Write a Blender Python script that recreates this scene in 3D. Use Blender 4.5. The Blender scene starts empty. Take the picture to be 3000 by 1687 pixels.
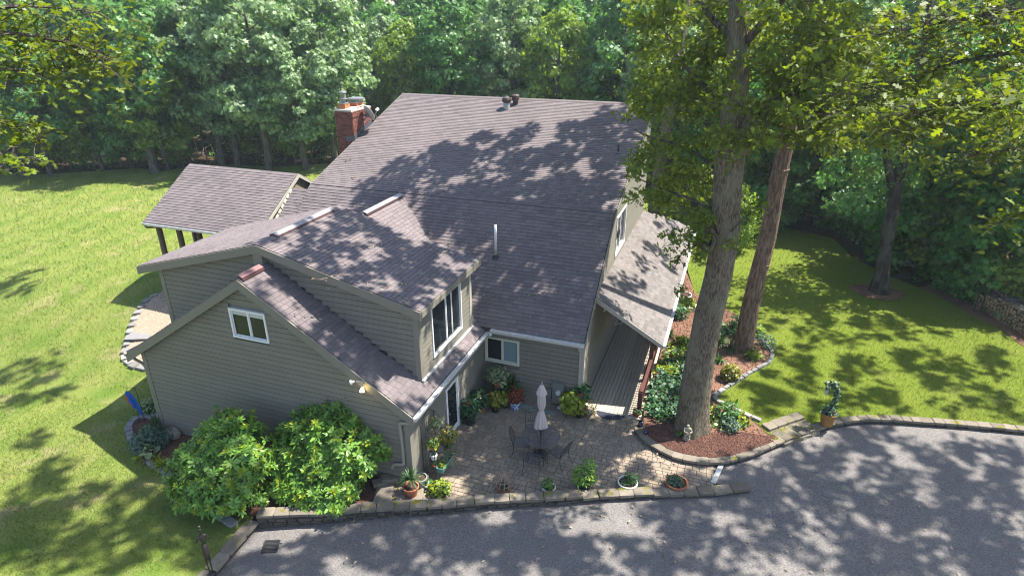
import bpy, bmesh, math, random
import numpy as np
from mathutils import Vector, Matrix, Euler
from mathutils.geometry import delaunay_2d_cdt

random.seed(7)
RNG = np.random.default_rng(11)
S = bpy.context.scene
COL = S.collection
pi = math.pi

# ------------------------------------------------------------------ camera
CAM_LOC = (4.09, -18.63, 13.21)
FPX, PITCH, YAW, ROLL = 1815.2, 23.874, 19.879, -0.209      # focal length in px of a 3000 px wide picture
cam = bpy.data.cameras.new('camera')
cam.sensor_width = 36.0
cam.lens = FPX / 3000 * 36.0
cam.clip_start, cam.clip_end = 0.1, 900
camo = bpy.data.objects.new('camera', cam)
COL.objects.link(camo)
Mz = Matrix.Rotation(math.radians(YAW), 3, 'Z') @ Matrix.Rotation(math.radians(90 - PITCH), 3, 'X') @ Matrix.Rotation(math.radians(ROLL), 3, 'Z')
camo.matrix_world = Matrix.Translation(CAM_LOC) @ Mz.to_4x4()
S.camera = camo
CV = Vector(CAM_LOC)

# ------------------------------------------------------------------ sky, sun, exposure
SUN = Vector((0.48, 0.33, 1.0)).normalized()
w = bpy.data.worlds.new('World'); S.world = w; w.use_nodes = True
nt = w.node_tree; nt.nodes.clear()
sky = nt.nodes.new('ShaderNodeTexSky'); sky.sky_type = 'NISHITA'; sky.sun_disc = False
sky.sun_elevation = math.asin(SUN.z); sky.sun_rotation = math.atan2(SUN.x, SUN.y)
bg = nt.nodes.new('ShaderNodeBackground'); bg.inputs[1].default_value = 0.112
wo = nt.nodes.new('ShaderNodeOutputWorld')
nt.links.new(sky.outputs[0], bg.inputs[0]); nt.links.new(bg.outputs[0], wo.inputs[0])
sl = bpy.data.lights.new('sun', 'SUN'); sl.energy = 5.0; sl.angle = math.radians(0.55); sl.color = (1.0, 0.95, 0.86)
so = bpy.data.objects.new('sun', sl); COL.objects.link(so)
so.location = (40, 30, 60); so.rotation_euler = SUN.to_track_quat('Z', 'Y').to_euler()
S.view_settings.view_transform = 'Standard'; S.view_settings.look = 'None'
S.view_settings.exposure = 1.5; S.view_settings.gamma = 1.0
S.view_settings.use_curve_mapping = False
S.render.engine = 'CYCLES'
S.cycles.use_denoising = True; S.cycles.filter_width = 1.1
S.cycles.max_bounces = 6; S.cycles.transparent_max_bounces = 6; S.cycles.diffuse_bounces = 3
S.cycles.caustics_reflective = False; S.cycles.caustics_refractive = False

# ------------------------------------------------------------------ where a point of the site lies (survey of the photograph)
def ray(u, v):
    return Mz @ Vector(((u - 1500) / FPX, -(v - 843.5) / FPX, -1.0))
def G(u, v, z=0.0):
    d = ray(u, v); return CV + d * ((z - CV.z) / d.z)
def GX(u, v, x):
    d = ray(u, v); return CV + d * ((x - CV.x) / d.x)
def GY(u, v, y):
    d = ray(u, v); return CV + d * ((y - CV.y) / d.y)
def GD(u, v, dist):
    d = ray(u, v); return CV + d * dist      # dist = depth along the view axis

# ------------------------------------------------------------------ materials
def mat(name, base, rough=0.7, var=0.0, isl=0.0, noise=None, bump=None, spec=0.4, metal=0.0, trans=0.0, tcol=None, emit=None, mottle=None, moss=None):
    """base colour with: var = per-object brightness spread, isl = per-piece brightness spread, noise = (scale, strength[, detail]) fine grain,
    mottle = (scale, colour, amount, lo, hi) patches of a second colour, bump = (scale, strength), trans = translucent share"""
    m = bpy.data.materials.new(name); m.use_nodes = True
    t = m.node_tree; n = t.nodes; L = t.links
    b = n['Principled BSDF']
    b.inputs['Roughness'].default_value = rough
    b.inputs['Specular IOR Level'].default_value = spec
    b.inputs['Metallic'].default_value = metal
    rgb = n.new('ShaderNodeRGB'); rgb.outputs[0].default_value = (*base, 1)
    col = rgb.outputs[0]
    tc = n.new('ShaderNodeTexCoord'); geo = n.new('ShaderNodeNewGeometry')
    pos = geo.outputs['Position']
    def mul(c, fac):
        x = n.new('ShaderNodeMix'); x.data_type = 'RGBA'; x.blend_type = 'MULTIPLY'; x.inputs[0].default_value = 1
        L.new(c, x.inputs[6]); L.new(fac, x.inputs[7]); return x.outputs[2]
    def rng(v, lo, hi, a=0.0, bb=1.0):
        r = n.new('ShaderNodeMapRange'); r.inputs[1].default_value = a; r.inputs[2].default_value = bb
        r.inputs[3].default_value = lo; r.inputs[4].default_value = hi; L.new(v, r.inputs[0]); return r.outputs[0]
    if var or isl:
        oi = n.new('ShaderNodeObjectInfo')
        a = n.new('ShaderNodeMath'); a.operation = 'ADD'
        L.new(geo.outputs['Random Per Island'], a.inputs[0]); L.new(oi.outputs['Random'], a.inputs[1])
        f = n.new('ShaderNodeMath'); f.operation = 'FRACT'; L.new(a.outputs[0], f.inputs[0])
        s = isl or var
        col = mul(col, rng(f.outputs[0], 1 - s, 1 + s))
    def noise_node(scale, detail=3, rough_=0.6):
        q = n.new('ShaderNodeTexNoise'); q.inputs['Scale'].default_value = scale; q.inputs['Detail'].default_value = detail
        q.inputs['Roughness'].default_value = rough_
        L.new(pos, q.inputs['Vector']); return q.outputs[0]
    for mt in ([mottle] if mottle and not isinstance(mottle, list) else (mottle or [])):
        sc, c2, amt, lo, hi = mt
        k = rng(noise_node(sc, 4), 0, amt, lo, hi)
        x = n.new('ShaderNodeMix'); x.data_type = 'RGBA'; L.new(k, x.inputs[0]); L.new(col, x.inputs[6]); x.inputs[7].default_value = (*c2, 1)
        col = x.outputs[2]
    if moss:
        sc, c2, lo, hi = moss
        k = rng(noise_node(sc, 5, 0.65), 0, 1, lo, hi)
        sep = n.new('ShaderNodeSeparateXYZ'); L.new(geo.outputs['Normal'], sep.inputs[0])
        k2 = n.new('ShaderNodeMath'); k2.operation = 'MULTIPLY'; L.new(k, k2.inputs[0]); L.new(rng(sep.outputs[2], 0.25, 1.0), k2.inputs[1])
        x = n.new('ShaderNodeMix'); x.data_type = 'RGBA'; L.new(k2.outputs[0], x.inputs[0]); L.new(col, x.inputs[6]); x.inputs[7].default_value = (*c2, 1)
        col = x.outputs[2]
    if noise:
        sc, st = noise[:2]
        col = mul(col, rng(noise_node(sc, noise[2] if len(noise) > 2 else 3), 1 - st, 1 + st, 0.25, 0.75))
    L.new(col, b.inputs['Base Color'])
    if bump:
        bn = n.new('ShaderNodeBump'); bn.inputs['Strength'].default_value = bump[1]; bn.inputs['Distance'].default_value = 0.02
        L.new(noise_node(bump[0], 3), bn.inputs['Height']); L.new(bn.outputs[0], b.inputs['Normal'])
    if emit:
        b.inputs['Emission Color'].default_value = (*emit[0], 1); b.inputs['Emission Strength'].default_value = emit[1]
    if trans:
        tr = n.new('ShaderNodeBsdfTranslucent'); ms = n.new('ShaderNodeMixShader'); ms.inputs[0].default_value = trans
        tq = n.new('ShaderNodeRGB'); tq.outputs[0].default_value = (*(tcol or (1.2, 1.15, 0.6)), 1)
        c3 = mul(col, tq.outputs[0])
        L.new(c3, tr.inputs[0])
        out = n['Material Output']
        L.new(b.outputs[0], ms.inputs[1]); L.new(tr.outputs[0], ms.inputs[2]); L.new(ms.outputs[0], out.inputs[0])
    return m

def bark(name, c1, c2, lich=None, sc=7.0):
    m = bpy.data.materials.new(name); m.use_nodes = True
    t = m.node_tree; n = t.nodes; L = t.links; b = n['Principled BSDF']; b.inputs['Roughness'].default_value = 0.9
    b.inputs['Specular IOR Level'].default_value = 0.15
    geo = n.new('ShaderNodeNewGeometry')
    mp = n.new('ShaderNodeMapping'); mp.inputs['Scale'].default_value = (1, 1, 0.17); L.new(geo.outputs['Position'], mp.inputs[0])
    q = n.new('ShaderNodeTexNoise'); q.inputs['Scale'].default_value = sc; q.inputs['Detail'].default_value = 5; q.inputs['Roughness'].default_value = 0.65
    q.inputs['Distortion'].default_value = 0.6
    L.new(mp.outputs[0], q.inputs['Vector'])
    r = n.new('ShaderNodeValToRGB'); r.color_ramp.elements[0].position = 0.38; r.color_ramp.elements[1].position = 0.62
    r.color_ramp.elements[0].color = (*c1, 1); r.color_ramp.elements[1].color = (*c2, 1); L.new(q.outputs[0], r.inputs[0])
    col = r.outputs[0]
    if lich:
        q2 = n.new('ShaderNodeTexNoise'); q2.inputs['Scale'].default_value = 1.6; q2.inputs['Detail'].default_value = 6; L.new(geo.outputs['Position'], q2.inputs['Vector'])
        mr = n.new('ShaderNodeMapRange'); mr.inputs[1].default_value = 0.48; mr.inputs[2].default_value = 0.62; mr.inputs[4].default_value = 0.5; L.new(q2.outputs[0], mr.inputs[0])
        x = n.new('ShaderNodeMix'); x.data_type = 'RGBA'; L.new(mr.outputs[0], x.inputs[0]); L.new(col, x.inputs[6]); x.inputs[7].default_value = (*lich, 1); col = x.outputs[2]
    L.new(col, b.inputs['Base Color'])
    bn = n.new('ShaderNodeBump'); bn.inputs['Strength'].default_value = 1.0; bn.inputs['Distance'].default_value = 0.12
    L.new(q.outputs[0], bn.inputs['Height']); L.new(bn.outputs[0], b.inputs['Normal'])
    return m

def leafmat(name, base, var=0.35, trans=0.35, rough=0.45, tcol=(1.25, 1.15, 0.4), spec=0.5, noise=None):
    return mat(name, base, rough=rough, isl=var, trans=trans, tcol=tcol, spec=spec, noise=noise)

M = dict(
    siding=mat('siding_paint', (0.172, 0.159, 0.127), 0.65, var=0.05, noise=(1.7, 0.06), bump=(60, 0.05)),
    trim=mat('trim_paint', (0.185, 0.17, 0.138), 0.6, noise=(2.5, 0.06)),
    trimlit=mat('pale_sunlit_trim_paint', (0.36, 0.33, 0.27), 0.6, noise=(2.5, 0.06)),  # paler copy of the trim paint, sunlight put into the colour
    shingle=mat('asphalt_shingle', (0.152, 0.128, 0.130), 0.92, isl=0.15, noise=(160, 0.22, 2), mottle=[(0.55, (0.188, 0.158, 0.156), 0.5, 0.45, 0.7), (0.22, (0.105, 0.090, 0.094), 0.45, 0.5, 0.7)], spec=0.15, bump=(220, 0.1)),
    shingleporch=mat('porch_shingle', (0.150, 0.134, 0.127), 0.9, isl=0.18, noise=(160, 0.22, 2), spec=0.15, bump=(220, 0.25)),
    deckroof=mat('roof_underlay', (0.05, 0.045, 0.045), 0.9),
    ridgevent=mat('ridge_vent_metal', (0.24, 0.22, 0.225), 0.5, noise=(5, 0.1)),
    ridgedark=mat('ridge_vent_underside', (0.09, 0.045, 0.045), 0.6),
    ridgered=mat('red_ridge_vent', (0.20, 0.105, 0.105), 0.6, noise=(6, 0.15)),
    gutter=mat('gutter_white', (0.52, 0.51, 0.50), 0.45, noise=(6, 0.12)),
    dspout=mat('downspout_tan', (0.26, 0.235, 0.19), 0.5, noise=(5, 0.08)),
    white=mat('white_vinyl', (0.72, 0.72, 0.69), 0.4, noise=(3, 0.04)),
    cream=mat('cream_vinyl', (0.56, 0.55, 0.44), 0.45, noise=(3, 0.05)),
    glass=mat('window_glass', (0.012, 0.016, 0.02), 0.03, spec=0.35),
    frosted=mat('frosted_glass', (0.16, 0.24, 0.26), 0.25, spec=0.8),
    curtain=mat('curtain', (0.5, 0.5, 0.47), 0.8),
    inner=mat('room_shade', (0.03, 0.025, 0.02), 0.9),
    brick=mat('chimney_brick', (0.17, 0.062, 0.045), 0.85, isl=0.35, noise=(40, 0.15)),
    mortar=mat('mortar', (0.26, 0.20, 0.165), 0.9, noise=(50, 0.12)),
    concrete=mat('pale_concrete', (0.46, 0.42, 0.36), 0.85, noise=(14, 0.14)),
    clay=mat('flue_clay', (0.42, 0.15, 0.06), 0.7, noise=(10, 0.15)),
    galv=mat('galvanised_steel', (0.27, 0.27, 0.265), 0.4, metal=0.6, noise=(9, 0.2)),
    flash=mat('lead_flashing', (0.10, 0.105, 0.125), 0.45, metal=0.4, noise=(12, 0.15)),
    rustdark=mat('rusty_dark_metal', (0.06, 0.04, 0.035), 0.6, noise=(20, 0.3)),
    dish=mat('dish_grey', (0.33, 0.32, 0.30), 0.5),
    black=mat('black_iron', (0.018, 0.018, 0.02), 0.45, spec=0.5),
    patiometal=mat('grey_mesh_metal', (0.075, 0.075, 0.085), 0.4, spec=0.6),
    pvc=mat('white_pipe', (0.62, 0.62, 0.57), 0.5),
    plank=mat('deck_plank', (0.40, 0.34, 0.265), 0.75, var=0.12, noise=(9, 0.10), bump=(40, 0.1)),
    rail=mat('red_brown_rail', (0.085, 0.032, 0.026), 0.5, noise=(6, 0.15)),
    rim=mat('tan_rim_board', (0.34, 0.28, 0.20), 0.7, noise=(5, 0.12)),
    log=mat('log_post', (0.15, 0.085, 0.042), 0.7, noise=(6, 0.25)),
    sunwall=mat('brown_gable', (0.22, 0.17, 0.12), 0.8, noise=(3, 0.12)),
    paver=mat('paver', (0.250, 0.200, 0.152), 0.9, var=0.13, noise=(30, 0.14), spec=0.2, bump=(90, 0.2), mottle=(0.9, (0.14, 0.13, 0.10), 0.5, 0.5, 0.75)),
    joint=mat('paver_joint', (0.085, 0.07, 0.05), 0.95, noise=(20, 0.2)),
    cap=mat('wall_cap_stone', (0.170, 0.145, 0.115), 0.9, var=0.22, noise=(14, 0.16), bump=(30, 0.4), moss=(3.2, (0.14, 0.13, 0.014), 0.57, 0.63), spec=0.2),
    stone=mat('wall_stone', (0.080, 0.070, 0.060), 0.95, var=0.35, noise=(16, 0.25), bump=(24, 0.6), moss=(3.0, (0.06, 0.065, 0.02), 0.58, 0.72), spec=0.15),
    paleedge=mat('pale_edging_stone', (0.20, 0.195, 0.185), 0.9, var=0.28, noise=(14, 0.15), bump=(30, 0.4), spec=0.2),
    rock=mat('field_rock', (0.22, 0.19, 0.15), 0.95, var=0.2, noise=(9, 0.25), bump=(12, 0.6), spec=0.15),
    mulch=mat('bark_mulch', (0.088, 0.045, 0.034), 1.0, noise=(34, 0.6, 5), bump=(40, 1.0), spec=0.1, mottle=(1.5, (0.16, 0.085, 0.06), 0.7, 0.45, 0.7)),
    needle=mat('pine_straw', (0.185, 0.105, 0.072), 1.0, noise=(30, 0.5, 5), bump=(40, 1.0), spec=0.1, mottle=(1.2, (0.12, 0.065, 0.045), 0.8, 0.42, 0.62)),
    gravel=mat('pea_gravel', (0.44, 0.34, 0.25), 0.95, isl=0.4, noise=(26, 0.35, 4), bump=(40, 0.8), spec=0.2),
    litter=mat('leaf_litter', (0.075, 0.045, 0.028), 1.0, noise=(9, 0.55, 5), bump=(14, 0.8), spec=0.1, mottle=(0.35, (0.04, 0.05, 0.016), 0.8, 0.47, 0.62)),
    asphalt=mat('asphalt', (0.150, 0.137, 0.129), 0.9, noise=(24, 0.55, 5), bump=(50, 0.6), spec=0.25, mottle=[(0.35, (0.125, 0.118, 0.115), 0.6, 0.45, 0.65), (1.3, (0.21, 0.193, 0.18), 0.4, 0.55, 0.7)]),
    whitestrip=mat('white_threshold', (0.55, 0.54, 0.50), 0.8, noise=(7, 0.18)),
    terracotta=mat('terracotta', (0.36, 0.12, 0.055), 0.75, noise=(9, 0.18)),
    ochrepot=mat('ochre_glazed_pot', (0.27, 0.13, 0.035), 0.4, noise=(7, 0.3)),
    greypot=mat('grey_pot', (0.20, 0.19, 0.19), 0.6, noise=(9, 0.15)),
    blackpot=mat('black_pot', (0.02, 0.02, 0.02), 0.5),
    whitepot=mat('white_pot', (0.62, 0.60, 0.56), 0.5, noise=(9, 0.12)),
    bluepot=mat('blue_white_glaze', (0.62, 0.66, 0.72), 0.15, mottle=(16, (0.02, 0.07, 0.32), 1.0, 0.47, 0.53), spec=0.6),
    cobalt=mat('cobalt_glaze', (0.012, 0.016, 0.06), 0.12, spec=0.8),
    teal=mat('teal_plastic', (0.065, 0.20, 0.175), 0.45, noise=(6, 0.1)),
    redpot=mat('red_pot', (0.25, 0.035, 0.025), 0.5),
    soil=mat('potting_soil', (0.055, 0.03, 0.022), 1.0, noise=(60, 0.4)),
    fabric=mat('umbrella_canvas', (0.50, 0.43, 0.41), 0.9, noise=(30, 0.06), trans=0.12, tcol=(1, 1, 1)),
    fabric2=mat('umbrella_lining', (0.40, 0.31, 0.20), 0.9),
    metergrey=mat('meter_box_grey', (0.17, 0.165, 0.155), 0.5, noise=(4, 0.08)),
    mat_rug=mat('doormat', (0.03, 0.035, 0.055), 0.95, noise=(40, 0.8, 4), bump=(90, 1)),
    drain=mat('trench_grate', (0.22, 0.29, 0.25), 0.7, noise=(12, 0.15)),
    irongrate=mat('drain_iron', (0.030, 0.029, 0.031), 0.8, spec=0.25),
    holeshade=mat('hole_shade', (0.004, 0.004, 0.004), 1.0),  # near-black, the shade inside holes put into the colour
    bronze=mat('dark_bronze', (0.022, 0.019, 0.018), 0.45, metal=0.3, noise=(30, 0.3)),
    statue=mat('weathered_stone', (0.26, 0.235, 0.17), 0.95, noise=(12, 0.3), bump=(20, 0.5)),
    blueflag=mat('blue_flag', (0.012, 0.09, 0.42), 0.7, trans=0.15, tcol=(1, 1, 1)),
    orange=mat('orange_flag', (0.45, 0.10, 0.03), 0.7),
    twig=mat('twig', (0.30, 0.20, 0.15), 0.8, var=0.2, noise=(20, 0.2)),
    branchwood=bark('branch_bark', (0.05, 0.04, 0.033), (0.15, 0.125, 0.105), None, 9),
    lampon=mat('lit_bulb', (0.9, 0.8, 0.5), 0.3, emit=((1.0, 0.78, 0.32), 9.0)),
    bulb=mat('clear_bulb', (0.38, 0.39, 0.4), 0.1, spec=0.8),
    oakbark=bark('oak_bark', (0.075, 0.06, 0.045), (0.29, 0.235, 0.165), (0.27, 0.255, 0.175), 30),
    pinebark=bark('pine_bark', (0.085, 0.054, 0.038), (0.27, 0.185, 0.13), None, 15),
    woodsbark=bark('woods_bark', (0.045, 0.037, 0.03), (0.15, 0.128, 0.105), (0.14, 0.14, 0.11), 7),
    darkbark=bark('dark_bark', (0.02, 0.016, 0.013), (0.07, 0.055, 0.045), (0.12, 0.12, 0.10), 7),
    logend=mat('log_end', (0.30, 0.20, 0.12), 0.9, var=0.3, noise=(14, 0.3)),
    firelog=bark('firewood_bark', (0.06, 0.05, 0.045), (0.17, 0.14, 0.12), None, 7),
    # foliage
    wood1=leafmat('woods_leaf', (0.110, 0.250, 0.068), 0.45, trans=0.46, tcol=(1.25, 1.2, 0.5)),
    wood2=leafmat('silvery_leaf', (0.205, 0.310, 0.140), 0.40, rough=0.5, trans=0.40, tcol=(1.2, 1.2, 0.6)),
    wood3=leafmat('yellow_green_leaf', (0.200, 0.310, 0.040), 0.40, trans=0.52),
    wood4=leafmat('deep_green_leaf', (0.090, 0.235, 0.040), 0.45, trans=0.5),
    oakleaf=leafmat('oak_leaf', (0.140, 0.205, 0.026), 0.45, trans=0.5, rough=0.5, tcol=(1.5, 1.3, 0.3), spec=0.28),
    olive=leafmat('olive_oak_leaf', (0.125, 0.165, 0.018), 0.45, trans=0.5, rough=0.52, tcol=(1.35, 1.3, 0.3), spec=0.28),
    rhodo=leafmat('rhododendron_leaf', (0.125, 0.255, 0.032), 0.42, trans=0.28, rough=0.5, tcol=(1.3, 1.3, 0.3)),
    lime=leafmat('lime_leaf', (0.22, 0.28, 0.012), 0.35, trans=0.3, tcol=(1.2, 1.2, 0.3)),
    midgreen=leafmat('mid_green_leaf', (0.055, 0.150, 0.030), 0.35, trans=0.25),
    deepgreen=leafmat('dark_glossy_leaf', (0.022, 0.085, 0.028), 0.35, trans=0.15, rough=0.5),
    bluegreen=leafmat('blue_green_leaf', (0.055, 0.115, 0.070), 0.35, trans=0.2, rough=0.6),
    pale=leafmat('variegated_leaf', (0.22, 0.27, 0.13), 0.45, trans=0.2),
    yellow=leafmat('golden_leaf', (0.21, 0.20, 0.02), 0.4, trans=0.3),
    rust=leafmat('copper_leaf', (0.24, 0.045, 0.012), 0.45, trans=0.25, tcol=(1.3, 0.8, 0.4)),
    flower=mat('red_petal', (0.6, 0.015, 0.02), 0.5, isl=0.2),
    strap=leafmat('strap_leaf', (0.060, 0.125, 0.045), 0.4, trans=0.25),
    grassblade=leafmat('grass_blade', (0.125, 0.182, 0.020), 0.4, trans=0.3, rough=0.55, spec=0.3),
)

# ------------------------------------------------------------------ object plumbing
def link(o, parent=None):
    COL.objects.link(o)
    if parent is not None: o.parent = parent
    return o
def tag(o, label=None, cat=None, group=None, kind=None):
    if label: o['label'] = label
    if cat: o['category'] = cat
    if group: o['group'] = group
    if kind: o['kind'] = kind
    return o
def thing(name, label, cat, loc=(0, 0, 0), rz=0.0, group=None):
    o = bpy.data.objects.new(name, None); o.location = loc; o.rotation_euler = (0, 0, rz); o.empty_display_size = 0.2
    link(o); return tag(o, label, cat, group)
def copy_tree(o, parent=None):
    c = o.copy(); link(c); c.parent = parent
    for ch in o.children: copy_tree(ch, c)
    return c

class MB:
    def __init__(s): s.v = []; s.f = []; s.mi = []
    def add(s, vs, fs, mi=0):
        b = len(s.v); s.v += [tuple(v) for v in vs]; s.f += [[b + i for i in f] for f in fs]; s.mi += [mi] * len(fs); return s
    def box(s, c, d, rz=0.0, mtx=None, mi=0, nobottom=False):
        x, y, z = d[0] / 2, d[1] / 2, d[2] / 2
        vs = [Vector(p) for p in ((-x, -y, -z), (x, -y, -z), (x, y, -z), (-x, y, -z), (-x, -y, z), (x, -y, z), (x, y, z), (-x, y, z))]
        R = mtx if mtx is not None else Matrix.Rotation(rz, 3, 'Z')
        vs = [R @ v + Vector(c) for v in vs]
        fs = [(3, 2, 1, 0), (4, 5, 6, 7), (0, 1, 5, 4), (1, 2, 6, 5), (2, 3, 7, 6), (3, 0, 4, 7)]
        return s.add(vs, fs[1:] if nobottom else fs, mi)
    def bar(s, a, b, wd, ht, mi=0, up=(0, 0, 1)):
        a, b = Vector(a), Vector(b); d = b - a; L = d.length; d.normalize()
        u = Vector(up); sx = d.cross(u)
        if sx.length < 1e-4: sx = d.cross(Vector((1, 0, 0)))
        sx.normalize(); uz = sx.cross(d)
        R = Matrix((d, -sx, uz)).transposed()
        return s.box((a + b) / 2, (L, wd, ht), mtx=R, mi=mi)
    def quad(s, a, b, c, d, mi=0): return s.add([a, b, c, d], [(0, 1, 2, 3)], mi)
    def prism(s, poly, ext, mi=0):
        """poly: list of 3-D points (planar), ext: extrusion vector"""
        n = len(poly); e = Vector(ext); P = [Vector(p) for p in poly]
        vs = P + [p + e for p in P]
        fs = [list(range(n))[::-1], list(range(n, 2 * n))] + [(i, (i + 1) % n, n + (i + 1) % n, n + i) for i in range(n)]
        return s.add(vs, fs, mi)
    def tube(s, pts, r, seg=6, mi=0, caps=True):
        pts = [Vector(p) for p in pts]; n = len(pts); rs = r if isinstance(r, (list, tuple)) else [r] * n
        vs = []; prev = None
        for i, p in enumerate(pts):
            d = (pts[min(i + 1, n - 1)] - pts[max(i - 1, 0)]).normalized()
            if prev is None:
                a = d.cross(Vector((0, 0, 1)))
                if a.length < 1e-3: a = d.cross(Vector((1, 0, 0)))
            else:
                a = prev - d * prev.dot(d)
            a.normalize(); prev = a; b = d.cross(a)
            for k in range(seg):
                t = 2 * pi * k / seg; vs.append(p + (a * math.cos(t) + b * math.sin(t)) * rs[i])
        fs = [(i * seg + k, i * seg + (k + 1) % seg, (i + 1) * seg + (k + 1) % seg, (i + 1) * seg + k) for i in range(n - 1) for k in range(seg)]
        if caps: fs += [tuple(range(seg))[::-1], tuple(range((n - 1) * seg, n * seg))]
        return s.add(vs, fs, mi)
    def lathe(s, prof, seg=16, c=(0, 0, 0), mi=0, ripple=0, rip_n=8, cap=True):
        c = Vector(c); vs = []
        for (r, z) in prof:
            for k in range(seg):
                t = 2 * pi * k / seg; rr = r * (1 + ripple * math.cos(rip_n * t)) if ripple else r
                vs.append(c + Vector((rr * math.cos(t), rr * math.sin(t), z)))
        n = len(prof)
        fs = [(i * seg + k, i * seg + (k + 1) % seg, (i + 1) * seg + (k + 1) % seg, (i + 1) * seg + k) for i in range(n - 1) for k in range(seg)]
        if cap: fs += [tuple(range(seg))[::-1], tuple(range((n - 1) * seg, n * seg))]
        return s.add(vs, fs, mi)
    def sphere(s, c, r, seg=10, rings=6, sc=(1, 1, 1), mi=0):
        prof = [(max(1e-3, math.sin(pi * i / rings)), -math.cos(pi * i / rings)) for i in range(rings + 1)]
        b = len(s.v); s.lathe(prof, seg, mi=mi)
        for i in range(b, len(s.v)):
            v = s.v[i]; s.v[i] = (c[0] + v[0] * r * sc[0], c[1] + v[1] * r * sc[1], c[2] + v[2] * r * sc[2])
        return s
    def mesh(s, name, mats, smooth=False):
        me = bpy.data.meshes.new(name); me.from_pydata(s.v, [], s.f); me.update()
        ms = mats if isinstance(mats, (list, tuple)) else [mats]
        for m in ms: me.materials.append(m)
        if len(ms) > 1: me.polygons.foreach_set('material_index', s.mi)
        if smooth: me.shade_smooth()
        return me
    def build(s, name, mats, parent=None, smooth=False, loc=None):
        o = bpy.data.objects.new(name, s.mesh(name, mats, smooth)); link(o, parent)
        if loc is not None: o.location = loc
        return o

def np_mesh(name, V, k, material, extra=None):
    """V: (n*k,3) vertices, polygons of k consecutive vertices"""
    n = len(V) // k
    me = bpy.data.meshes.new(name)
    me.vertices.add(n * k); me.vertices.foreach_set('co', np.ascontiguousarray(V, dtype=np.float32).ravel())
    me.loops.add(n * k); me.loops.foreach_set('vertex_index', np.arange(n * k, dtype=np.int32))
    me.polygons.add(n); me.polygons.foreach_set('loop_start', np.arange(0, n * k, k, dtype=np.int32))
    me.update(calc_edges=True)
    if isinstance(material, (list, tuple)):
        for m in material: me.materials.append(m)
    else: me.materials.append(material)
    return me

LEAF = {
    'diamond': np.array([(0, 0, 0), (0.28, 0.45, 0.05), (0, 1, 0), (-0.28, 0.45, 0.05)]),
    'oval': np.array([(0, 0, 0), (0.17, 0.3, 0.03), (0.16, 0.7, 0.03), (0, 1, -0.05), (-0.16, 0.7, 0.03), (-0.17, 0.3, 0.03)]),
    'round': np.array([(0, 0, 0), (0.36, 0.15, 0.04), (0.45, 0.6, 0.05), (0, 1, -0.04), (-0.45, 0.6, 0.05), (-0.36, 0.15, 0.04)]),
    'oak': np.array([(0, 0, 0), (0.07, 0.18, 0.01), (0.27, 0.30, 0.04), (0.10, 0.38, 0.01), (0.38, 0.62, 0.05), (0.11, 0.62, 0.01), (0.20, 0.90, 0.03), (0, 1, -0.03),
                     (-0.20, 0.90, 0.03), (-0.11, 0.62, 0.01), (-0.38, 0.62, 0.05), (-0.10, 0.38, 0.01), (-0.27, 0.30, 0.04), (-0.07, 0.18, 0.01)]),
    'cluster': np.array([(0, 0, 0), (0.42, 0.12, 0.05), (0.2, 0.34, 0), (0.5, 0.62, 0.08), (0.16, 0.62, 0), (0.14, 1.0, -0.05), (-0.1, 0.66, 0), (-0.46, 0.8, 0.08), (-0.2, 0.42, 0), (-0.44, 0.22, 0.05)]),
    'blade': np.array([(-0.035, 0, 0), (0.035, 0, 0), (0.03, 0.5, 0.0), (0, 1, -0.12), (-0.03, 0.5, 0.0)]),
}
def leaf_verts(P, N, size, shape, rng=RNG, spin=None):
    """leaf polygons at points P, blade normals N, lengths size"""
    P = np.asarray(P, float); n = len(P)
    N = np.asarray(N, float); N = N / (np.linalg.norm(N, axis=1, keepdims=True) + 1e-9)
    a = rng.normal(size=(n, 3)) if spin is None else np.asarray(spin, float)
    T = a - N * (a * N).sum(1, keepdims=True); T /= (np.linalg.norm(T, axis=1, keepdims=True) + 1e-9)
    B = np.cross(N, T)
    s = np.broadcast_to(np.asarray(size, float).reshape(-1, 1, 1), (n, 1, 1))
    L = LEAF[shape]
    V = P[:, None, :] + s * (L[None, :, 0:1] * B[:, None, :] + L[None, :, 1:2] * T[:, None, :] + L[None, :, 2:3] * N[:, None, :])
    return V.reshape(-1, 3), len(L)
def leaves_obj(name, P, N, size, shape, material, parent=None, kind=None, spin=None):
    V, k = leaf_verts(P, N, size, shape, spin=spin)
    o = bpy.data.objects.new(name, np_mesh(name, V, k, material)); link(o, parent)
    if kind: o['kind'] = kind
    return o
def ball(n, c, r, flat=1.0, rng=RNG, shell=0.0):
    d = rng.normal(size=(n, 3)); d /= np.linalg.norm(d, axis=1, keepdims=True)
    q = (shell + (1 - shell) * rng.random((n, 1))) ** (1 / 2.2)
    p = d * q * np.array([r, r, r * flat]); return p + np.asarray(c), d
def upnorm(n, up=1.0, rng=RNG, out=None, ow=0.0):
    N = rng.normal(size=(n, 3)) * 0.6; N[:, 2] += up
    if out is not None: N += np.asarray(out) * ow
    return N
# ------------------------------------------------------------------ lie of the land
def hl(x, y):
    z = float(np.interp(x, [-70, -30, -15, -8, 0, 4, 25, 60], [-0.6, -0.45, -0.35, -0.08, 0.1, 0.16, 0.2, 0.3]))
    k = float(np.interp(x, [-20, -14, 0], [1, .85, 0])) * float(np.interp(y, [-5, 0.5, 8, 25], [0, 1.45, 1.6, 1.6]))      # the left lawn climbs towards the woods
    return z + k + 0.05 * math.sin(x * 0.21 + 1) * math.cos(y * 0.17)
def dz(x, y):
    return float(np.interp(x, [-9, -7.2, -2.5, 3, 20], [-0.30, -0.24, -0.06, -0.03, 0.0]))

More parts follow.
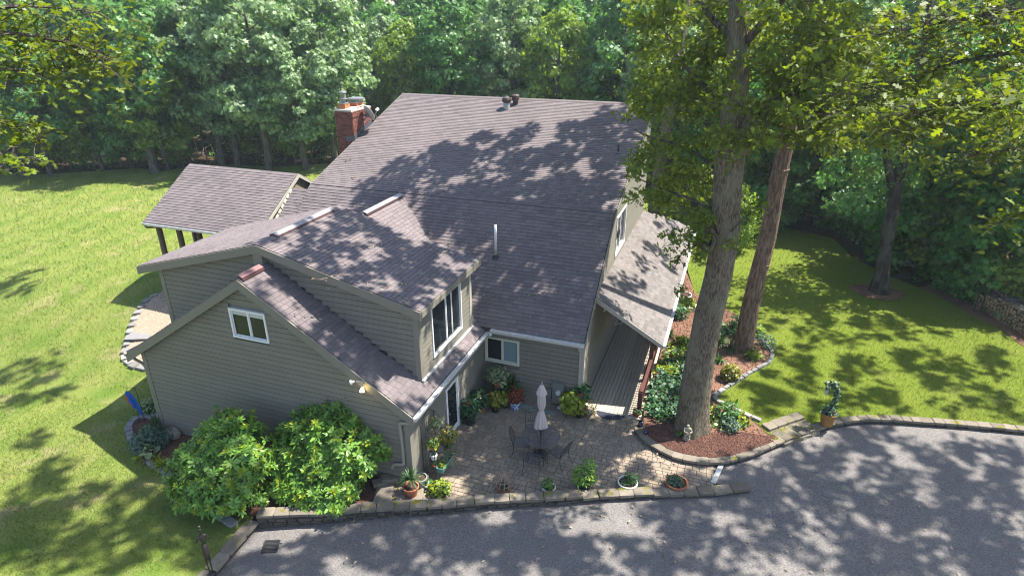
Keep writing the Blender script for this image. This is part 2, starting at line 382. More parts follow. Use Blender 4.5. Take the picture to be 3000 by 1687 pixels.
def sheet(name, poly, zf, step, material, kind='structure', jitter=0.0):
    """a ground sheet: constrained triangulation of poly (list of xy) with an inner grid of points"""
    P = [Vector(p[:2]) for p in poly]
    dense = []
    for i, p in enumerate(P):
        q = P[(i + 1) % len(P)]; n = max(1, int((q - p).length / (step * 0.8)))
        dense += [p.lerp(q, k / n) for k in range(n)]
    A = np.array([[p.x, p.y] for p in dense])
    x0, y0 = A.min(0); x1, y1 = A.max(0)
    gx, gy = np.meshgrid(np.arange(x0 + step / 2, x1, step), np.arange(y0 + step / 2, y1, step))
    Q = np.stack([gx.ravel(), gy.ravel()], 1)
    ins = inside(Q, A)
    Q = Q[ins]
    V = dense + [Vector(q) for q in Q]
    E = [(i, (i + 1) % len(dense)) for i in range(len(dense))]
    r = delaunay_2d_cdt(V, E, [], 1, 1e-5)
    me = bpy.data.meshes.new(name)
    me.from_pydata([(v.x, v.y, zf(v.x, v.y)) for v in r[0]], [], [f for f in r[2]])
    me.update(); me.materials.append(material); me.shade_smooth()
    # all faces up
    if me.polygons and me.polygons[0].normal.z < 0: me.flip_normals()
    o = bpy.data.objects.new(name, me); link(o); tag(o, kind=kind); return o
def inside(Q, A):
    x, y = Q[:, 0], Q[:, 1]; c = np.zeros(len(Q), bool); n = len(A); j = n - 1
    for i in range(n):
        xi, yi, xj, yj = A[i, 0], A[i, 1], A[j, 0], A[j, 1]
        c ^= ((yi > y) != (yj > y)) & (x < (xj - xi) * (y - yi) / (yj - yi + 1e-12) + xi); j = i
    return c
def smooth_poly(pts, n=4, closed=False):
    """Catmull-Rom through pts"""
    P = [np.array(p, float) for p in pts]; out = []
    m = len(P)
    for i in range(m if closed else m - 1):
        p0 = P[(i - 1) % m] if closed or i > 0 else P[i]; p1 = P[i]; p2 = P[(i + 1) % m]; p3 = P[(i + 2) % m] if closed or i + 2 < m else p2
        for k in range(n):
            t = k / n
            out.append(0.5 * ((2 * p1) + (-p0 + p2) * t + (2 * p0 - 5 * p1 + 4 * p2 - p3) * t * t + (-p0 + 3 * p1 - 3 * p2 + p3) * t ** 3))
    if not closed: out.append(P[-1])
    return out
def xy(u, v, z=0.0):
    p = G(u, v, z); return (p.x, p.y)

# woods floor: one sheet out to the horizon
gm = MB()
xs = np.concatenate([np.linspace(-400, -80, 9), np.arange(-76, 60, 4.0), np.linspace(62, 400, 9)])
ys = np.concatenate([np.linspace(-200, -44, 6), np.arange(-40, 120, 4.0), np.linspace(124, 500, 9)])
def gz(x, y):
    if -10 < x < 40 and -45 < y < 6: return -0.9
    return hl(x, y) - (0.7 if y < 10 and x > -66 else 0.12) + (0.25 * math.sin(x * 0.13) * math.sin(y * 0.11) - 0.2 if y > 34 else 0)
gm.v = [(x, y, gz(x, y)) for y in ys for x in xs]
nx = len(xs)
gm.f = [(j * nx + i, j * nx + i + 1, (j + 1) * nx + i + 1, (j + 1) * nx + i) for j in range(len(ys) - 1) for i in range(nx - 1)]
gm.mi = [0] * len(gm.f)
tag(gm.build('woods_floor', M['litter'], smooth=True), kind='structure')

# lawn material: grass tones, dry patches, mowing arcs
def lawn_material():
    m = bpy.data.materials.new('lawn_grass'); m.use_nodes = True
    t = m.node_tree; n = t.nodes; L = t.links; b = n['Principled BSDF']; b.inputs['Roughness'].default_value = 0.85; b.inputs['Specular IOR Level'].default_value = 0.15
    geo = n.new('ShaderNodeNewGeometry'); pos = geo.outputs['Position']
    def noise(s, d=4, r=0.6):
        q = n.new('ShaderNodeTexNoise'); q.inputs['Scale'].default_value = s; q.inputs['Detail'].default_value = d; q.inputs['Roughness'].default_value = r; L.new(pos, q.inputs['Vector']); return q.outputs[0]
    def mr(v, a, bb, lo=0.0, hi=1.0):
        r = n.new('ShaderNodeMapRange'); r.inputs[1].default_value = a; r.inputs[2].default_value = bb; r.inputs[3].default_value = lo; r.inputs[4].default_value = hi; L.new(v, r.inputs[0]); return r.outputs[0]
    def mix(f, a, c, mode='MIX'):
        x = n.new('ShaderNodeMix'); x.data_type = 'RGBA'; x.blend_type = mode
        if isinstance(f, float): x.inputs[0].default_value = f
        else: L.new(f, x.inputs[0])
        for s, val in ((6, a), (7, c)):
            if isinstance(val, tuple): x.inputs[s].default_value = (*val, 1)
            else: L.new(val, x.inputs[s])
        return x.outputs[2]
    c = mix(mr(noise(0.5), 0.35, 0.65), (0.112, 0.178, 0.025), (0.162, 0.204, 0.043))
    c = mix(mr(noise(1.1, 6, .7), 0.5, 0.75, 0, 0.6), c, (0.25, 0.225, 0.085))
    c = mix(mr(noise(0.45, 6, 0.7), 0.57, 0.72, 0, 0.85), c, (0.34, 0.26, 0.15))
    vm = n.new('ShaderNodeVectorMath'); vm.operation = 'DISTANCE'; L.new(pos, vm.inputs[0]); vm.inputs[1].default_value = (-62, 2, 0)
    sn = n.new('ShaderNodeMath'); sn.operation = 'SINE'; ml = n.new('ShaderNodeMath'); ml.operation = 'MULTIPLY'; ml.inputs[1].default_value = 3.2
    L.new(vm.outputs['Value'], ml.inputs[0]); L.new(ml.outputs[0], sn.inputs[0])
    c = mix(mr(sn.outputs[0], -0.9, 0.9, 0, 0.32), c, (0.245, 0.265, 0.065))
    # the right lawn is a deeper green
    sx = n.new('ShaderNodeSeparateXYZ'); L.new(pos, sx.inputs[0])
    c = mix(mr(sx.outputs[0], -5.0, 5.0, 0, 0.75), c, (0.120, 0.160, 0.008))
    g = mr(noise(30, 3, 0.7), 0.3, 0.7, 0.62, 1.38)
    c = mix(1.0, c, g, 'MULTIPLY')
    L.new(c, b.inputs['Base Color'])
    bn = n.new('ShaderNodeBump'); bn.inputs['Strength'].default_value = 1.0; bn.inputs['Distance'].default_value = 0.05
    L.new(noise(34, 4, 0.7), bn.inputs['Height']); L.new(bn.outputs[0], b.inputs['Normal'])
    return m
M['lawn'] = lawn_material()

# right bed edging (image survey of its pale stones), at lawn height
BEDZ = 0.16
edge_px = [(2228, 1238), (2192, 1222), (2140, 1196), (2095, 1177), (2087, 1166), (2110, 1152), (2140, 1131), (2172, 1111), (2200, 1094), (2227, 1079), (2250, 1067), (2260, 1054), (2263, 1040), (2256, 1022), (2240, 1005), (2215, 985)]
bed_edge = [xy(u, v, BEDZ) for u, v in edge_px]
wall_px = [(1858, 1249), (1879, 1281), (1916, 1307), (1952, 1328), (1994, 1342), (2040, 1351), (2091, 1354), (2140, 1348), (2188, 1335), (2235, 1317), (2285, 1296), (2345, 1272), (2402, 1253), (2444, 1241), (2490, 1233), (2537, 1228), (2620, 1229), (2700, 1234), (2800, 1241), (2900, 1249), (2990, 1258)]
WALLZ = 0.2
wall_out = [xy(u, v, WALLZ) for u, v in wall_px]          # outer top edge of the curved low wall
wall_out += [(wall_out[-1][0] + 4, wall_out[-1][1] + 0.6), (wall_out[-1][0] + 10, wall_out[-1][1] + 1.4)]

far_edge = [xy(u, v, 1.15) for u, v in ((0, 503), (130, 508), (290, 500), (400, 492), (480, 502), (560, 486), (700, 483), (800, 490), (930, 481))]
lawn_poly = [(-7.62, -8.35), (-7.45, -10.6), (-7.3, -14), (-20, -22), (-75, -22), (-75, 10)] + far_edge + [(-24, 31), (-10, 33),
             (0, 28), (4.7, 23.3), (8, 24.4), (10.6, 23.0), (11.2, 20), (12.4, 17.6), (14.3, 15.6), (16.0, 13.2), (16.8, 11), (21, 8.6), (30, 7), (30, 4.3)]
inner_wall = [(x - 0.02, y + 0.30) for x, y in wall_out]
lawn_poly += inner_wall[:9:-1]                      # back along the inner side of the low wall, from the far right to the steps
lawn_poly += [(6.35, 0.45)] + bed_edge[1:] + [(5.2, 9.6), (3.1, 11.5), (2.3, 15.4), (-13.4, 13), (-13.75, -5.6), (-8.2, -6.6)]
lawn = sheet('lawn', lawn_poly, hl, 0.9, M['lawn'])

litter_poly = [xy(u, v, .2) for u, v in ((2690, 842), (2740, 838), (2830, 858), (2900, 872), (3010, 905), (3060, 1040), (2990, 1010), (2930, 965), (2850, 930), (2770, 880))]
tag(sheet('leaf_litter', litter_poly, lambda x, y: hl(x, y) + .03, .5, M['needle']), kind='structure')
# drive, patio, beds
fw_px = [(748, 1510), (940, 1503), (1100, 1490), (1300, 1481), (1449, 1467), (1702, 1454)]
FWZ = 0.28
front_out = [xy(u, v, FWZ) for u, v in fw_px] + [xy(1712, 1456, 0.2), xy(1900, 1448, 0.17), xy(2100, 1442, 0.15), xy(2204, 1430, 0.15)]
drive_poly = [(-7.55, -8.2), (front_out[0][0], front_out[0][1] + 0.12)] + [(x, y + 0.12) for x, y in front_out[1:]] + [(5.6, -2.25), (4.6, -2.75), (4.3, -1.5)] + [(x, y + 0.12) for x, y in wall_out[7:]] + [(34, 3.6), (40, -40), (-7.0, -40), (-7.2, -14), (-7.35, -10.6)]
tag(sheet('driveway', drive_poly, dz, 0.8, M['asphalt']), kind='structure')
PAT = [(-3.79, 0.0), (0.0, 0.0), (2.0, 0.02), (2.15, -0.7)] + [(x + 0.05, y + 0.1) for x, y in wall_out[1:7]] + [(4.72, -1.72), (4.88, -2.35)] + [(x, y + 0.2) for x, y in front_out[8:4:-1]] + [(x, y + 0.2) for x, y in front_out[4:2:-1]] + [(-3.9, -6.75), (-3.79, -5.8)]
patio = sheet('patio', PAT, lambda x, y: 0.0, 0.8, M['joint'])
bed_poly = [(2.22, 15.0), (2.24, 0.2), (2.35, -0.55)] + [(x + 0.03, y + 0.26) for x, y in wall_out[1:11]] + [(6.5, 0.4)] + bed_edge[1:] + [(5.2, 9.6), (3.1, 11.5)]
def bedz(x, y): return 0.165 + 0.05 * math.exp(-((x - 3.9) ** 2 + (y + 0.1) ** 2) / 1.5) + 0.06 * math.exp(-((x - 5.5) ** 2 + (y - 6.3) ** 2) / 1.2)
tag(sheet('mulch_bed', bed_poly, lambda x, y: bedz(x, y) + 0.02, 0.5, M['needle']), kind='structure')
rb_poly = [(2.42, -0.5)] + [(x + 0.03, y + 0.27) for x, y in wall_out[1:11]] + [(6.4, 0.3), (5.6, 0.25), (4.9, 0.0), (4.0, -0.5), (3.2, -0.5), (2.7, -0.1)]
tag(sheet('bark_mulch', rb_poly, lambda x, y: bedz(x, y) + 0.035, 0.4, M['mulch']), kind='structure')
left_px = [(452, 1226), (430, 1218), (402, 1226), (384, 1240), (376, 1256), (380, 1274), (392, 1298), (402, 1318), (420, 1338), (448, 1362), (480, 1384), (515, 1410), (560, 1445), (620, 1500), (690, 1540)]
LZ = lambda x: hl(x, -6)
def lxy(u, v):
    p = G(u, v, -0.3)
    for _ in range(4): p = G(u, v, hl(p.x, p.y))
    return (p.x, p.y)
left_edge = [lxy(u, v) for u, v in left_px]
lb_poly = [(-13.7, -4.7)] + left_edge[:-1] + [(-7.7, -8.25), (-7.2, -8.3)] + [(x, y + 0.3) for x, y in front_out[1:3]] + [(-3.95, -6.6), (-3.9, -5.7), (-13.7, -5.6)]
tag(sheet('shrub_bed', lb_poly, lambda x, y: hl(x, y) + 0.03 + 0.12 * max(0, min(1, (x + 8) / 3)), 0.5, M['mulch']), kind='structure')
grav_px = [(465, 862), (440, 872), (420, 895), (402, 925), (388, 955), (378, 985), (372, 1015), (366, 1045), (370, 1062), (400, 1076), (432, 1084)]
grav_edge = [lxy(u, v) for u, v in grav_px]
gp = [(-13.7, -1.2)] + [(-14.6, 2.2), (-18, 4.5), (-22.0, 5.2)] + grav_edge + [(-13.7, -3.9)]
tag(sheet('gravel_bed', gp, lambda x, y: hl(x, y) + 0.035, 0.5, M['gravel']), kind='structure')

# ------------------------------------------------------------------ stones
def stone_mesh(name, m, rough=0.06, seed=0):
    r = random.Random(seed); bm = bmesh.new(); bmesh.ops.create_cube(bm, size=1)
    bmesh.ops.bevel(bm, geom=list(bm.edges), offset=0.07, segments=1, affect='EDGES')
    for v in bm.verts: v.co += Vector((r.uniform(-rough, rough), r.uniform(-rough, rough), r.uniform(-rough, rough)))
    me = bpy.data.meshes.new(name); bm.to_mesh(me); bm.free(); me.materials.append(m); return me
CAPM = [stone_mesh('cap_stone', M['cap'], 0.025, i) for i in range(6)]
STM = [stone_mesh('stone', M['stone'], 0.05, 20 + i) for i in range(6)]
PEM = [stone_mesh('edging_stone', M['paleedge'], 0.05, 40 + i) for i in range(6)]
RKM = [stone_mesh('step_stone', M['cap'], 0.03, 60 + i) for i in range(4)]
def piece(name, meshes, loc, dims, rz, parent, k=None):
    o = bpy.data.objects.new(name, random.choice(meshes)); o.location = loc; o.scale = dims; o.rotation_euler = (random.uniform(-.012, .012), random.uniform(-.012, .012), rz + random.choice((0, pi)))
    return link(o, parent)
def walk(poly, step, jit=0.15):
    """(centre, tangent angle, length) of pieces laid end to end along poly"""
    P = [Vector(p[:2]) for p in poly]; d = [0]
    for a, b in zip(P, P[1:]): d.append(d[-1] + (b - a).length)
    def at(s):
        for i in range(len(P) - 1):
            if s <= d[i + 1] or i == len(P) - 2:
                t = (s - d[i]) / max(1e-6, d[i + 1] - d[i]); return P[i].lerp(P[i + 1], t)
    s = 0; out = []
    while s < d[-1] - step * 0.4:
        l = min(step * random.uniform(1 - jit, 1 + jit), d[-1] - s)
        if d[-1] - s - l < step * 0.4: l = d[-1] - s
        a, b = at(s), at(s + l); t = b - a
        out.append(((a + b) / 2, math.atan2(t.y, t.x), t.length)); s += l
    return out
def stone_wall(t, poly, ztop, zbase, width, capstep, stonestep, capt=0.095, course=0.105, side=1):
    """poly = outer top edge; width to the left of travel * side"""
    for c, a, l in walk(poly, capstep, 0.2):
        nrm = Vector((-math.sin(a), math.cos(a))) * side
        z = ztop(c.x) if callable(ztop) else ztop
        p = c + nrm * (width / 2 - 0.02)
        piece('cap_stone', CAPM, (p.x, p.y, z - capt / 2 + random.uniform(-.006, .006)), (l - 0.012, width + random.uniform(-.02, .02), capt), a, t)
    zt = ztop if not callable(ztop) else None
    k = 0
    while True:
        n_ = 0
        for c, a, l in walk(poly, stonestep, 0.35):
            z = (ztop(c.x) if callable(ztop) else ztop) - capt - course * (k + 0.5)
            if z + course / 2 < zbase(c.x, c.y) - 0.02: continue
            n_ += 1
            nrm = Vector((-math.sin(a), math.cos(a))) * side
            p = c + nrm * (width / 2 + 0.01)
            piece('stone', STM, (p.x, p.y, z), (l - 0.015, width - 0.06 + random.uniform(-.03, .03), course - 0.010), a, t)
        k += 1
        if n_ == 0 or k > 6: break
def ftop(x): return 0.28 if x < 1.18 else (0.2 if x < 3.2 else 0.15)
t = thing('retaining_wall', 'long low moss-spotted stone wall between patio and driveway, stepping down to the right', 'stone wall', (front_out[0][0], front_out[0][1], 0))
t.location = (0, 0, 0)
stone_wall(t, front_out, ftop, dz, 0.34, 0.52, 0.34)
t = thing('retaining_wall', 'curving low stone wall round the oak bed and along the far side of the driveway', 'stone wall')
stone_wall(t, smooth_poly(wall_out, 3), WALLZ, dz, 0.30, 0.36, 0.30)
t = thing('retaining_wall', 'short sunlit stone wall at the lower left, between lawn and drain', 'stone wall')
stone_wall(t, [(-7.33, -8.42), (-7.26, -9.4), (-7.16, -10.5), (-7.08, -11.6), (-7.0, -12.8)], 0.02, dz, 0.36, 0.62, 0.42, side=-1)

def edging(label, poly, step, dims, z, meshes, top=0.0):
    t = thing('stone_edging', label, 'edging')
    for c, a, l in walk(poly, step, 0.15):
        piece('stone', meshes, (c.x, c.y, z(c.x, c.y) + dims[1] / 2 - 0.04), (l - random.uniform(.02, .06), dims[0] * random.uniform(.75, 1.1), dims[1] * random.uniform(.8, 1.2)), a, t)
edging('row of grey blocks curving round the left flower bed by the rhododendrons', left_edge, 0.34, (0.24, 0.14), hl, PEM)
edging('pale stones edging the gravel bed at the left wall of the house', grav_edge, 0.42, (0.30, 0.12), hl, PEM)
edging('pale stones edging the oak and pine bed against the right lawn', bed_edge, 0.34, (0.17, 0.13), hl, PEM)

# stone steps from the lawn down to the drive, beside the oak bed, and by the spike plant
t = thing('stone_steps', 'broad stone steps in the low wall between lawn and driveway, beside the urn', 'steps')
for k, (cu, cv, z) in enumerate([(2300, 1288, 0.10), (2275, 1268, 0.17), (2255, 1248, 0.25)]):
    c = G(cu, cv, z); a = math.atan2(wall_out[12][1] - wall_out[10][1], wall_out[12][0] - wall_out[10][0])
    u_ = Vector((math.cos(a), math.sin(a), 0)); n_ = Vector((-u_.y, u_.x, 0))
    for j in range(4):
        p = c + u_ * (0.0 + j * 0.42)
        piece('step_stone', RKM, (p.x, p.y, z - 0.06 + 0.02 * k), (0.41, 0.36, 0.15), a, t)
t = thing('stone_steps', 'worn stone steps going up from the patio behind the spike plant', 'steps')
for k, (cu, cv, z, w_) in enumerate([(1215, 1440, 0.12, 0.8), (1168, 1432, 0.2, 0.8), (1125, 1440, 0.28, 0.9)]):
    c = G(cu, cv, z)
    piece('step_stone', RKM, (c.x, c.y, z - 0.1), (0.52, w_, 0.2), 0.35, t)
    d = c + Vector((-0.1, 0.55, 0)); piece('step_stone', RKM, (d.x, d.y, z - 0.02), (0.5, 0.34, 0.22), 0.5, t)
t = thing('stone_wall', 'mossy stepped side wall at the right rhododendron by the downspout', 'stone wall')
for k, (cu, cv, z) in enumerate([(1175, 1360, 0.34), (1155, 1375, 0.34), (1135, 1392, 0.34), (1112, 1408, 0.34)]):
    c = G(cu, cv, z)
    piece('cap_stone', CAPM, (c.x, c.y, z - 0.05), (0.42, 0.3, 0.11), 0.75, t)
    piece('stone', STM, (c.x, c.y, z - 0.17), (0.40, 0.27, 0.13), 0.75, t)
    piece('stone', STM, (c.x, c.y, z - 0.30), (0.40, 0.27, 0.13), 0.75, t)
tag(MB().bar(G(2113, 1362, .035), G(2089, 1414, .035), .15, .03).build('threshold_strip', M['whitestrip']), 'white strip where the patio pavers meet the driveway', 'strip')

# pavers: the 300 that show largest singly, the rest as one part
A = np.array([p for p in PAT])
cells = []
y = -7.2; row = 0
while y < 0.1:
    h = random.choice((0.15, 0.15, 0.22)); x = -3.9 - random.random() * .2
    while x < 5.0:
        l = random.choice((0.15, 0.22, 0.22, 0.30)); cells.append((x + l / 2, y + h / 2, l, h)); x += l
    y += h; row += 1
# the rows follow the house, turned to run with the drive near the right end
Q = np.array([c[:2] for c in cells]); ok = inside(Q, A)
cells = [c for c, k in zip(cells, ok) if k]
def camdist(p): return (Vector(p) - CV).length
cells.sort(key=lambda c: camdist((c[0], c[1], 0)) - 0.6 * c[2])
PVM = {}
def paver_mesh(l, h):
    k = (round(l, 2), round(h, 2))
    if k not in PVM:
        m = MB(); x, y_ = l / 2 - 0.006, h / 2 - 0.006; c = 0.008
        m.v = [(-x, -y_, 0), (x, -y_, 0), (x, y_, 0), (-x, y_, 0), (-x, -y_, .022), (x, -y_, .022), (x, y_, .022), (-x, y_, .022), (-x + c, -y_ + c, .03), (x - c, -y_ + c, .03), (x - c, y_ - c, .03), (-x + c, y_ - c, .03)]
        m.f = [(8, 9, 10, 11)] + [(i, (i + 1) % 4, 4 + (i + 1) % 4, 4 + i) for i in range(4)] + [(4 + i, 4 + (i + 1) % 4, 8 + (i + 1) % 4, 8 + i) for i in range(4)]
        m.mi = [0] * 9; PVM[k] = m.mesh('paver', M['paver'])
    return PVM[k]
for c in cells[:300]:
    o = bpy.data.objects.new('paver', paver_mesh(c[2], c[3])); o.location = (c[0], c[1], -0.004 + random.uniform(0, .006)); o.rotation_euler = (random.uniform(-.01, .01), random.uniform(-.01, .01), random.uniform(-.02, .02)); link(o, patio)
M['paverstuff'] = mat('paver_far', (0.250, 0.200, 0.152), 0.9, isl=0.13, noise=(30, 0.14), spec=0.2, bump=(90, 0.2), mottle=(0.9, (0.14, 0.13, 0.10), 0.5, 0.5, 0.75))
pm = MB()
for c in cells[300:]:
    me = paver_mesh(c[2], c[3]); z = -0.004 + random.uniform(0, .006)
    pm.add([(v.co.x + c[0], v.co.y + c[1], v.co.z + z) for v in me.vertices], [list(p.vertices) for p in me.polygons])
tag(pm.build('pavers', M['paverstuff'], patio), kind='stuff')
# ------------------------------------------------------------------ the house
house = thing('house', 'grey-brown clapboard house with mauve-grey shingle roofs, dormer and side porch', 'house')
ZE0 = 2.95
def main_low(y): return 6.30 + 0.79 * (y - 3.84)
def main_up(y): return 6.30 + 0.332 * (y - 3.84)
WX, WZ, WS = -8.92, 6.26, 0.643                     # lower wing: ridge x, ridge z, slope
def wing_z(x): return WZ - WS * abs(x - WX)
DX, DZ, DS1, DS2 = -9.11, 6.89, 0.249, 0.266        # upper wing / dormer
def dorm_z(x): return DZ - (DS1 * (x - DX) if x > DX else DS2 * (DX - x))
TH = 0.16                                           # roof thickness

ALLSH = []                                          # every shingle: (centre, 4 corner frame ...)
def shingles(O, U, Sd, Lu, Ls, test=None, expo=0.15, tab=0.31, key='shingle', drop=0.0):
    """O eave-left corner on the roof plane, U unit along the eave, Sd unit up the slope"""
    O, U, Sd = Vector(O), Vector(U).normalized(), Vector(Sd).normalized(); N = U.cross(Sd)
    if N.z < 0: N = -N
    n = int(Ls / expo + 0.5)
    for j in range(n):
        s0 = j * expo; x = -random.random() * tab
        while x < Lu:
            wdt = tab * random.choice((0.8, 1, 1, 1.2)); a, b = max(0, x), min(Lu, x + wdt); x += wdt
            if b - a < 0.04: continue
            c = O + U * ((a + b) / 2) + Sd * (s0 + expo / 2)
            if test and not test(c): continue
            e = min(expo * 1.12, Ls - s0 + 0.01)
            ALLSH.append((c, U, Sd, N, (b - a), e, s0, O, a, b, key, random.uniform(0.017, 0.023)))
def sh_geo(q, base=None):
    c, U, Sd, N, l, e, s0, O, a, b, key, th = q
    g = 0.0045
    p0 = O + U * (a + g) + Sd * s0; p1 = O + U * (b - g) + Sd * s0
    q0, q1 = p0 + Sd * e, p1 + Sd * e
    B = base if base is not None else Vector((0, 0, 0))
    lo, hi, tp = N * 0.001, N * (0.004 + th), N * 0.005
    vs = [p0 + lo - B, p1 + lo - B, p1 + hi - B, p0 + hi - B, q0 + tp - B, q1 + tp - B]
    return vs, [(0, 1, 2, 3), (3, 2, 5, 4), (0, 3, 4), (1, 5, 2)]

def slab(name, quads, parent, m=None, th=TH):
    """roof boards below the shingles: each quad thickened downwards"""
    mb = MB()
    for q in quads: mb.prism([Vector(p) for p in q], (0, 0, -th))
    return mb.build(name, m or M['deckroof'], parent)

XL, XRR = -13.53, 0.10
SL = math.hypot(1, 0.79); SU = math.hypot(1, 0.332)
yR, yB, yE = 12.58, 3.84, -0.40
# main roof
slab('roof', [[(XL, yE, main_low(yE)), (XRR, yE, main_low(yE)), (XRR, yB, 6.3), (XL, yB, 6.3)],
              [(XL, yB, 6.3), (XRR, yB, 6.3), (XRR, yR, main_up(yR)), (XL, yR, main_up(yR))],
              [(-14.4, yE, main_low(yE)), (XL, yE, main_low(yE)), (XL, 3.6, main_low(3.6)), (-14.25, 3.6, main_low(3.6))]], house)
def t_low(c):
    return not (wing_z(c.x) > c.z + 0.12 and c.y < 4.2)
shingles((XL, yE, main_low(yE)), (1, 0, 0), (0, 1, 0.79), XRR - XL, (yB - yE) * SL, t_low, 0.153)
shingles((XL, yB, 6.3), (1, 0, 0), (0, 1, 0.332), XRR - XL, (yR - yB) * SU, None, 0.153)
shingles((-14.35, 1.2, main_low(1.2)), (1, 0, 0), (0, 1, 0.79), 0.82, 2.4 * SL, None, 0.153)
MB().prism([(XL, yR - 0.12, main_up(yR - 0.12) + 0.015), (XRR, yR - 0.12, main_up(yR - 0.12) + 0.015), (XRR, yR + 0.02, main_up(yR) + 0.03), (XL, yR + 0.02, main_up(yR) + 0.03)], (0, 0, 0.015)).build('ridge_cap', M['shingle'], house)
# wing lower roof (meets the main roof in two valleys)
yW0 = -5.90
wl = (WX - -14.33) ; SWL = math.hypot(1, WS)
slab('roof', [[(-14.33, yW0, wing_z(-14.33)), (WX, yW0, WZ), (WX, 4.6, WZ), (-14.33, -0.2, wing_z(-14.33))],
              [(WX, yW0, WZ), (-3.53, yW0, wing_z(-3.53)), (-3.53, -0.5, wing_z(-3.53)), (WX, 4.6, WZ)]], house)
def t_wing(c):
    if -4.45 < c.y < -0.78 and -13.5 < c.x < -4.0: return False
    zm = main_low(c.y) if c.y < yB else main_up(c.y)
    return not (c.y > -0.6 and zm > c.z + 0.12)
shingles((-3.53, yW0, wing_z(-3.53)), (0, 1, 0), (-1, 0, WS), 10.5, (WX - -3.53) * -1 * SWL, t_wing, 0.16)
shingles((-14.33, yW0, wing_z(-14.33)), (0, 1, 0), (1, 0, WS), 10.5, wl * SWL, t_wing, 0.16)
# upper wing roof
yD0, yD1 = -4.75, -0.40
slab('roof', [[(-14.25, yD0, dorm_z(-14.25)), (DX, yD0, DZ), (DX, yD1, DZ), (-14.25, yD1, dorm_z(-14.25))],
              [(DX, yD0, DZ), (-3.68, yD0, dorm_z(-3.68)), (-3.68, yD1, dorm_z(-3.68)), (DX, yD1, DZ)]], house)
shingles((-3.68, yD0, dorm_z(-3.68)), (0, 1, 0), (-1, 0, DS1), yD1 - yD0, (-3.68 - DX) * math.hypot(1, DS1), None, 0.15, 0.29)
shingles((-14.25, yD0, dorm_z(-14.25)), (0, 1, 0), (1, 0, DS2), yD1 - yD0, (DX + 14.25) * math.hypot(1, DS2), None, 0.15, 0.29)
for sgn in (-1, 1):
    s_ = DS1 if sgn > 0 else DS2
    mb = MB()
    for k in range(15):
        y0 = yD0 + k * 0.29; mb.prism([(DX, y0, DZ + .012), (DX + sgn * .15, y0, DZ - .15 * s_ + .012), (DX + sgn * .15, min(yD1, y0 + .30), DZ - .15 * s_ + .012), (DX, min(yD1, y0 + .30), DZ + .012)][::sgn], (0, 0, 0.014))
    mb.build('ridge_cap', M['shingle'], house)
# right side porch roof, hipped at the far end
PX, PZ0, PZ1, PY0, PY1 = 2.55, 3.90, 2.42, 1.39, 12.57
psl = (PZ0 - PZ1) / PX
slab('porch_roof', [[(0.0, PY0, PZ0), (PX, PY0, PZ1), (PX, PY1 + PX, PZ1), (0.0, PY1, PZ0)], [(0, PY1, PZ0), (PX, PY1 + PX, PZ1), (-6, PY1 + PX, PZ1), (-6, PY1, PZ0)]], house, M['deckroof'], 0.15)
shingles((PX, PY0, PZ1), (0, 1, 0), (-1, 0, psl), PY1 + PX - PY0, PX * math.hypot(1, psl), lambda c: c.y < PY1 + c.x + 0.1, 0.15, 0.30, 'porch')
# sun room roof
SXR, SXL, SYR, SZR, SYE, SZE = -14.5, -20.85, 4.28, 6.60, 1.05, 4.61
ss = (SZR - SZE) / (SYR - SYE); SYF = 2 * SYR - SYE
slab('sun_room_roof', [[(SXL, SYE, SZE), (SXR, SYE, SZE), (SXR, SYR, SZR), (SXL, SYR, SZR)], [(SXL, SYR, SZR), (SXR, SYR, SZR), (SXR, SYF, SZE), (SXL, SYF, SZE)]], house)
shingles((SXL, SYE, SZE), (1, 0, 0), (0, 1, ss), SXR - SXL, (SYR - SYE) * math.hypot(1, ss), None, 0.15)
shingles((SXL, SYF, SZE), (1, 0, 0), (0, -1, ss), SXR - SXL, (SYR - SYE) * math.hypot(1, ss), None, 0.15)

# 300 shingles singly (those that show largest), the rest as one part
def seen(c):
    if c[10] == 'porch': return False
    if c[0].x < -9 and c[3].x < 0: return False
    return True
def shsize(q): return -q[4] * 1.0 / camdist(q[0]) ** 1
cand = [q for q in ALLSH if seen(q)]
cand.sort(key=lambda q: camdist(q[0]) - 3 * q[4])
single = cand[:300]; sid = {id(q) for q in single}
for q in single:
    vs, fs = sh_geo(q, q[0]); m_ = MB().add(vs, fs); m_.build('shingle', M['shingle'], house, loc=q[0])
rest = MB()
for q in ALLSH:
    if id(q) in sid: continue
    vs, fs = sh_geo(q); rest.add(vs, fs, 1 if q[10] == 'porch' else 0)
tag(rest.build('shingles', [M['shingle'], M['shingleporch']], house), kind='stuff')

# ---- walls: solid bodies behind the clapboards
def wall_solid(name, poly, ext, m=None): return MB().prism(poly, ext).build(name, m or M['siding'], house)
WY, WXR, WXL_ = -5.72, -3.79, -13.78
wall_solid('wall', [(WXL_ + .02, WY + .03, -1), (WXR - .02, WY + .03, -1), (WXR - .02, WY + .03, wing_z(WXR) - .18), (WX, WY + .03, WZ - .18), (WXL_ + .02, WY + .03, wing_z(WXL_) - .18)], (0, 0.2, 0))
wall_solid('wall', [(WXR - .03, WY + .25, -1), (WXR - .03, 0.0, -1), (WXR - .03, 0.0, 2.62), (WXR - .03, WY + .25, 2.62)], (-0.2, 0, 0))
wall_solid('wall', [(WXL_ + .03, WY + .25, -1), (WXL_ + .03, 1.0, -1), (WXL_ + .03, 1.0, 2.85), (WXL_ + .03, WY + .25, 2.85)], (0.2, 0, 0))
wall_solid('wall', [(WXR, 0.03, -1), (-0.03, 0.03, -1), (-0.03, 0.03, 2.9), (WXR, 0.03, 2.9)], (0, 0.2, 0))
def gable_z(y): return main_low(y) if y < yB else main_up(y)
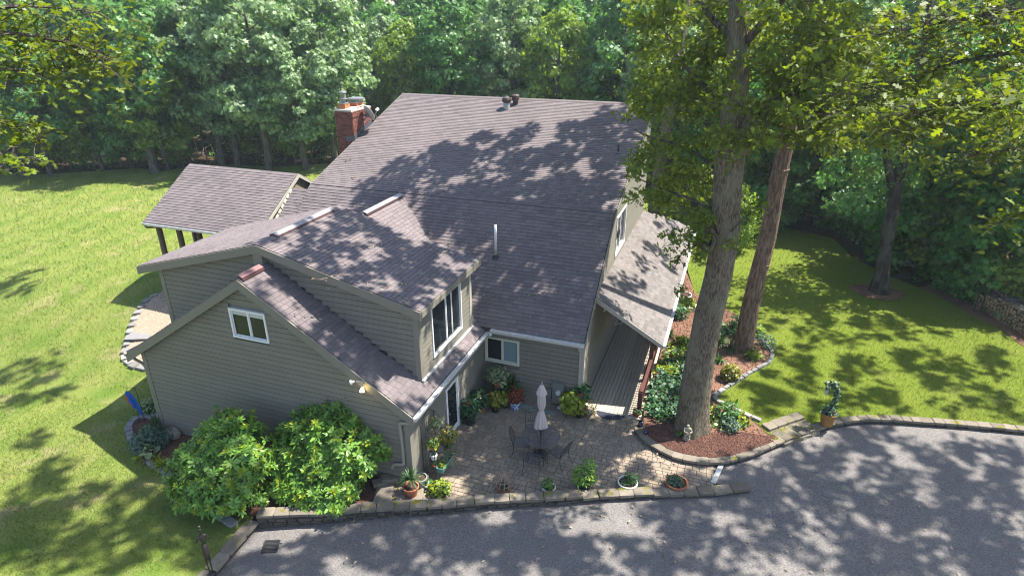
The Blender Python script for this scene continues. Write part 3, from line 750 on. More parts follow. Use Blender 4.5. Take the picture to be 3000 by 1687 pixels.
wall_solid('wall', [(-.03, 0.25, -1), (-.03, 12.5, -1), (-.03, 12.5, gable_z(12.5) - .17), (-.03, yB, 6.12), (-.03, 0.25, gable_z(0.25) - .17)], (-0.2, 0, 0))
wall_solid('wall', [(XL + .1, -0.2, -1), (XL + .1, 12.5, -1), (XL + .1, 12.5, gable_z(12.5) - .17), (XL + .1, yB, 6.12), (XL + .1, 0.0, gable_z(0) - .17)], (0.2, 0, 0), M['siding'])
wall_solid('wall', [(XL + .3, 12.4, -1), (-.23, 12.4, -1), (-.23, 12.4, 9), (XL + .3, 12.4, 9)], (0, 0.1, 0))
DYF, DXR, DXL, DYB = -4.50, -3.95, -13.55, -0.75
wall_solid('wall', [(DXL + .02, DYF + .03, 2.5), (DXR - .02, DYF + .03, 2.5), (DXR - .02, DYF + .03, dorm_z(DXR) - .17), (DX, DYF + .03, DZ - .17), (DXL + .02, DYF + .03, dorm_z(DXL) - .17)], (0, 0.18, 0))
wall_solid('wall', [(DXR - .03, DYF + .21, 2.5), (DXR - .03, DYB, 2.5), (DXR - .03, DYB, 5.42), (DXR - .03, DYF + .21, 5.42)], (-0.18, 0, 0))
wall_solid('wall', [(DXL + .03, DYF + .21, 2.5), (DXL + .03, DYB, 2.5), (DXL + .03, DYB, 5.5), (DXL + .03, DYF + .21, 5.5)], (0.18, 0, 0))
wall_solid('wall', [(DXL + .2, DYB - .02, 3), (DXR - .22, DYB - .02, 3), (DXR - .22, DYB - .02, dorm_z(DXR) - .2), (DX, DYB - .02, DZ - .2), (DXL + .2, DYB - .02, dorm_z(DXL) - .2)], (0, -0.12, 0))

# ---- clapboards
def clap(face, lo, hi, span, openings=(), expo=0.172, mirror=False):
    """face: (axis, value, outward sign). axis 'y' = board runs along x. span(z) -> (a,b) clear run at height z"""
    axis, val, sg = face
    z = lo
    while z < hi - 0.03:
        zt = min(z + expo - 0.021, hi + 0.02); a, b = span(z + expo * 0.8)
        a0, b0 = span(z + 0.01)
        a, b = max(a, a0 if a0 > a else a), min(b, b0 if b0 < b else b)
        runs = [(a, b)]
        for (oa, ob, oz0, oz1) in openings:
            if z + expo > oz0 and z < oz1:
                nr = []
                for (p, q) in runs:
                    if ob <= p or oa >= q: nr.append((p, q))
                    else:
                        if oa - p > .03: nr.append((p, oa))
                        if q - ob > .03: nr.append((ob, q))
                runs = [r for r in nr if r[1] - r[0] > .04]
        parts = []
        for (p, q) in runs:
            if q - p > 5.2:
                k = p + (q - p) * random.uniform(0.35, 0.65); parts += [(p, k - .002), (k + .002, q)]
            elif q - p > .05: parts.append((p, q))
        for (p, q) in parts:
            d0, d1 = 0.050, 0.036
            def P(s, dd, zz): return (s, val + sg * dd, zz) if axis == 'y' else (val + sg * dd, s, zz)
            v = [P(p, -.01, z), P(q, -.01, z), P(q, d0, z), P(p, d0, z), P(p, d1, zt), P(q, d1, zt), P(p, -.01, zt), P(q, -.01, zt)]
            mb = MB().add(v, [(0, 1, 2, 3), (3, 2, 5, 4), (4, 5, 7, 6), (0, 3, 4, 6), (1, 7, 5, 2)])
            mb.build('clapboard', M['siding'], house)
        z += expo
cb = 0.11
# surveyed openings
w1 = [GY(u, v, WY) for u, v in ((672, 898), (775.5, 917.5), (793.8, 1004), (689.4, 982.8))]
GW = (min(w1[0].x, w1[3].x), max(w1[1].x, w1[2].x), (w1[2].z + w1[3].z) / 2, (w1[0].z + w1[1].z) / 2)
w2 = [GY(u, v, 0) for u, v in ((1422, 981), (1523, 998), (1523, 1071), (1424, 1052))]
FW = (w2[0].x, w2[1].x, (w2[2].z + w2[3].z) / 2, (w2[0].z + w2[1].z) / 2)
DW = (-3.72, -1.56, 3.43, 5.15)
SW = (4.72, 6.74, 4.22, 5.88)
DR_ = (-3.34, -2.36, 0.0, 2.04)
def tri(zf, x0, x1, xc, slope):
    def f(z):
        # run where roof underside is above z
        top = zf - 0.19
        h = (top - z) / slope
        return (max(x0, xc - h), min(x1, xc + h))
    return f
clap(('y', WY, -1), -0.5, 6.05, tri(WZ, WXL_ + cb, WXR - cb, WX, WS), [(GW[0], GW[1], GW[2], GW[3])])
def dspan(z):
    top = DZ - 0.19
    return (max(DXL + cb, DX - (top - z) / DS2), min(DXR - cb, DX + (top - z) / DS1))
def dspan2(z):
    return dspan(z)
# upper gable: only above the lower roof, left and right of its ridge
def dl(z):
    a, b = dspan(z); return (a, min(b, WX - max(0, (WZ - z)) / WS) if z < WZ else b)
def dr(z):
    a, b = dspan(z); return (max(a, WX + max(0, (WZ - z)) / WS), b)
clap(('y', DYF, -1), 3.2, WZ - .02, lambda z: dl(z))
clap(('y', DYF, -1), 3.05, WZ - .02, lambda z: dr(z))
clap(('y', DYF, -1), WZ, 6.68, dspan)
clap(('x', DXR, 1), 3.08, 5.42, lambda z: (DYF + .12, DYB - .12), [DW])
clap(('y', 0.0, -1), 0.0, 2.72, lambda z: (WXR + .02, -cb), [FW])
clap(('x', WXR, 1), 0.0, 2.6, lambda z: (WY + .12, -0.02), [DR_])
def gspan(z):
    # along y on the right gable
    top = z + .2
    if z < 2.7: return (cb, 12.4)
    y0 = (top - 6.3) / 0.79 + 3.84 if top < 6.3 else (top - 6.3) / 0.332 + 3.84
    return (max(cb, y0 + .05), 12.4)
clap(('x', 0.0, 1), 0.06, 9.0, gspan, [SW, (PY0 - .05, 12.6, PZ0 - .1, PZ0 + .08)])
clap(('x', DXL, -1), 3.4, 5.45, lambda z: (DYF + .12, DYB), [])
clap(('x', WXL_, -1), -0.5, 2.8, lambda z: (WY + .12, 0.9), [])

# ---- trim: corner boards, rakes, fascia
def board(name, mtl, *bars):
    mb = MB()
    for b_ in bars: mb.bar(*b_)
    return mb.build(name, M[mtl], house)
def corner(x, y, z0, z1, sx, sy, m='trim'):
    mb = MB(); mb.box((x + sx * -.025, y + sy * .03, (z0 + z1) / 2), (.17, .06, z1 - z0)); mb.box((x + sx * .03, y - sy * .055, (z0 + z1) / 2), (.06, .108, z1 - z0))
    return mb.build('corner_board', M[m], house)
corner(WXR, WY, -0.3, 2.72, 1, -1); corner(WXL_, WY, -0.8, 2.88, -1, -1)
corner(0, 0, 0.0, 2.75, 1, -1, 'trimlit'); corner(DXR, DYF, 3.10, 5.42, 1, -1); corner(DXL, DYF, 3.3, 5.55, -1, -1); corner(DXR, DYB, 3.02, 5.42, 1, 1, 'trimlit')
def rake(x0, z0, x1, z1, y, h, th=0.045, m='trim'):
    return MB().prism([(x0, y, z0 - h), (x1, y, z1 - h), (x1, y, z1), (x0, y, z0)], (0, -th, 0)).build('rake_board', M[m], house)
rake(-14.36, wing_z(-14.36) - .01, WX, WZ - .01, yW0, 0.30); rake(WX, WZ - .01, -3.52, wing_z(-3.52) - .01, yW0, 0.30)
rake(-14.28, dorm_z(-14.28) - .01, DX, DZ - .01, yD0, 0.26); rake(DX, DZ - .01, -3.66, dorm_z(-3.66) - .01, yD0, 0.26)
# soffits under the rakes
MB().prism([(-14.3, yW0, wing_z(-14.3) - .2), (WX, yW0, WZ - .2), (WX, WY + .02, WZ - .2), (-14.3, WY + .02, wing_z(-14.3) - .2)], (0, 0, .03)).prism([(WX, yW0, WZ - .2), (-3.6, yW0, wing_z(-3.6) - .2), (-3.6, WY + .02, wing_z(-3.6) - .2), (WX, WY + .02, WZ - .2)], (0, 0, .03)).build('soffit', M['trim'], house)
MB().box((-9.13, -4.63, 6.26), (0.34, 0.25, 0.86)).build('ridge_beam_box', M['trim'], house)
# dormer eave fascia, side fascia at the back
board('fascia', 'trim', ((-3.66, yD0, dorm_z(-3.68) - .11), (-3.66, yD1, dorm_z(-3.68) - .11), .04, .2))
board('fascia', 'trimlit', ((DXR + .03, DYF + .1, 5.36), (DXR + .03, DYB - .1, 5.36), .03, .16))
board('fascia', 'trim', ((-14.27, yD0, dorm_z(-14.25) - .11), (-14.27, yD1, dorm_z(-14.25) - .11), .04, .2))
board('base_trim', 'gutter', ((DXR + .06, DYF - .05, 3.09), (DXR + .06, DYB + .05, 3.09), .12, .05))
# white drip strip at the dormer's back corner and main rake
MB().prism([(XRR + .02, yE, main_low(yE) - .17), (XRR + .02, yB, 6.13), (XRR + .02, yB, 6.3), (XRR + .02, yE, main_low(yE))], (.03, 0, 0)).prism([(XRR + .02, yB, 6.13), (XRR + .02, yR, main_up(yR) - .17), (XRR + .02, yR, main_up(yR)), (XRR + .02, yB, 6.3)], (.03, 0, 0)).build('rake_board', M['trim'], house)
MB().prism([(XL - .02, yE, main_low(yE) - .2), (XL - .02, yB, 6.1), (XL - .02, yB, 6.3), (XL - .02, yE, main_low(yE))], (-.03, 0, 0)).prism([(XL - .02, yB, 6.1), (XL - .02, yR, main_up(yR) - .2), (XL - .02, yR, main_up(yR)), (XL - .02, yB, 6.3)], (-.03, 0, 0)).build('rake_board', M['trim'], house)

# ---- gutters
def gutter(a, b, w_=0.13, h=0.12, m='gutter', name='gutter'):
    a, b = Vector(a), Vector(b); d = (b - a).normalized(); s_ = d.cross(Vector((0, 0, 1)))
    prof = [(-w_ / 2, 0), (w_ / 2 - .02, 0), (w_ / 2, h * .6), (w_ / 2 + .01, h), (w_ / 2 - .02, h), (w_ / 2 - .035, h * .75), (-w_ / 2 + .02, h * .75), (-w_ / 2 + .02, h), (-w_ / 2, h)]
    pts = [a + s_ * p + Vector((0, 0, q)) for p, q in prof]
    return MB().prism(pts, b - a).build(name, M[m], house)
gutter((-3.30, yE - .07, 2.82), (XRR + .02, yE - .07, 2.82))
gutter((-3.44, yW0 - .03, 2.66), (-3.44, -0.42, 2.66))
MB().box((-3.36, -.45, 2.745), (.2, .12, .11), rz=-.7).build('gutter', M['gutter'], house)
gutter((-14.42, -0.2, 2.66), (-14.42, yW0 - .02, 2.66), m='dspout')
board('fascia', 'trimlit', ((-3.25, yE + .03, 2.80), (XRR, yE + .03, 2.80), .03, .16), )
board('fascia', 'trim', ((-3.55, yW0 + .05, 2.66), (-3.55, -.4, 2.66), .03, .2))
MB().prism([(-3.78, yE + .03, 2.70), (XRR, yE + .03, 2.70), (XRR, 0.02, 2.72), (-3.78, 0.02, 2.72)], (0, 0, .02)).prism([(-3.8, yW0 + .05, 2.57), (-3.55, yW0 + .05, 2.57), (-3.55, -.02, 2.57), (-3.8, -.02, 2.57)], (0, 0, .02)).build('soffit', M['trim'], house)
def spout(pts, m='dspout', r=.05):
    return MB().tube(smooth3(pts), r, 8).build('downspout', M[m], house, smooth=True)
def smooth3(pts, n=4):
    return [Vector(p) for p in smooth_poly(pts, n)]
spout([(-3.52, -5.86, 2.70), (-3.56, -5.86, 2.52), (-3.86, -5.85, 2.46), (-4.0, -5.83, 2.36), (-4.0, -5.81, 1.9), (-4.0, -5.81, 1.05), (-4.05, -5.83, 0.92), (-4.3, -5.86, 0.86), (-4.38, -5.88, 0.72)])
MB().box((-.07, -.09, 2.62), (.16, .12, .3)).box((-.07, -.07, 1.25), (.085, .07, 2.5)).build('downspout', M['trimlit'], house)
spout([(-14.4, -5.7, 2.62), (-14.3, -5.7, 2.45), (-13.95, -5.7, 2.3), (-13.9, -5.7, 1.9), (-13.9, -5.7, 0)])

# ---- ridge vents, pipes, turbine
mb = MB().prism([(DX - .16, -3.95, DZ + .03), (DX, -3.95, DZ + .085), (DX, -.95, DZ + .085), (DX - .16, -.95, DZ + .03)], (0, 0, .02)).prism([(DX, -3.95, DZ + .085), (DX + .16, -3.95, DZ + .03), (DX + .16, -.95, DZ + .03), (DX, -.95, DZ + .085)], (0, 0, .02))
v_ = mb.build('ridge_vent', M['ridgevent'], house); MB().box((DX + .155, -2.45, DZ), (.05, 3.0, .06)).box((DX, -3.93, DZ + .03), (.28, .03, .07)).build('vent_edge', M['ridgedark'], v_)
mb = MB().prism([(WX - .16, .77, WZ + .02), (WX, .77, WZ + .09), (WX, 3.6, WZ + .09), (WX - .16, 3.6, WZ + .02)], (0, 0, .02)).prism([(WX, .77, WZ + .09), (WX + .16, .77, WZ + .02), (WX + .16, 3.6, WZ + .02), (WX, 3.6, WZ + .09)], (0, 0, .02))
v_ = mb.build('ridge_vent', M['ridgevent'], house); MB().box((WX + .15, 2.2, WZ - .03), (.04, 2.82, .05)).build('vent_edge', M['ridgedark'], v_)
mb = MB().prism([(WX - .15, -5.85, WZ + .02), (WX, -5.85, WZ + .09), (WX, -4.95, WZ + .09), (WX - .15, -4.95, WZ + .02)], (0, 0, .02)).prism([(WX, -5.85, WZ + .09), (WX + .15, -5.85, WZ + .02), (WX + .15, -4.95, WZ + .02), (WX, -4.95, WZ + .09)], (0, 0, .02))
v_ = mb.build('ridge_vent', M['ridgered'], house); v_['label'] = 'short dull red ridge vent on the front gable'; MB().box((WX + .16, -5.4, WZ - .03), (.04, .9, .05)).build('vent_edge', M['ridgedark'], v_)
mb = MB()
for k in range(10):
    y0 = yW0 + k * .16
    if y0 < -4.6:
        for sg in (-1, 1): mb.prism([(WX, y0, WZ + .012), (WX + sg * .15, y0, WZ - .096 + .012), (WX + sg * .15, y0 + .16, WZ - .096 + .012), (WX, y0 + .16, WZ + .012)][::sg], (0, 0, .012))
mb.build('ridge_cap', M['shingle'], house)
mb = MB()
for k in range(28):
    y0 = -.4 + k * .16
    if y0 < 3.75:
        for sg in (-1, 1): mb.prism([(WX, y0, WZ + .012), (WX + sg * .15, y0, WZ - .096 + .012), (WX + sg * .15, y0 + .16, WZ - .096 + .012), (WX, y0 + .16, WZ + .012)][::sg], (0, 0, .012))
mb.build('ridge_cap', M['shingle'], house)
vp = MB().tube([(-3.97, 1.87, 5.05), (-3.97, 1.87, 6.02)], .052, 10).build('vent_pipe', M['pvc'], house, smooth=True); vp['label'] = 'tall white vent pipe on a dark collar, middle of the lower slope'
MB().tube([(-3.97, 1.87, 4.72), (-3.97, 1.87, 5.05)], .058, 10).build('pipe_base', M['dspout'], vp); MB().lathe([(.15, 0), (.11, .09), (.08, .15)], 12, (-3.97, 1.87, 4.70)).build('collar', M['black'], vp)
vp = MB().tube([(-.69, 8.09, 7.6), (-.69, 8.09, 8.08)], .045, 8).build('vent_pipe', M['rustdark'], house); MB().lathe([(.16, 0), (.08, .06)], 10, (-.69, 8.09, 7.70)).build('collar', M['flash'], vp)
# turbine ventilator with a squat vent behind it
tb = MB().lathe([(.19, 0), (.17, .03), (.165, .30), (.16, .31)], 16, (-7.05, 11.5, 8.82)).build('turbine_vent', M['galv'], house, smooth=True)
mb = MB(); R0 = .24
for k in range(22):
    a = 2 * pi * k / 22; a2 = a + .35
    pr = [(.10, 0), (.20, .03), (.235, .11), (.235, .17), (.2, .25), (.10, .30), (.03, .31)]
    P1 = [(-7.05 + r_ * math.cos(a), 11.5 + r_ * math.sin(a), 9.12 + z_) for r_, z_ in pr]; P2 = [(-7.05 + r_ * .94 * math.cos(a2), 11.5 + r_ * .94 * math.sin(a2), 9.12 + z_) for r_, z_ in pr]
    b0 = len(mb.v); mb.add(P1 + P2, [(i, i + 1, 7 + i + 1, 7 + i) for i in range(6)])
mb.lathe([(.17, .01), (.20, .13), (.17, .25)], 14, (-7.05, 11.5, 9.12)).lathe([(.12, .29), (.05, .33)], 12, (-7.05, 11.5, 9.12))
mb.build('turbine_head', M['rustdark'], tb)
MB().box((-7.05, 11.42, 8.81), (.55, .55, .03), mtx=Matrix.Rotation(math.atan(.332), 3, 'X')).build('base_flashing', M['dspout'], tb)
v2 = MB().lathe([(.13, 0), (.13, .24), (.2, .26), (.2, .5), (.14, .55)], 12, (-6.74, 11.95, 8.94)).build('roof_vent', M['rustdark'], house)

# ---- chimney
chx0, chx1, chy0, chy1, chz = -14.52, -13.60, 7.62, 9.28, 8.90
ch = MB().box(((chx0 + chx1) / 2, (chy0 + chy1) / 2, 3.9), (chx1 - chx0 - .03, chy1 - chy0 - .03, 9.9)).build('chimney', M['mortar'], house)
bm_ = MB(); zz = 4.6; r_ = 0
while zz < chz - .02:
    wide = .03 if zz > chz - .30 else 0
    for (a0, a1, fix, ax) in ((chx0, chx1, chy0, 'x'), (chy0, chy1, chx1, 'y'), (chy0, chy1, chx0, 'y')):
        p = a0 - (0 if r_ % 2 else .11)
        while p < a1:
            a, b = max(a0, p), min(a1, p + .205)
            if b - a > .03:
                if ax == 'x': bm_.box(((a + b) / 2, fix + .02 - wide, zz + .03), (b - a - .012, .09, .058))
                else: bm_.box((fix + (.0 if fix == chx1 else 0) + (wide - .02 if fix == chx1 else .02 - wide), (a + b) / 2, zz + .03), (.09, b - a - .012, .058))
            p += .215
    zz += .072; r_ += 1
tag(bm_.build('bricks', M['brick'], ch), kind='stuff')
MB().box(((chx0 + chx1) / 2, (chy0 + chy1) / 2, chz + .03), (chx1 - chx0 + .08, chy1 - chy0 + .08, .10)).prism([(chx0 + .05, chy0 + .05, chz + .08), (chx1 - .05, chy0 + .05, chz + .08), (chx1 - .15, chy1 - .2, chz + .15), (chx0 + .15, chy1 - .2, chz + .15)], (0, 0, .03)).build('chimney_cap', M['concrete'], ch)
MB().box((-14.2, 7.95, chz + .2), (.42, .42, .22)).box((-14.02, 8.75, chz + .2), (.46, .6, .2)).build('flue_tile', M['clay'], ch)
MB().lathe([(.24, 0), (.24, .03), (.12, .05), (.12, .2), (.2, .22), (.2, .25), (.085, .27), (.085, .50), (.19, .53), (.17, .57), (.05, .61)], 16, (-14.2, 7.95, chz + .32)).build('flue_cap', M['galv'], ch, smooth=False)
MB().box((-14.02, 8.75, chz + .33), (.5, .66, .06)).lathe([(.28, .0), (.28, .06), (.40, .08), (.40, .15), (.1, .19)], 20, (-14.02, 8.8, chz + .36)).build('flue_cap', M['galv'], ch)
mb = MB()
for k in range(9):
    y0 = 7.60 + k * .19; mb.box((chx1 + .035, y0 + .09, main_up(y0 + .09) + .10), (.02, .185, .26))
mb.box(((chx0 + chx1) / 2 + .3, chy0 - .03, main_up(7.6) + .08), (.5, .02, .24)).build('step_flashing', M['flash'], ch)

# ---- sun room: log posts, rails, gable
sr = slab('sun_room_floor', [[(-20.5, 1.5, 2.0), (-14.5, 1.5, 2.0), (-14.5, 7.0, 2.0), (-20.5, 7.0, 2.0)]], house, M['log'], .25)
for sy in (1.45, 7.1):
    for px in (-20.45, -19.25, -18.1, -16.9, -15.7):
        MB().tube([(px, sy, -.8), (px, sy, 4.55)], .125, 10).build('post', M['log'], house, smooth=True)
    board('rail', 'log', ((-20.45, sy, 2.95), (-14.6, sy, 2.95), .10, .12)); board('rail', 'log', ((-20.45, sy, 4.52), (-14.6, sy, 4.52), .14, .16))
for sy in (3.3, 5.2): MB().tube([(-20.45, sy, -.8), (-20.45, sy, 4.9)], .1, 8).build('post', M['log'], house, smooth=True)
gutter((SXL, SYE - .05, SZE - .13), (SXR, SYE - .05, SZE - .13), .12, .11, 'gutter')
MB().prism([(SXR - .02, SYE, SZE - .18), (SXR - .02, SYR, SZR - .18), (SXR - .02, SYR, SZR - .02), (SXR - .02, SYE, SZE - .02)], (.05, 0, 0)).prism([(SXR - .02, SYR, SZR - .18), (SXR - .02, SYF, SZE - .18), (SXR - .02, SYF, SZE - .02), (SXR - .02, SYR, SZR - .02)], (.05, 0, 0)).build('rake_board', M['trimlit'], house)
wall_solid('gable_wall', [(SXR - .12, SYE + .3, -1), (SXR - .12, SYF - .3, -1), (SXR - .12, SYF - .3, SZE + .02), (SXR - .12, SYR, SZR - .18), (SXR - .12, SYE + .3, SZE + .02)], (-.12, 0, 0), M['sunwall'])
spout([(SXL + .1, SYE - .02, SZE - .14), (SXL + .12, SYE + .05, SZE - .26), (SXL + .4, SYE + .3, SZE - .3)], 'log', .045)
mb = MB()
for k in range(11):
    y0 = 1.25 + k * .215; mb.box((-14.35, y0, main_low(y0) + .05), (.05, .2, .11), mtx=Matrix.Rotation(math.atan(.79), 3, 'X'))
mb.build('step_flashing', M['cream'], house)

# ---- windows and doors
def window(face, a, b, z0, z1, m='white', panes=('glass', 'glass'), fw=.075, name='window', split=.5, blinds=False):
    axis, val, sg = face
    def P(s, d, z): return (s, val + sg * d, z) if axis == 'y' else (val + sg * d, s, z)
    def bx(mb, s0, s1, d0, d1, q0, q1):
        c = P((s0 + s1) / 2, (d0 + d1) / 2, (q0 + q1) / 2); dd = (abs(s1 - s0), abs(d1 - d0), abs(q1 - q0)) if axis == 'y' else (abs(d1 - d0), abs(s1 - s0), abs(q1 - q0)); mb.box(c, dd)
    fr = MB(); bx(fr, a, b, -.02, .075, z1 - fw, z1); bx(fr, a, b, -.02, .085, z0, z0 + fw); bx(fr, a, a + fw, -.02, .075, z0 + fw, z1 - fw); bx(fr, b - fw, b, -.02, .075, z0 + fw, z1 - fw)
    o = fr.build(name, M[m], house)
    mid = a + (b - a) * split
    s = MB(); bx(s, mid - .022, mid + .022, -.02, .035, z0 + fw, z1 - fw)
    for (p, q) in ((a + fw, mid - .03), (mid + .03, b - fw)):
        bx(s, p, q, -.02, .022, z0 + fw, z0 + fw + .03); bx(s, p, q, -.02, .022, z1 - fw - .03, z1 - fw); bx(s, p, p + .018, -.02, .022, z0 + fw, z1 - fw); bx(s, q - .018, q, -.02, .022, z0 + fw, z1 - fw)
    s.build('sash', M[m], o)
    for k, (p, q) in enumerate(((a + fw, mid - .03), (mid + .03, b - fw))):
        g = MB(); bx(g, p, q, -.012, .004, z0 + fw, z1 - fw); g.build('pane', M[panes[k]], o)
    return o
gwo = window(('y', WY, -1), *GW, fw=.06)
MB().box(((GW[0] + GW[1]) / 2, WY - .006, GW[3] - .15), (GW[1] - GW[0] - .14, .006, .14)).build('blind', M['curtain'], gwo)
fwo = window(('y', 0.0, -1), *FW, m='cream', panes=('glass', 'frosted'))
dwo = window(('x', DXR, 1), *DW, split=.5, fw=.05)
# a curtain and a pale sill seen behind the right-hand pane of the dormer
MB().box((DXR + .006, -2.2, 4.3), (.004, .10, 1.45)).build('curtain', M['curtain'], dwo)
window(('x', 0.0, 1), *SW)
o = MB().box((WXR + .02, (DR_[0] + DR_[1]) / 2, 2.0), (.07, 1.0, .10)).box((WXR + .02, DR_[0] + .06, 1.0), (.07, .10, 1.9)).box((WXR + .02, DR_[1] - .06, 1.0), (.07, .10, 1.9)).build('door_frame', M['white'], house)
d_ = MB().box((WXR + .0, (DR_[0] + DR_[1]) / 2, 1.0), (.03, .78, 1.9)).build('door', M['white'], house)
MB().box((WXR + .02, (DR_[0] + DR_[1]) / 2, 1.1), (.02, .62, 1.6)).build('pane', M['glass'], d_)
MB().sphere((WXR + .06, DR_[0] + .18, 1.0), .03).build('handle', M['galv'], d_)

# ---- porch: deck, rail, posts
pd = MB().box((1.07, 7.6, -.14), (2.1, 15.0, .22)).build('porch_deck', M['inner'], house)
for k in range(15):
    x0 = .06 + k * .1415; MB().box((x0 + .07, 7.6, .012), (.127, 15.1, .075)).build('plank', M['plank'], pd)
MB().box((1.06, 0.035, -.02), (2.16, .03, .13)).build('front_edge', M['plank'], pd)
MB().box((2.25, 7.6, .03), (.14, 15.16, .05)).box((2.29, 7.6, -.09), (.03, 15.1, .2)).build('rim_board', M['rim'], pd)
MB().box((2.06, 7.6, 1.0), (.17, 14.6, .05)).box((2.06, 7.6, .93), (.05, 14.5, .09)).box((2.06, 7.6, .18), (.05, 14.5, .08)).build('porch_rail', M['rail'], house)
MB().box((2.06, .31, .52), (.15, .14, .94)).build('rail_post', M['rail'], house)
for k in range(110):
    if k < 90: MB().box((2.06, .5 + k * .125, .55), (.035, .035, .70)).build('baluster', M['rail'], house)
for py in (2.75, 6.0, 9.2, 12.4, 14.9): MB().box((2.06, py, 1.20), (.15, .15, 2.3)).build('porch_post', M['rail'], house)
board('porch_beam', 'rail', ((2.06, PY0 + .1, 2.46), (2.06, 15.0, 2.46), .14, .2))
MB().prism([(0.03, PY0, PZ0 - .18), (PX, PY0, PZ1 - .18), (PX, PY0, PZ1 - .005), (0.03, PY0, PZ0 - .005)], (0, -.04, 0)).build('rake_board', M['trimlit'], house)
gutter((PX + .06, PY0 - .03, PZ1 - .13), (PX + .06, PY1 + PX, PZ1 - .13), .10, .11, 'gutter')
MB().prism([(0.02, PY0 + .02, PZ0 - .19), (PX, PY0 + .02, PZ1 - .19), (PX, PY1 + 2, PZ1 - .19), (0.02, PY1, PZ0 - .19)], (0, 0, -.02)).build('porch_ceiling', M['sunwall'], house)
MB().tube([(.9, 1.7, 3.2), (.75, 1.7, 2.75)], .012, 5).tube([(.9, 1.7, 3.2), (1.02, 1.75, 2.85)], .012, 5).tube([(.75, 1.7, 2.75), (1.02, 1.75, 2.85)], .012, 5).build('porch_hook', M['rim'], house)

# ---- things fixed to the house
t = thing('satellite_dish', 'grey satellite dish on a bent arm at the chimney', 'satellite dish')
a_ = Vector((-13.18, 8.42, 8.72)); nrm = Vector((.38, .80, .48)).normalized(); q_ = nrm.to_track_quat('Z', 'Y').to_matrix()
mb = MB(); prof = [(.001, 0), (.14, .012), (.27, .045), (.36, .085), (.365, .09), (.36, .075), (.27, .03), (.14, -.005), (.001, -.016)]
mb.lathe(prof, 20, cap=False); mb.v = [tuple(q_ @ Vector((v[0] * 1.0, v[1] * 1.15, v[2])) + a_) for v in mb.v]
mb.build('dish', M['dish'], t, smooth=True)
MB().tube([a_ - nrm * .02, a_ + Vector((-.05, -.12, -.12)), (-13.34, 8.12, 8.35), (-13.42, 8.02, 8.0), (-13.52, 7.95, 7.92)], .028, 8).build('mast', M['flash'], t)
MB().tube([a_ + q_ @ Vector((0, -.38, .05)), a_ + nrm * .52 + q_ @ Vector((0, -.16, 0))], .02, 6).build('feed_arm', M['galv'], t)
MB().box(a_ + nrm * .56 + q_ @ Vector((0, -.12, 0)), (.12, .1, .16), mtx=q_).build('feed_horn', M['whitepot'], t)
MB().box(a_ - nrm * .09, (.16, .16, .12), mtx=q_).build('bracket', M['flash'], t)

t = thing('flood_light', 'twin flood light under the gable rake with one bulb lit', 'flood light')
b_ = GY(1062, 1116, yW0 - .06)
MB().box(b_ + Vector((0, .02, 0)), (.10, .05, .10)).build('mount', M['trim'], t)
e1 = b_ + Vector((-.30, -.12, -.03)); e2 = b_ + Vector((.06, -.16, -.22))
MB().tube([b_, b_.lerp(e1, .55)], .028, 8).tube([b_, b_.lerp(e2, .55)], .028, 8).build('socket', M['galv'], t)
def bulb(e, dirv, m, nm):
    R = dirv.normalized().to_track_quat('Z', 'Y').to_matrix(); mb = MB().lathe([(.03, -.10), (.035, -.06), (.07, .0), (.075, .02), (.05, .035), (.002, .04)], 14)
    mb.v = [tuple(R @ Vector(v) + e) for v in mb.v]; mb.build(nm, m, t, smooth=True)
bulb(e1, e1 - b_ + Vector((0, 0, -.08)), M['bulb'], 'bulb'); bulb(e2, e2 - b_, M['lampon'], 'lit_bulb')

t = thing('electric_meter', 'grey electric meter box with round white dial on the front wall', 'meter box')
p = GY(1637, 1147, -.10)
MB().box((p.x, -.12, p.z), (.42, .20, .82)).box((p.x, -.13, p.z + .42), (.45, .24, .03)).build('box', M['metergrey'], t)
MB().tube([(p.x + .02, -.22, p.z + .05), (p.x + .02, -.30, p.z + .05)], .09, 16).build('dial', M['whitepot'], t, smooth=False)
MB().tube([(p.x - .12, -.12, p.z - .4), (p.x - .12, -.12, 0)], .04, 8).tube([(p.x + .1, -.12, p.z - .4), (p.x + .1, -.12, 0)], .04, 8).build('conduit', M['metergrey'], t)
MB().box((p.x - .36, -.08, .45), (.16, .1, .42)).build('side_box', M['metergrey'], t)
MB().box((p.x + .12, -.25, .05), (.2, .1, .09)).build('pipe_end', M['whitepot'], t)

t = thing('wreath', 'small dark wreath hanging on the upstairs side window', 'wreath')
wp = GX(1811, 683, .09); mb = MB()
pts = [(wp.x, wp.y + .17 * math.cos(a), wp.z + .17 * math.sin(a)) for a in np.linspace(0, 2 * pi, 17)]
mb.tube(pts, .045, 6); mb.build('ring', M['black'], t)
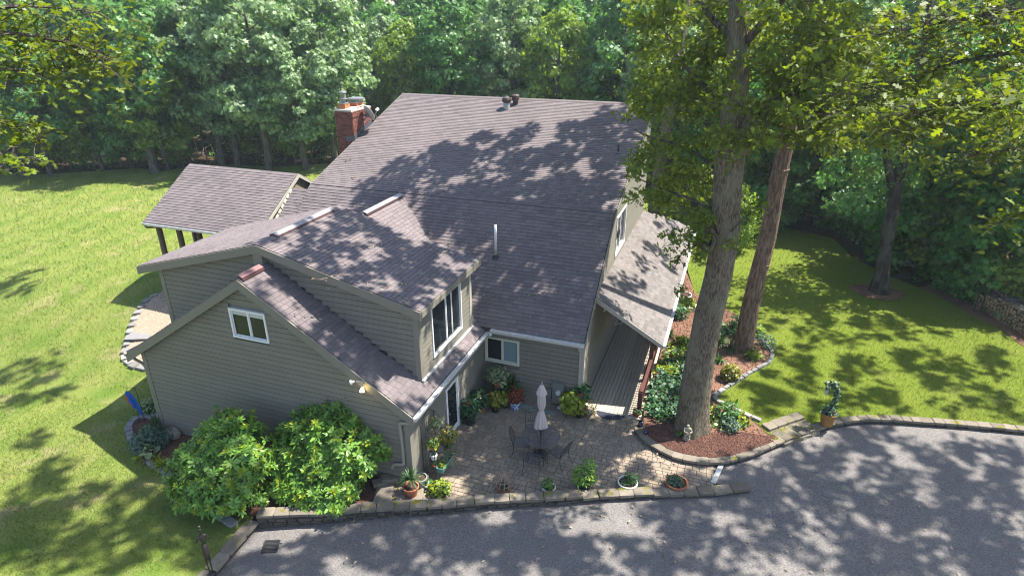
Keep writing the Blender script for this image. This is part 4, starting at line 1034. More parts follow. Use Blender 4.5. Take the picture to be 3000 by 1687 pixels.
# ------------------------------------------------------------------ patio furniture
TC = G(1583.5, 1331, 0); TC = Vector((TC.x, TC.y, 0.03))
t = thing('patio_table', 'round grey mesh-top iron table in the middle of the patio', 'table', TC)
R_ = .61; zt = .72
mb = MB(); pts = [(R_ * math.cos(a), R_ * math.sin(a), zt) for a in np.linspace(0, 2 * pi, 49)]
mb.tube(pts, .014, 6); mb.build('rim', M['patiometal'], t, smooth=True)
mb = MB(); s_ = .0145
for k in range(-42, 43):
    x = k * s_; h = math.sqrt(max(0, R_ * R_ - x * x))
    if h < .02: continue
    mb.quad((x - .0028, -h, zt), (x + .0028, -h, zt), (x + .0028, h, zt), (x - .0028, h, zt)); mb.quad((-h, x - .0028, zt + .001), (h, x - .0028, zt + .001), (h, x + .0028, zt + .001), (-h, x + .0028, zt + .001))
mb.build('mesh_top', M['patiometal'], t)
MB().tube([(.28 * math.cos(a), .28 * math.sin(a), zt - .02) for a in np.linspace(0, 2 * pi, 25)], .009, 5).build('under_ring', M['patiometal'], t)
for k in range(4):
    a = pi / 4 + k * pi / 2; c_, s2 = math.cos(a), math.sin(a)
    MB().tube(smooth3([(.42 * c_, .42 * s2, zt - .02), (.22 * c_, .22 * s2, .5), (.10 * c_, .10 * s2, .3), (.2 * c_, .2 * s2, .12), (.38 * c_, .38 * s2, .0)]), .011, 6).build('leg', M['black'], t)
MB().tube([(.2 * math.cos(a), .2 * math.sin(a), .28) for a in np.linspace(0, 2 * pi, 21)], .008, 5).build('ring', M['black'], t)
t = thing('patio_umbrella', 'closed pinkish beige umbrella standing through the round table', 'umbrella', TC)
MB().tube([(0, 0, 0), (0, 0, 2.72)], .02, 10).build('pole', M['bronze'], t, smooth=True)
MB().lathe([(.24, 0), (.24, .03), (.18, .06), (.06, .09), (.035, .30)], 20).build('base', M['black'], t)
mb = MB(); prof = [(.20, 1.02), (.185, 1.15), (.155, 1.35), (.10, 1.58), (.062, 1.72), (.095, 1.82), (.12, 1.98), (.115, 2.2), (.085, 2.42), (.05, 2.56)]
sg = 32; vs = []
for i, (r_, z_) in enumerate(prof):
    for k in range(sg):
        a = 2 * pi * k / sg; amp = .22 if i != 4 else .1
        rr = r_ * (1 + amp * math.cos(8 * a + .3 * math.sin(i)) + random.uniform(-.03, .03)); vs.append((rr * math.cos(a), rr * math.sin(a), z_ + (.06 * math.cos(8 * a) + .10 * math.cos(a + 1) if i == 0 else 0)))
mb.add(vs, [(i * sg + k, i * sg + (k + 1) % sg, (i + 1) * sg + (k + 1) % sg, (i + 1) * sg + k) for i in range(len(prof) - 1) for k in range(sg)])
mb.build('canopy', M['fabric'], t, smooth=True)
mb = MB(); vs = []
prof = [(.165, 2.33), (.11, 2.48), (.055, 2.63), (.03, 2.66)]
for i, (r_, z_) in enumerate(prof):
    for k in range(sg):
        a = 2 * pi * k / sg; rr = r_ * (1 + .16 * math.cos(8 * a)); vs.append((rr * math.cos(a), rr * math.sin(a), z_))
mb.add(vs, [(i * sg + k, i * sg + (k + 1) % sg, (i + 1) * sg + (k + 1) % sg, (i + 1) * sg + k) for i in range(len(prof) - 1) for k in range(sg)])
mb.build('vent_flap', M['fabric'], t, smooth=True)
MB().lathe([(.03, 2.64), (.038, 2.68), (.02, 2.76), (.004, 2.80)], 10).build('finial', M['greypot'], t, smooth=True)
MB().tube([(.068 * math.cos(a), .068 * math.sin(a), 1.72) for a in np.linspace(0, 2 * pi, 17)], .012, 5).build('tie', M['fabric2'], t)
def chair(loc, rz, label):
    t = thing('patio_chair', label, 'chair', loc, rz, 'iron chairs round the patio table')
    # faces +y
    w_, d_ = .25, .23
    mb = MB(); mb.tube([(-w_, -d_, .43), (w_, -d_, .43), (w_, d_, .44), (-w_, d_, .44), (-w_, -d_, .43)], .010, 5); mb.build('seat_frame', M['black'], t)
    mb = MB()
    for k in range(-15, 16):
        x = k * w_ / 15.5; mb.quad((x - .003, -d_, .431), (x + .003, -d_, .431), (x + .003, d_, .441), (x - .003, d_, .441))
        y_ = k * d_ / 15.5; mb.quad((-w_, y_ - .003, .437), (w_, y_ - .003, .437), (w_, y_ + .003, .437), (-w_, y_ + .003, .437))
    mb.build('seat', M['patiometal'], t)
    for sx in (-1, 1):
        MB().tube(smooth3([(sx * w_, d_, .44), (sx * (w_ + .01), d_ + .02, .25), (sx * (w_ + .02), d_ - .01, .1), (sx * (w_ + .03), d_ + .05, 0)]), .010, 5).build('leg', M['black'], t)
        MB().tube(smooth3([(sx * w_, -d_, .43), (sx * (w_ + .005), -d_ - .01, .25), (sx * (w_ + .02), -d_ - .06, .1), (sx * (w_ + .03), -d_ - .14, 0)]), .010, 5).build('leg', M['black'], t)
    mb = MB(); mb.tube(smooth3([(-w_, -d_, .43), (-w_ - .01, -d_ - .04, .62), (-w_ + .01, -d_ - .12, .84), (-.12, -d_ - .16, .93), (0, -d_ - .165, .945), (.12, -d_ - .16, .93), (w_ - .01, -d_ - .12, .84), (w_ + .01, -d_ - .04, .62), (w_, -d_, .43)]), .011, 6)
    for k in range(1, 6):
        s_ = k / 6; x = -w_ + 2 * w_ * s_; mb.tube([(x * .9, -d_ - .02, .52), (x * .8, -d_ - .15, .90)], .005, 4)
    mb.tube([(-w_, -d_ - .02, .53), (w_, -d_ - .02, .53)], .008, 5); mb.tube([(-w_ * .95, -d_ - .12, .84), (w_ * .95, -d_ - .12, .84)], .008, 5)
    mb.build('back', M['black'], t)
    mb = MB()
    for k in range(-12, 13):
        x = k * w_ / 12.5; mb.quad((x - .0025, -d_ - .025, .53), (x + .0025, -d_ - .025, .53), (x + .0025, -d_ - .12, .84), (x - .0025, -d_ - .12, .84))
    mb.build('back_mesh', M['patiometal'], t)
def face(p): return math.atan2(TC.y - p.y, TC.x - p.x) - pi / 2
for (u, v, lab) in ((1527, 1297, 'iron patio chair standing left of the round table'), (1563, 1345, 'iron patio chair nearest the driveway wall, back to the wall'), (1636, 1325, 'iron patio chair standing right of the round table'), (1566, 1255, 'iron patio chair on the house side of the table, half hidden by the umbrella')):
    p = G(u, v, .43); p.z = .03; chair(p, face(p), lab)

# ------------------------------------------------------------------ plants in pots
def pot_mesh(r0, r1, h, seg=18, bowl=False, rim=.018):
    prof = [(r0 * .98, 0), (r0, .01), (r0 + (r1 - r0) * (.75 if bowl else .5), h * (.4 if bowl else .5)), (r1 - rim * .5, h - .05), (r1 + rim, h - .045), (r1 + rim, h), (r1 - rim, h), (r1 - rim * 1.4, h - .05), (.01, h - .055)]
    return MB().lathe(prof, seg)
def potted(name, label, p, r0, r1, h, potm, plants, rz=0, bowl=False, cat='potted plant', group=None, soil=True):
    """plants = list of callables(parent, z0)"""
    t = thing(name, label, cat, p, rz, group)
    pot_mesh(r0, r1, h, bowl=bowl).build('pot', M[potm], t, smooth=False)
    if soil: MB().lathe([(r1 - .02, h - .05), (.02, h - .035)], 14).build('soil', M['soil'], t)
    for f in plants: f(t, h - .04)
    return t
def bushy(m, r, flat=1.0, n=120, s=.09, shape='oval', dz=0.0, dx=0.0, dy=0.0, up=.8, name='foliage', shell=.25, svar=.35):
    def f(t, z0):
        P, D = ball(n, (dx, dy, z0 + dz + r * flat * .75), r, flat, shell=shell)
        P[:, 2] = np.maximum(P[:, 2], z0 - .08)
        leaves_obj(name, P, upnorm(n, up, out=D, ow=.8), s * (1 + svar * RNG.normal(size=n).clip(-1.5, 1.5)), shape, M[m], t)
        mb = MB()
        for k in range(7):
            a = 2 * pi * k / 7; mb.tube([(dx, dy, z0 - .02), (dx + r * .5 * math.cos(a), dy + r * .5 * math.sin(a), z0 + dz + r * flat * .8)], .006, 4)
        mb.build('stem', M['twig'], t)
    return f
def spikes(m, L, n=60, droop=.5, wdt=.02, z=0.0, elev=(20, 85), name='foliage', trunk=0.0):
    def f(t, z0):
        mb = MB()
        for k in range(n):
            a = random.uniform(0, 2 * pi); e = math.radians(random.uniform(*elev)); l = L * random.uniform(.65, 1.1); zb = z0 + trunk
            d = Vector((math.cos(a) * math.cos(e), math.sin(a) * math.cos(e), math.sin(e))); sd = Vector((-math.sin(a), math.cos(a), 0))
            pts = []
            for q in (0, .33, .66, 1.0): pts.append(Vector((0, 0, zb)) + d * l * q + Vector((0, 0, -droop * l * q * q * math.cos(e))))
            ws = [wdt * .8, wdt, wdt * .8, .001]
            vs = []
            for p_, w_ in zip(pts, ws): vs += [p_ - sd * w_, p_ + sd * w_]
            mb.add(vs, [(0, 1, 3, 2), (2, 3, 5, 4), (4, 5, 7, 6)])
        mb.build(name, M[m], t)
        if trunk: MB().tube([(0, 0, z0 - .02), (0, 0, z0 + trunk)], .022, 7).build('stem', M['twig'], t)
    return f
def flowers(n, r, z, s=.06, m='flower'):
    def f(t, z0):
        P = RNG.normal(size=(n, 3)) * np.array([r, r, r * .3]) + np.array([0, 0, z0 + z])
        PP = np.repeat(P, 5, axis=0); leaves_obj('flower', PP, upnorm(len(PP), .6), s, 'round', M[m], t)
    return f
def at0(u, v, z=0.03): 
    p = G(u, v, z); return (p.x, p.y, z)

# corner group by the door and window
t = thing('plant_stand', 'black wire plant stand in the patio corner under the window', 'plant stand', at0(1458, 1172))
mb = MB()
for a in (0.3, 1.9, 3.4, 5.0): mb.tube([(.2 * math.cos(a), .2 * math.sin(a), 0), (.17 * math.cos(a), .17 * math.sin(a), .62)], .01, 5)
for z_ in (.2, .6): mb.tube([(.19 * math.cos(a), .19 * math.sin(a), z_) for a in np.linspace(0, 2 * pi, 17)], .009, 5)
mb.build('frame', M['black'], t)
p = at0(1458, 1172); potted('potted_plant', 'large pale variegated plant on the stand in the patio corner', (p[0], p[1], .65), .13, .19, .24, 'terracotta', [bushy('pale', .42, .7, 330, .15, 'oval', .05)])
potted('potted_fern', 'dark green fern behind the lime plant against the front wall', at0(1497, 1168), .13, .18, .62, 'blackpot', [spikes('midgreen', .62, 90, .7, .035, elev=(15, 85))], cat='potted plant')
potted('potted_plant', 'tall yellow-green coleus in a dark pot in front of the plant stand', at0(1451, 1203), .13, .18, .26, 'blackpot', [bushy('yellow', .26, 1.35, 230, .13, 'oval', .02), bushy('lime', .2, 1.3, 80, .12, 'oval', .1)])
potted('potted_plant', 'low bright lime plant between the coleus and the blue pot', at0(1480, 1190), .12, .16, .22, 'blackpot', [bushy('lime', .25, 1.0, 200, .12, 'round', -.05)])
potted('potted_plant', 'copper-orange plant in a blue and white glazed pot', at0(1509, 1195), .15, .20, .30, 'bluepot', [bushy('rust', .30, 1.05, 260, .13, 'oval', .06)])
potted('potted_plant', 'dark glossy plant with red flowers in a terracotta pot by the door', at0(1407, 1207), .13, .18, .26, 'terracotta', [bushy('deepgreen', .36, 1.0, 230, .17, 'oval', .15), flowers(4, .14, .62, .05)])
potted('potted_plant', 'dark broad-leaved plant in a square black pot by the house door', at0(1377, 1238), .17, .20, .32, 'blackpot', [bushy('deepgreen', .34, 1.15, 190, .20, 'oval', .02), flowers(2, .1, .7, .05)])
potted('potted_plant', 'big mound of lime and dark trailing leaves with red flowers by the deck', at0(1694, 1214), .22, .28, .34, 'blackpot', [bushy('lime', .46, .8, 420, .16, 'round', -.05, -.22, -.05), bushy('yellow', .42, .8, 260, .10, 'oval', -.10, .28, -.12), bushy('deepgreen', .30, .8, 120, .15, 'round', .35, .05, .22), flowers(6, .16, .62, .05)])
t = thing('garden_ball', 'small round grey stone ball beside the lime plant', 'stone ball', at0(1724, 1217)); MB().sphere((0, 0, .13), .14, 14, 9).build('ball', M['greypot'], t, smooth=True)
t = thing('doormat', 'dark half-round doormat at the foot of the deck', 'doormat', (0, 0, 0))
c_ = G(1790, 1209, .03); ax = .52
pts = [(c_.x + ax * math.cos(a), c_.y + .02 - .46 * math.sin(a), .032) for a in np.linspace(0, pi, 19)]
MB().prism(pts[::-1], (0, 0, .016)).build('mat', M['mat_rug'], t)
a_, b_ = G(1522, 1187, .03), G(1626, 1212, .03)
t = thing('trench_drain', 'long grey-green drain grate set in the pavers before the front wall', 'drain grate')
mb = MB(); dd = (b_ - a_); L_ = dd.length; dd.normalize(); sd = Vector((-dd.y, dd.x, 0))
mb.bar(a_ + sd * .075, b_ + sd * .075, .02, .02); mb.bar(a_ - sd * .075, b_ - sd * .075, .02, .02)
for k in range(36):
    p = a_ + dd * (L_ * (k + .5) / 36); mb.bar(p - sd * .07, p + sd * .07, .028, .016)
mb.build('grate', M['drain'], t); MB().bar(a_ - Vector((0, 0, .012)), b_ - Vector((0, 0, .012)), .15, .012).build('channel', M['deckroof'], t)

# tall shelf at the wing wall
sA, sB = G(1276, 1407, .03), G(1318, 1372, .03)
t = thing('plant_shelf', 'tall black iron plant shelf with arched top at the wing wall', 'plant shelf')
ux = Vector((0, 1, 0)); x0, x1 = -3.68, -3.28; y0 = sA.y + .02; y1 = y0 + .86
mb = MB()
for (x_, y_, h_) in ((x0, y0, 1.95), (x0, y1, 1.95), (x1, y0, 1.62), (x1, y1, 1.62)): mb.tube([(x_, y_, 0), (x_, y_, h_)], .012, 5)
mb.build('upright', M['black'], t)
mb = MB()
mb.tube(smooth3([(x0, y0, 1.95), (x0, y0 + .2, 2.12), (x0, (y0 + y1) / 2, 2.22), (x0, y1 - .2, 2.12), (x0, y1, 1.95)]), .012, 5)
for y_ in (y0, y1): mb.tube(smooth3([(x0, y_, 1.95), (x0 + .15, y_, 1.82), (x0 + .28, y_, 1.66), (x1, y_, 1.62)]), .010, 5)
mb.tube([(x1, y0, 1.62), (x1, y1, 1.62)], .010, 5)
for k in range(6): mb.tube([(x0, y0 + .12 + k * .125, 1.5), (x0, y0 + .12 + k * .125, 2.05)], .006, 4)
mb.build('arch', M['black'], t)
for z_ in (.35, .72, 1.08, 1.42):
    mb = MB()
    for k in range(9): mb.tube([(x0 + k * .05, y0, z_), (x0 + k * .05, y1, z_)], .005, 4)
    for y_ in (y0, (y0 + y1) / 2, y1): mb.tube([(x0, y_, z_), (x1, y_, z_)], .009, 4)
    mb.build('shelf', M['black'], t)
mid = (y0 + y1) / 2
potted('potted_plant', 'pale variegated plant on the top of the black shelf', (x0 + .2, mid + .14, 1.43), .07, .10, .13, 'terracotta', [bushy('pale', .22, 1.0, 140, .08, 'round', .02)])
potted('potted_plant', 'bright green plant in a terracotta pot, upper near corner of the black shelf', (x1 - .1, y0 + .14, 1.09), .075, .105, .14, 'terracotta', [bushy('lime', .17, 1.0, 90, .08, 'round', .0), bushy('midgreen', .14, 1.0, 50, .08, 'round', .05)])
potted('potted_plant', 'small white pot with a succulent on the near end of the black shelf', (x1 - .1, y0 + .13, .73), .085, .10, .17, 'whitepot', [bushy('bluegreen', .09, .7, 50, .05, 'round', -.03)])
potted('potted_plant', 'low plant in terracotta dish on the lower near corner of the shelf', (x1 - .08, y0 + .22, .36), .08, .12, .12, 'terracotta', [bushy('midgreen', .12, .8, 60, .08, 'oval', .0)])
potted('potted_plant', 'dark grassy plant in small terracotta pot in the middle of the shelf', (x1 - .15, mid, 1.09), .07, .09, .12, 'terracotta', [spikes('strap', .25, 30, .9, .012)])
potted('potted_plant', 'golden coleus spilling from the far end of the black shelf', (x1 + .06, y1 + .03, .80), .09, .13, .16, 'blackpot', [bushy('yellow', .30, 1.0, 190, .12, 'oval', .0), bushy('deepgreen', .26, 1.0, 90, .11, 'oval', -.22)])
potted('potted_plant', 'spider plant with arching striped leaves at the foot of the black shelf', (x1 + .10, y1 - .06, .30), .09, .12, .14, 'terracotta', [spikes('pale', .42, 46, 1.1, .016, elev=(10, 75))])
t = potted('planter_box', 'long teal window box with small plants hanging on the shelf front', (x1 + .13, y0 + .42, .30), .06, .08, .10, 'teal', [bushy('lime', .10, .9, 40, .08, 'round', .02, 0, -.22), bushy('pale', .12, .8, 40, .09, 'oval', .02, 0, .12)], cat='planter', soil=False)
for c in list(t.children):
    if c.name.startswith('pot'): bpy.data.objects.remove(c)
mb = MB(); 
for (a0, a1, b0, b1) in ((-.12, .12, -.40, .40),):
    mb.prism([(a0 * .7, b0 * .92, 0), (a1 * .7, b0 * .92, 0), (a1 * .7, b1 * .92, 0), (a0 * .7, b1 * .92, 0)], (0, 0, .012))
    lo = [(a0 * .7, b0 * .92, 0), (a1 * .7, b0 * .92, 0), (a1 * .7, b1 * .92, 0), (a0 * .7, b1 * .92, 0)]; hi = [(a0, b0, .19), (a1, b0, .19), (a1, b1, .19), (a0, b1, .19)]; hi2 = [(a0 + .02, b0 + .02, .19), (a1 - .02, b0 + .02, .19), (a1 - .02, b1 - .02, .19), (a0 + .02, b1 - .02, .19)]; lo2 = [(a0 + .03, b0 + .03, .13), (a1 - .03, b0 + .03, .13), (a1 - .03, b1 - .03, .13), (a0 + .03, b1 - .03, .13)]
    mb.add(lo + hi + hi2 + lo2, [(i, (i + 1) % 4, 4 + (i + 1) % 4, 4 + i) for i in range(4)] + [(4 + i, 4 + (i + 1) % 4, 8 + (i + 1) % 4, 8 + i) for i in range(4)] + [(8 + i, 8 + (i + 1) % 4, 12 + (i + 1) % 4, 12 + i) for i in range(4)])
mb.build('box', M['teal'], t); MB().box((0, 0, .125), (.18, .74, .02)).build('soil', M['soil'], t)

# by the steps
potted('potted_plant', 'spiky dracaena in a big terracotta pot by the stone steps', at0(1206, 1452, .06), .16, .23, .38, 'terracotta', [spikes('strap', .50, 80, .55, .016, elev=(15, 85), trunk=.28)])
potted('potted_plant', 'grey pot filled with wood chips behind the spiky dracaena', at0(1232, 1424, .05), .15, .21, .36, 'greypot', [bushy('midgreen', .07, .8, 14, .08, 'oval', .0)])
potted('potted_plant', 'little green plant in a white dish between the grey pot and clover', at0(1252, 1425, .03), .10, .13, .12, 'whitepot', [bushy('midgreen', .15, .8, 70, .08, 'round', .0)])
potted('potted_plant', 'low mound of bright clover-like leaves at the left end of the patio wall', at0(1290, 1442, .03), .2, .24, .16, 'blackpot', [bushy('lime', .36, .42, 320, .075, 'round', -.04), bushy('midgreen', .34, .4, 200, .075, 'round', -.05)])
# along the front wall
t = potted('potted_plant', 'woven twig obelisk standing in a low pot behind the wall', at0(1475, 1437, .03), .15, .2, .16, 'terracotta', [bushy('bluegreen', .2, .5, 70, .10, 'oval', .0)])
mb = MB(); 
for k in range(9):
    a = 2 * pi * k / 9 + .2; mb.tube(smooth3([(.21 * math.cos(a), .21 * math.sin(a), .1), (.2 * math.cos(a + .2), .2 * math.sin(a + .2), .4), (.13 * math.cos(a + .4), .13 * math.sin(a + .4), .62), (.05 * math.cos(a + .8), .05 * math.sin(a + .8), .72)]), .010, 4)
for z_, r_ in ((.25, .21), (.42, .20), (.58, .15), (.66, .11)): mb.tube([((r_ + random.uniform(-.02, .02)) * math.cos(a), (r_ + random.uniform(-.02, .02)) * math.sin(a), z_ + random.uniform(-.03, .03)) for a in np.linspace(0, 2 * pi, 15)], .009, 4)
mb.build('twig_frame', M['twig'], t)
potted('potted_plant', 'small leafy plant in a white pot just behind the wall, left of the green bush', at0(1607, 1440, .03), .15, .2, .2, 'whitepot', [bushy('midgreen', .2, .8, 100, .11, 'oval', .0), bushy('lime', .15, .8, 40, .10, 'oval', .05)])
potted('potted_plant', 'full bright green bush in a black pot behind the patio wall', at0(1712, 1428, .03), .17, .22, .28, 'blackpot', [bushy('rhodo', .40, .8, 520, .10, 'oval', .0, -.03), bushy('rhodo', .2, 1.2, 150, .09, 'oval', .42, .12, .05), bushy('lime', .34, .7, 160, .09, 'oval', .08)])
potted('potted_plant', 'round white bowl with pebbles and a leafy plant, right of the green bush', at0(1838, 1425, .03), .2, .29, .2, 'whitepot', [bushy('midgreen', .23, .8, 150, .10, 'oval', -.03, .08, .05), bushy('pale', .09, .5, 26, .07, 'round', -.02, -.14, -.06)], bowl=True)
potted('potted_plant', 'wide terracotta bowl of grey-green leaves near the end of the wall', at0(1980, 1425, .03), .24, .32, .2, 'terracotta', [bushy('bluegreen', .25, .55, 210, .10, 'oval', -.04, -.06, .02)], bowl=True)
potted('potted_plant', 'small plant in a red pot at the foot of the porch rail post', (2.02, .0, .06) if False else at0(1864, 1219, .03), .08, .11, .16, 'redpot', [bushy('midgreen', .16, .8, 90, .09, 'oval', .0)])
def cat_fig(u, v, lab):
    p = G(u, v, WALLZ); t = thing('cat_figurine', lab, 'figurine', (p.x, p.y, WALLZ), random.uniform(-1, 1))
    mb = MB().sphere((0, 0, .07), .075, 12, 8, (1, 1.15, 1)).sphere((0, -.05, .165), .048, 10, 7).tube([(-.025, -.05, .2), (-.03, -.05, .235)], [.016, .002], 5).tube([(.025, -.05, .2), (.03, -.05, .235)], [.016, .002], 5).tube(smooth3([(0, .08, .03), (.08, .1, .03), (.11, .03, .04)]), .014, 5)
    mb.build('body', M['cobalt'], t, smooth=True)
cat_fig(1877, 1248, 'cobalt blue cat figurine on the mossy wall end nearest the deck'); cat_fig(1891, 1270, 'cobalt blue cat figurine on the curved wall, the one farther from the deck')
# urn with ivy hook on the far wall
p = G(2420, 1244, WALLZ)
t = potted('ivy_urn', 'round ochre pot with ivy climbing a hooked stake on the far wall', (p.x, p.y, WALLZ), .17, .24, .5, 'ochrepot', [bushy('bluegreen', .28, .6, 190, .10, 'oval', -.02)], bowl=True)
hk = [(0, 0, .4), (.06, 0, .8), (.10, 0, 1.1), (.10, 0, 1.42), (.02, -.02, 1.58), (-.12, -.03, 1.62), (-.22, -.03, 1.55)]
MB().tube(smooth3(hk), .012, 5).build('hook', M['black'], t)
P = np.array([[q.x, q.y, q.z] for q in smooth3(hk, 9)]); P = np.repeat(P, 6, 0) + RNG.normal(size=(len(P) * 6, 3)) * .05
leaves_obj('ivy', P, upnorm(len(P), .8), .085, 'round', M['bluegreen'], t); 
k_ = P[:, 2] > 1.5; leaves_obj('blossom', P[k_] + RNG.normal(size=(k_.sum(), 3)) * .03, upnorm(int(k_.sum()), 1.2), .08, 'round', M['pale'], t)
MB().lathe([(.02, 0), (.05, .03), (.05, .16), (.03, .24), (.06, .26), (.01, .3)], 10, (-.22, -.03, 1.2)).build('feeder', M['bulb'], t, smooth=True)
# drain in the drive
cs = [G(u, v, -.21) for u, v in ((1040 / 4.6 + 540, 1098 / 4.6 + 1380), (1240 / 4.6 + 540, 1093 / 4.6 + 1380), (1292 / 4.6 + 540, 932 / 4.6 + 1380), (1093 / 4.6 + 540, 938 / 4.6 + 1380))]
t = thing('storm_drain', 'square black iron storm drain grate in the driveway corner', 'drain grate')
zc_ = max(dz(c.x, c.y) for c in cs) + .01
cs = [Vector((c.x, c.y, zc_)) for c in cs]
mb = MB()
for k in range(9):
    a, b = cs[0].lerp(cs[3], (k + .5) / 9), cs[1].lerp(cs[2], (k + .5) / 9); mb.bar(a, b, .030, .02)
mb.bar(cs[0], cs[3], .03, .024).bar(cs[1], cs[2], .03, .024).bar(cs[0], cs[1], .03, .024).bar(cs[3], cs[2], .03, .024)
mb.build('bars', M['irongrate'], t); MB().prism([c - Vector((0, 0, .008)) for c in cs], (0, 0, .004)).build('pit_shade', M['holeshade'], t)  # flat black plate paints the shade below the bars

# ------------------------------------------------------------------ statues and garden ornaments
def skin_mesh(name, joints, edges, m, parent, lv=1):
    me = bpy.data.meshes.new(name); me.from_pydata([j[0] for j in joints], edges, []); me.update(); me.materials.append(m)
    o = bpy.data.objects.new(name, me); link(o, parent)
    sk = o.modifiers.new('skin', 'SKIN'); sk.use_smooth_shade = True
    for i, j in enumerate(joints):
        r = j[1]; me.skin_vertices[0].data[i].radius = (r, r) if not isinstance(r, tuple) else r
    me.skin_vertices[0].data[0].use_root = True
    ss_ = o.modifiers.new('sub', 'SUBSURF'); ss_.levels = lv; ss_.render_levels = lv
    return o
p = G(622, 1686, .0)
t = thing('garden_statue', 'slender dark bronze statue of a standing figure playing a flute', 'statue', (p.x, p.y, 0.02), 0.9); t.scale = (.75, .75, 1.12)
MB().lathe([(.15, 0), (.15, .05), (.12, .07), (.05, .09)], 14).build('plinth', M['bronze'], t)
J = [((0, 0, .80), .085), ((0, 0, 1.0), .06), ((0, -.01, 1.18), .085), ((0, -.01, 1.28), .03), ((-.055, .02, .62), .052), ((-.05, .0, .34), .024), ((-.04, .02, .05), .018), ((.055, 0, .60), .052), ((.05, -.02, .34), .024), ((.045, 0, .05), .018),
     ((-.13, -.01, 1.20), .026), ((-.20, -.02, 1.05), .019), ((-.10, -.14, 1.25), .014), ((.13, -.01, 1.20), .026), ((.20, -.04, 1.08), .019), ((.09, -.16, 1.27), .014), ((0, -.02, 1.36), .05), ((0, -.02, 1.43), .045), ((0, .0, .70), .075)]
E_ = [(0, 18), (0, 1), (1, 2), (2, 3), (18, 4), (4, 5), (5, 6), (18, 7), (7, 8), (8, 9), (2, 10), (10, 11), (11, 12), (2, 13), (13, 14), (14, 15), (3, 16), (16, 17)]
skin_mesh('figure', J, E_, M['bronze'], t, 2)
MB().lathe([(.10, .55), (.115, .68), (.10, .85), (.07, .98)], 14).build('skirt', M['bronze'], t, smooth=True)
MB().tube([(-.14, -.16, 1.26), (.18, -.20, 1.30)], .014, 6).build('flute', M['bronze'], t)
MB().sphere((0, .01, 1.46), .06, 10, 6, (1, 1.1, .6)).build('hair', M['bronze'], t, smooth=True)
p = G(2010, 1290, BEDZ)
t = thing('garden_statue', 'small weathered stone cherub statue at the foot of the big oak', 'statue', (p.x, p.y, bedz(p.x, p.y) + .02), .2)
MB().lathe([(.13, 0), (.13, .05), (.10, .08)], 10).build('plinth', M['statue'], t)
J = [((0, 0, .26), .085), ((0, -.01, .36), .075), ((0, -.02, .45), .08), ((0, -.02, .52), .03), ((0, -.03, .60), .07), ((-.06, -.08, .22), .05), ((-.07, -.10, .10), .04), ((.06, -.06, .20), .05), ((.06, -.10, .09), .04), ((-.10, -.04, .44), .035), ((-.12, -.12, .36), .028), ((-.02, -.16, .38), .024), ((.10, -.03, .44), .035), ((.13, -.10, .35), .028), ((.04, -.17, .37), .024)]
E_ = [(0, 1), (1, 2), (2, 3), (3, 4), (0, 5), (5, 6), (0, 7), (7, 8), (2, 9), (9, 10), (10, 11), (2, 12), (12, 13), (13, 14)]
skin_mesh('figure', J, E_, M['statue'], t, 2)
# bluebird flag on a shepherd's hook
q_ = lxy(424, 1232)
zf = hl(*q_)
t = thing('garden_flag', 'blue bird-shaped garden flag on a black hook by the left house corner', 'garden flag', (q_[0], q_[1], zf), .25)
MB().tube(smooth3([(0, 0, 0), (0, 0, 1.3), (-.02, 0, 1.40), (-.16, 0, 1.42), (-.40, 0, 1.40), (-.44, 0, 1.44)]), .011, 5).tube([(-.12, 0, .02), (.12, 0, .02)], .01, 4).build('hook', M['black'], t)
out = [(-.02, .10), (-.10, .06), (-.16, .3), (-.36, .62), (-.46, .92), (-.44, 1.06), (-.36, 1.12), (-.24, 1.04), (-.10, .78), (-.03, .45)]
MB().prism([(x_, .0, z_ + .15) for x_, z_ in out], (0, .012, 0)).prism([(-.24, -.03, .5), (-.40, -.02, .85), (-.34, -.03, 1.05), (-.18, -.03, .8)], (0, .02, 0)).build('bird', M['blueflag'], t)
MB().prism([(-.37, -.006, .60), (-.47, -.006, .92), (-.46, -.006, 1.02), (-.40, -.006, 1.02), (-.38, -.006, .8), (-.32, -.006, .62)], (0, .03, 0)).build('breast', M['orange'], t)
MB().tube([(-.20, 0, 0), (-.17, 0, .5)], .008, 4).build('stake', M['black'], t)
# boulder at the corner
q_ = lxy(507, 1278); t = thing('boulder', 'mossy brown boulder against the left corner of the house', 'rock', (q_[0], q_[1], hl(*q_)))
mb = MB().sphere((0, 0, .12), .3, 12, 8, (1.2, .8, .75)); mb.v = [(x + random.uniform(-.03, .03), y + random.uniform(-.03, .03), z + random.uniform(-.03, .03)) for x, y, z in mb.v]; mb.build('rock', M['rock'], t, smooth=True)
q_ = lxy(466, 1222); t = thing('boulder', 'small pale rock by the downspout at the left house wall', 'rock', (q_[0], q_[1], hl(*q_)))
mb = MB().sphere((0, 0, .08), .16, 10, 6, (1.2, .8, .7)); mb.build('rock', M['paleedge'], t, smooth=True)
# flat slab in the gravel
q_ = lxy(410, 988); tag(MB().box((q_[0], q_[1], hl(*q_) + .06), (1.0, .7, .05), rz=.4).build('paving_slab', M['greypot']), 'flat grey slab lying on the gravel bed', 'slab')
# white planter at the far end of the porch
p = G(2000, 893, .2); potted('planter', 'round white planter on a pale plinth beyond the porch eave', (p.x, p.y, .35), .3, .36, .42, 'whitepot', [], cat='planter')
t = thing('stone_bench', 'pale stone slab bench lying beside the porch under the white planter', 'bench', (p.x + .4, p.y - .35, .17), .35); MB().box((0, 0, .09), (1.7, .55, .16)).build('slab', M['concrete'], t)
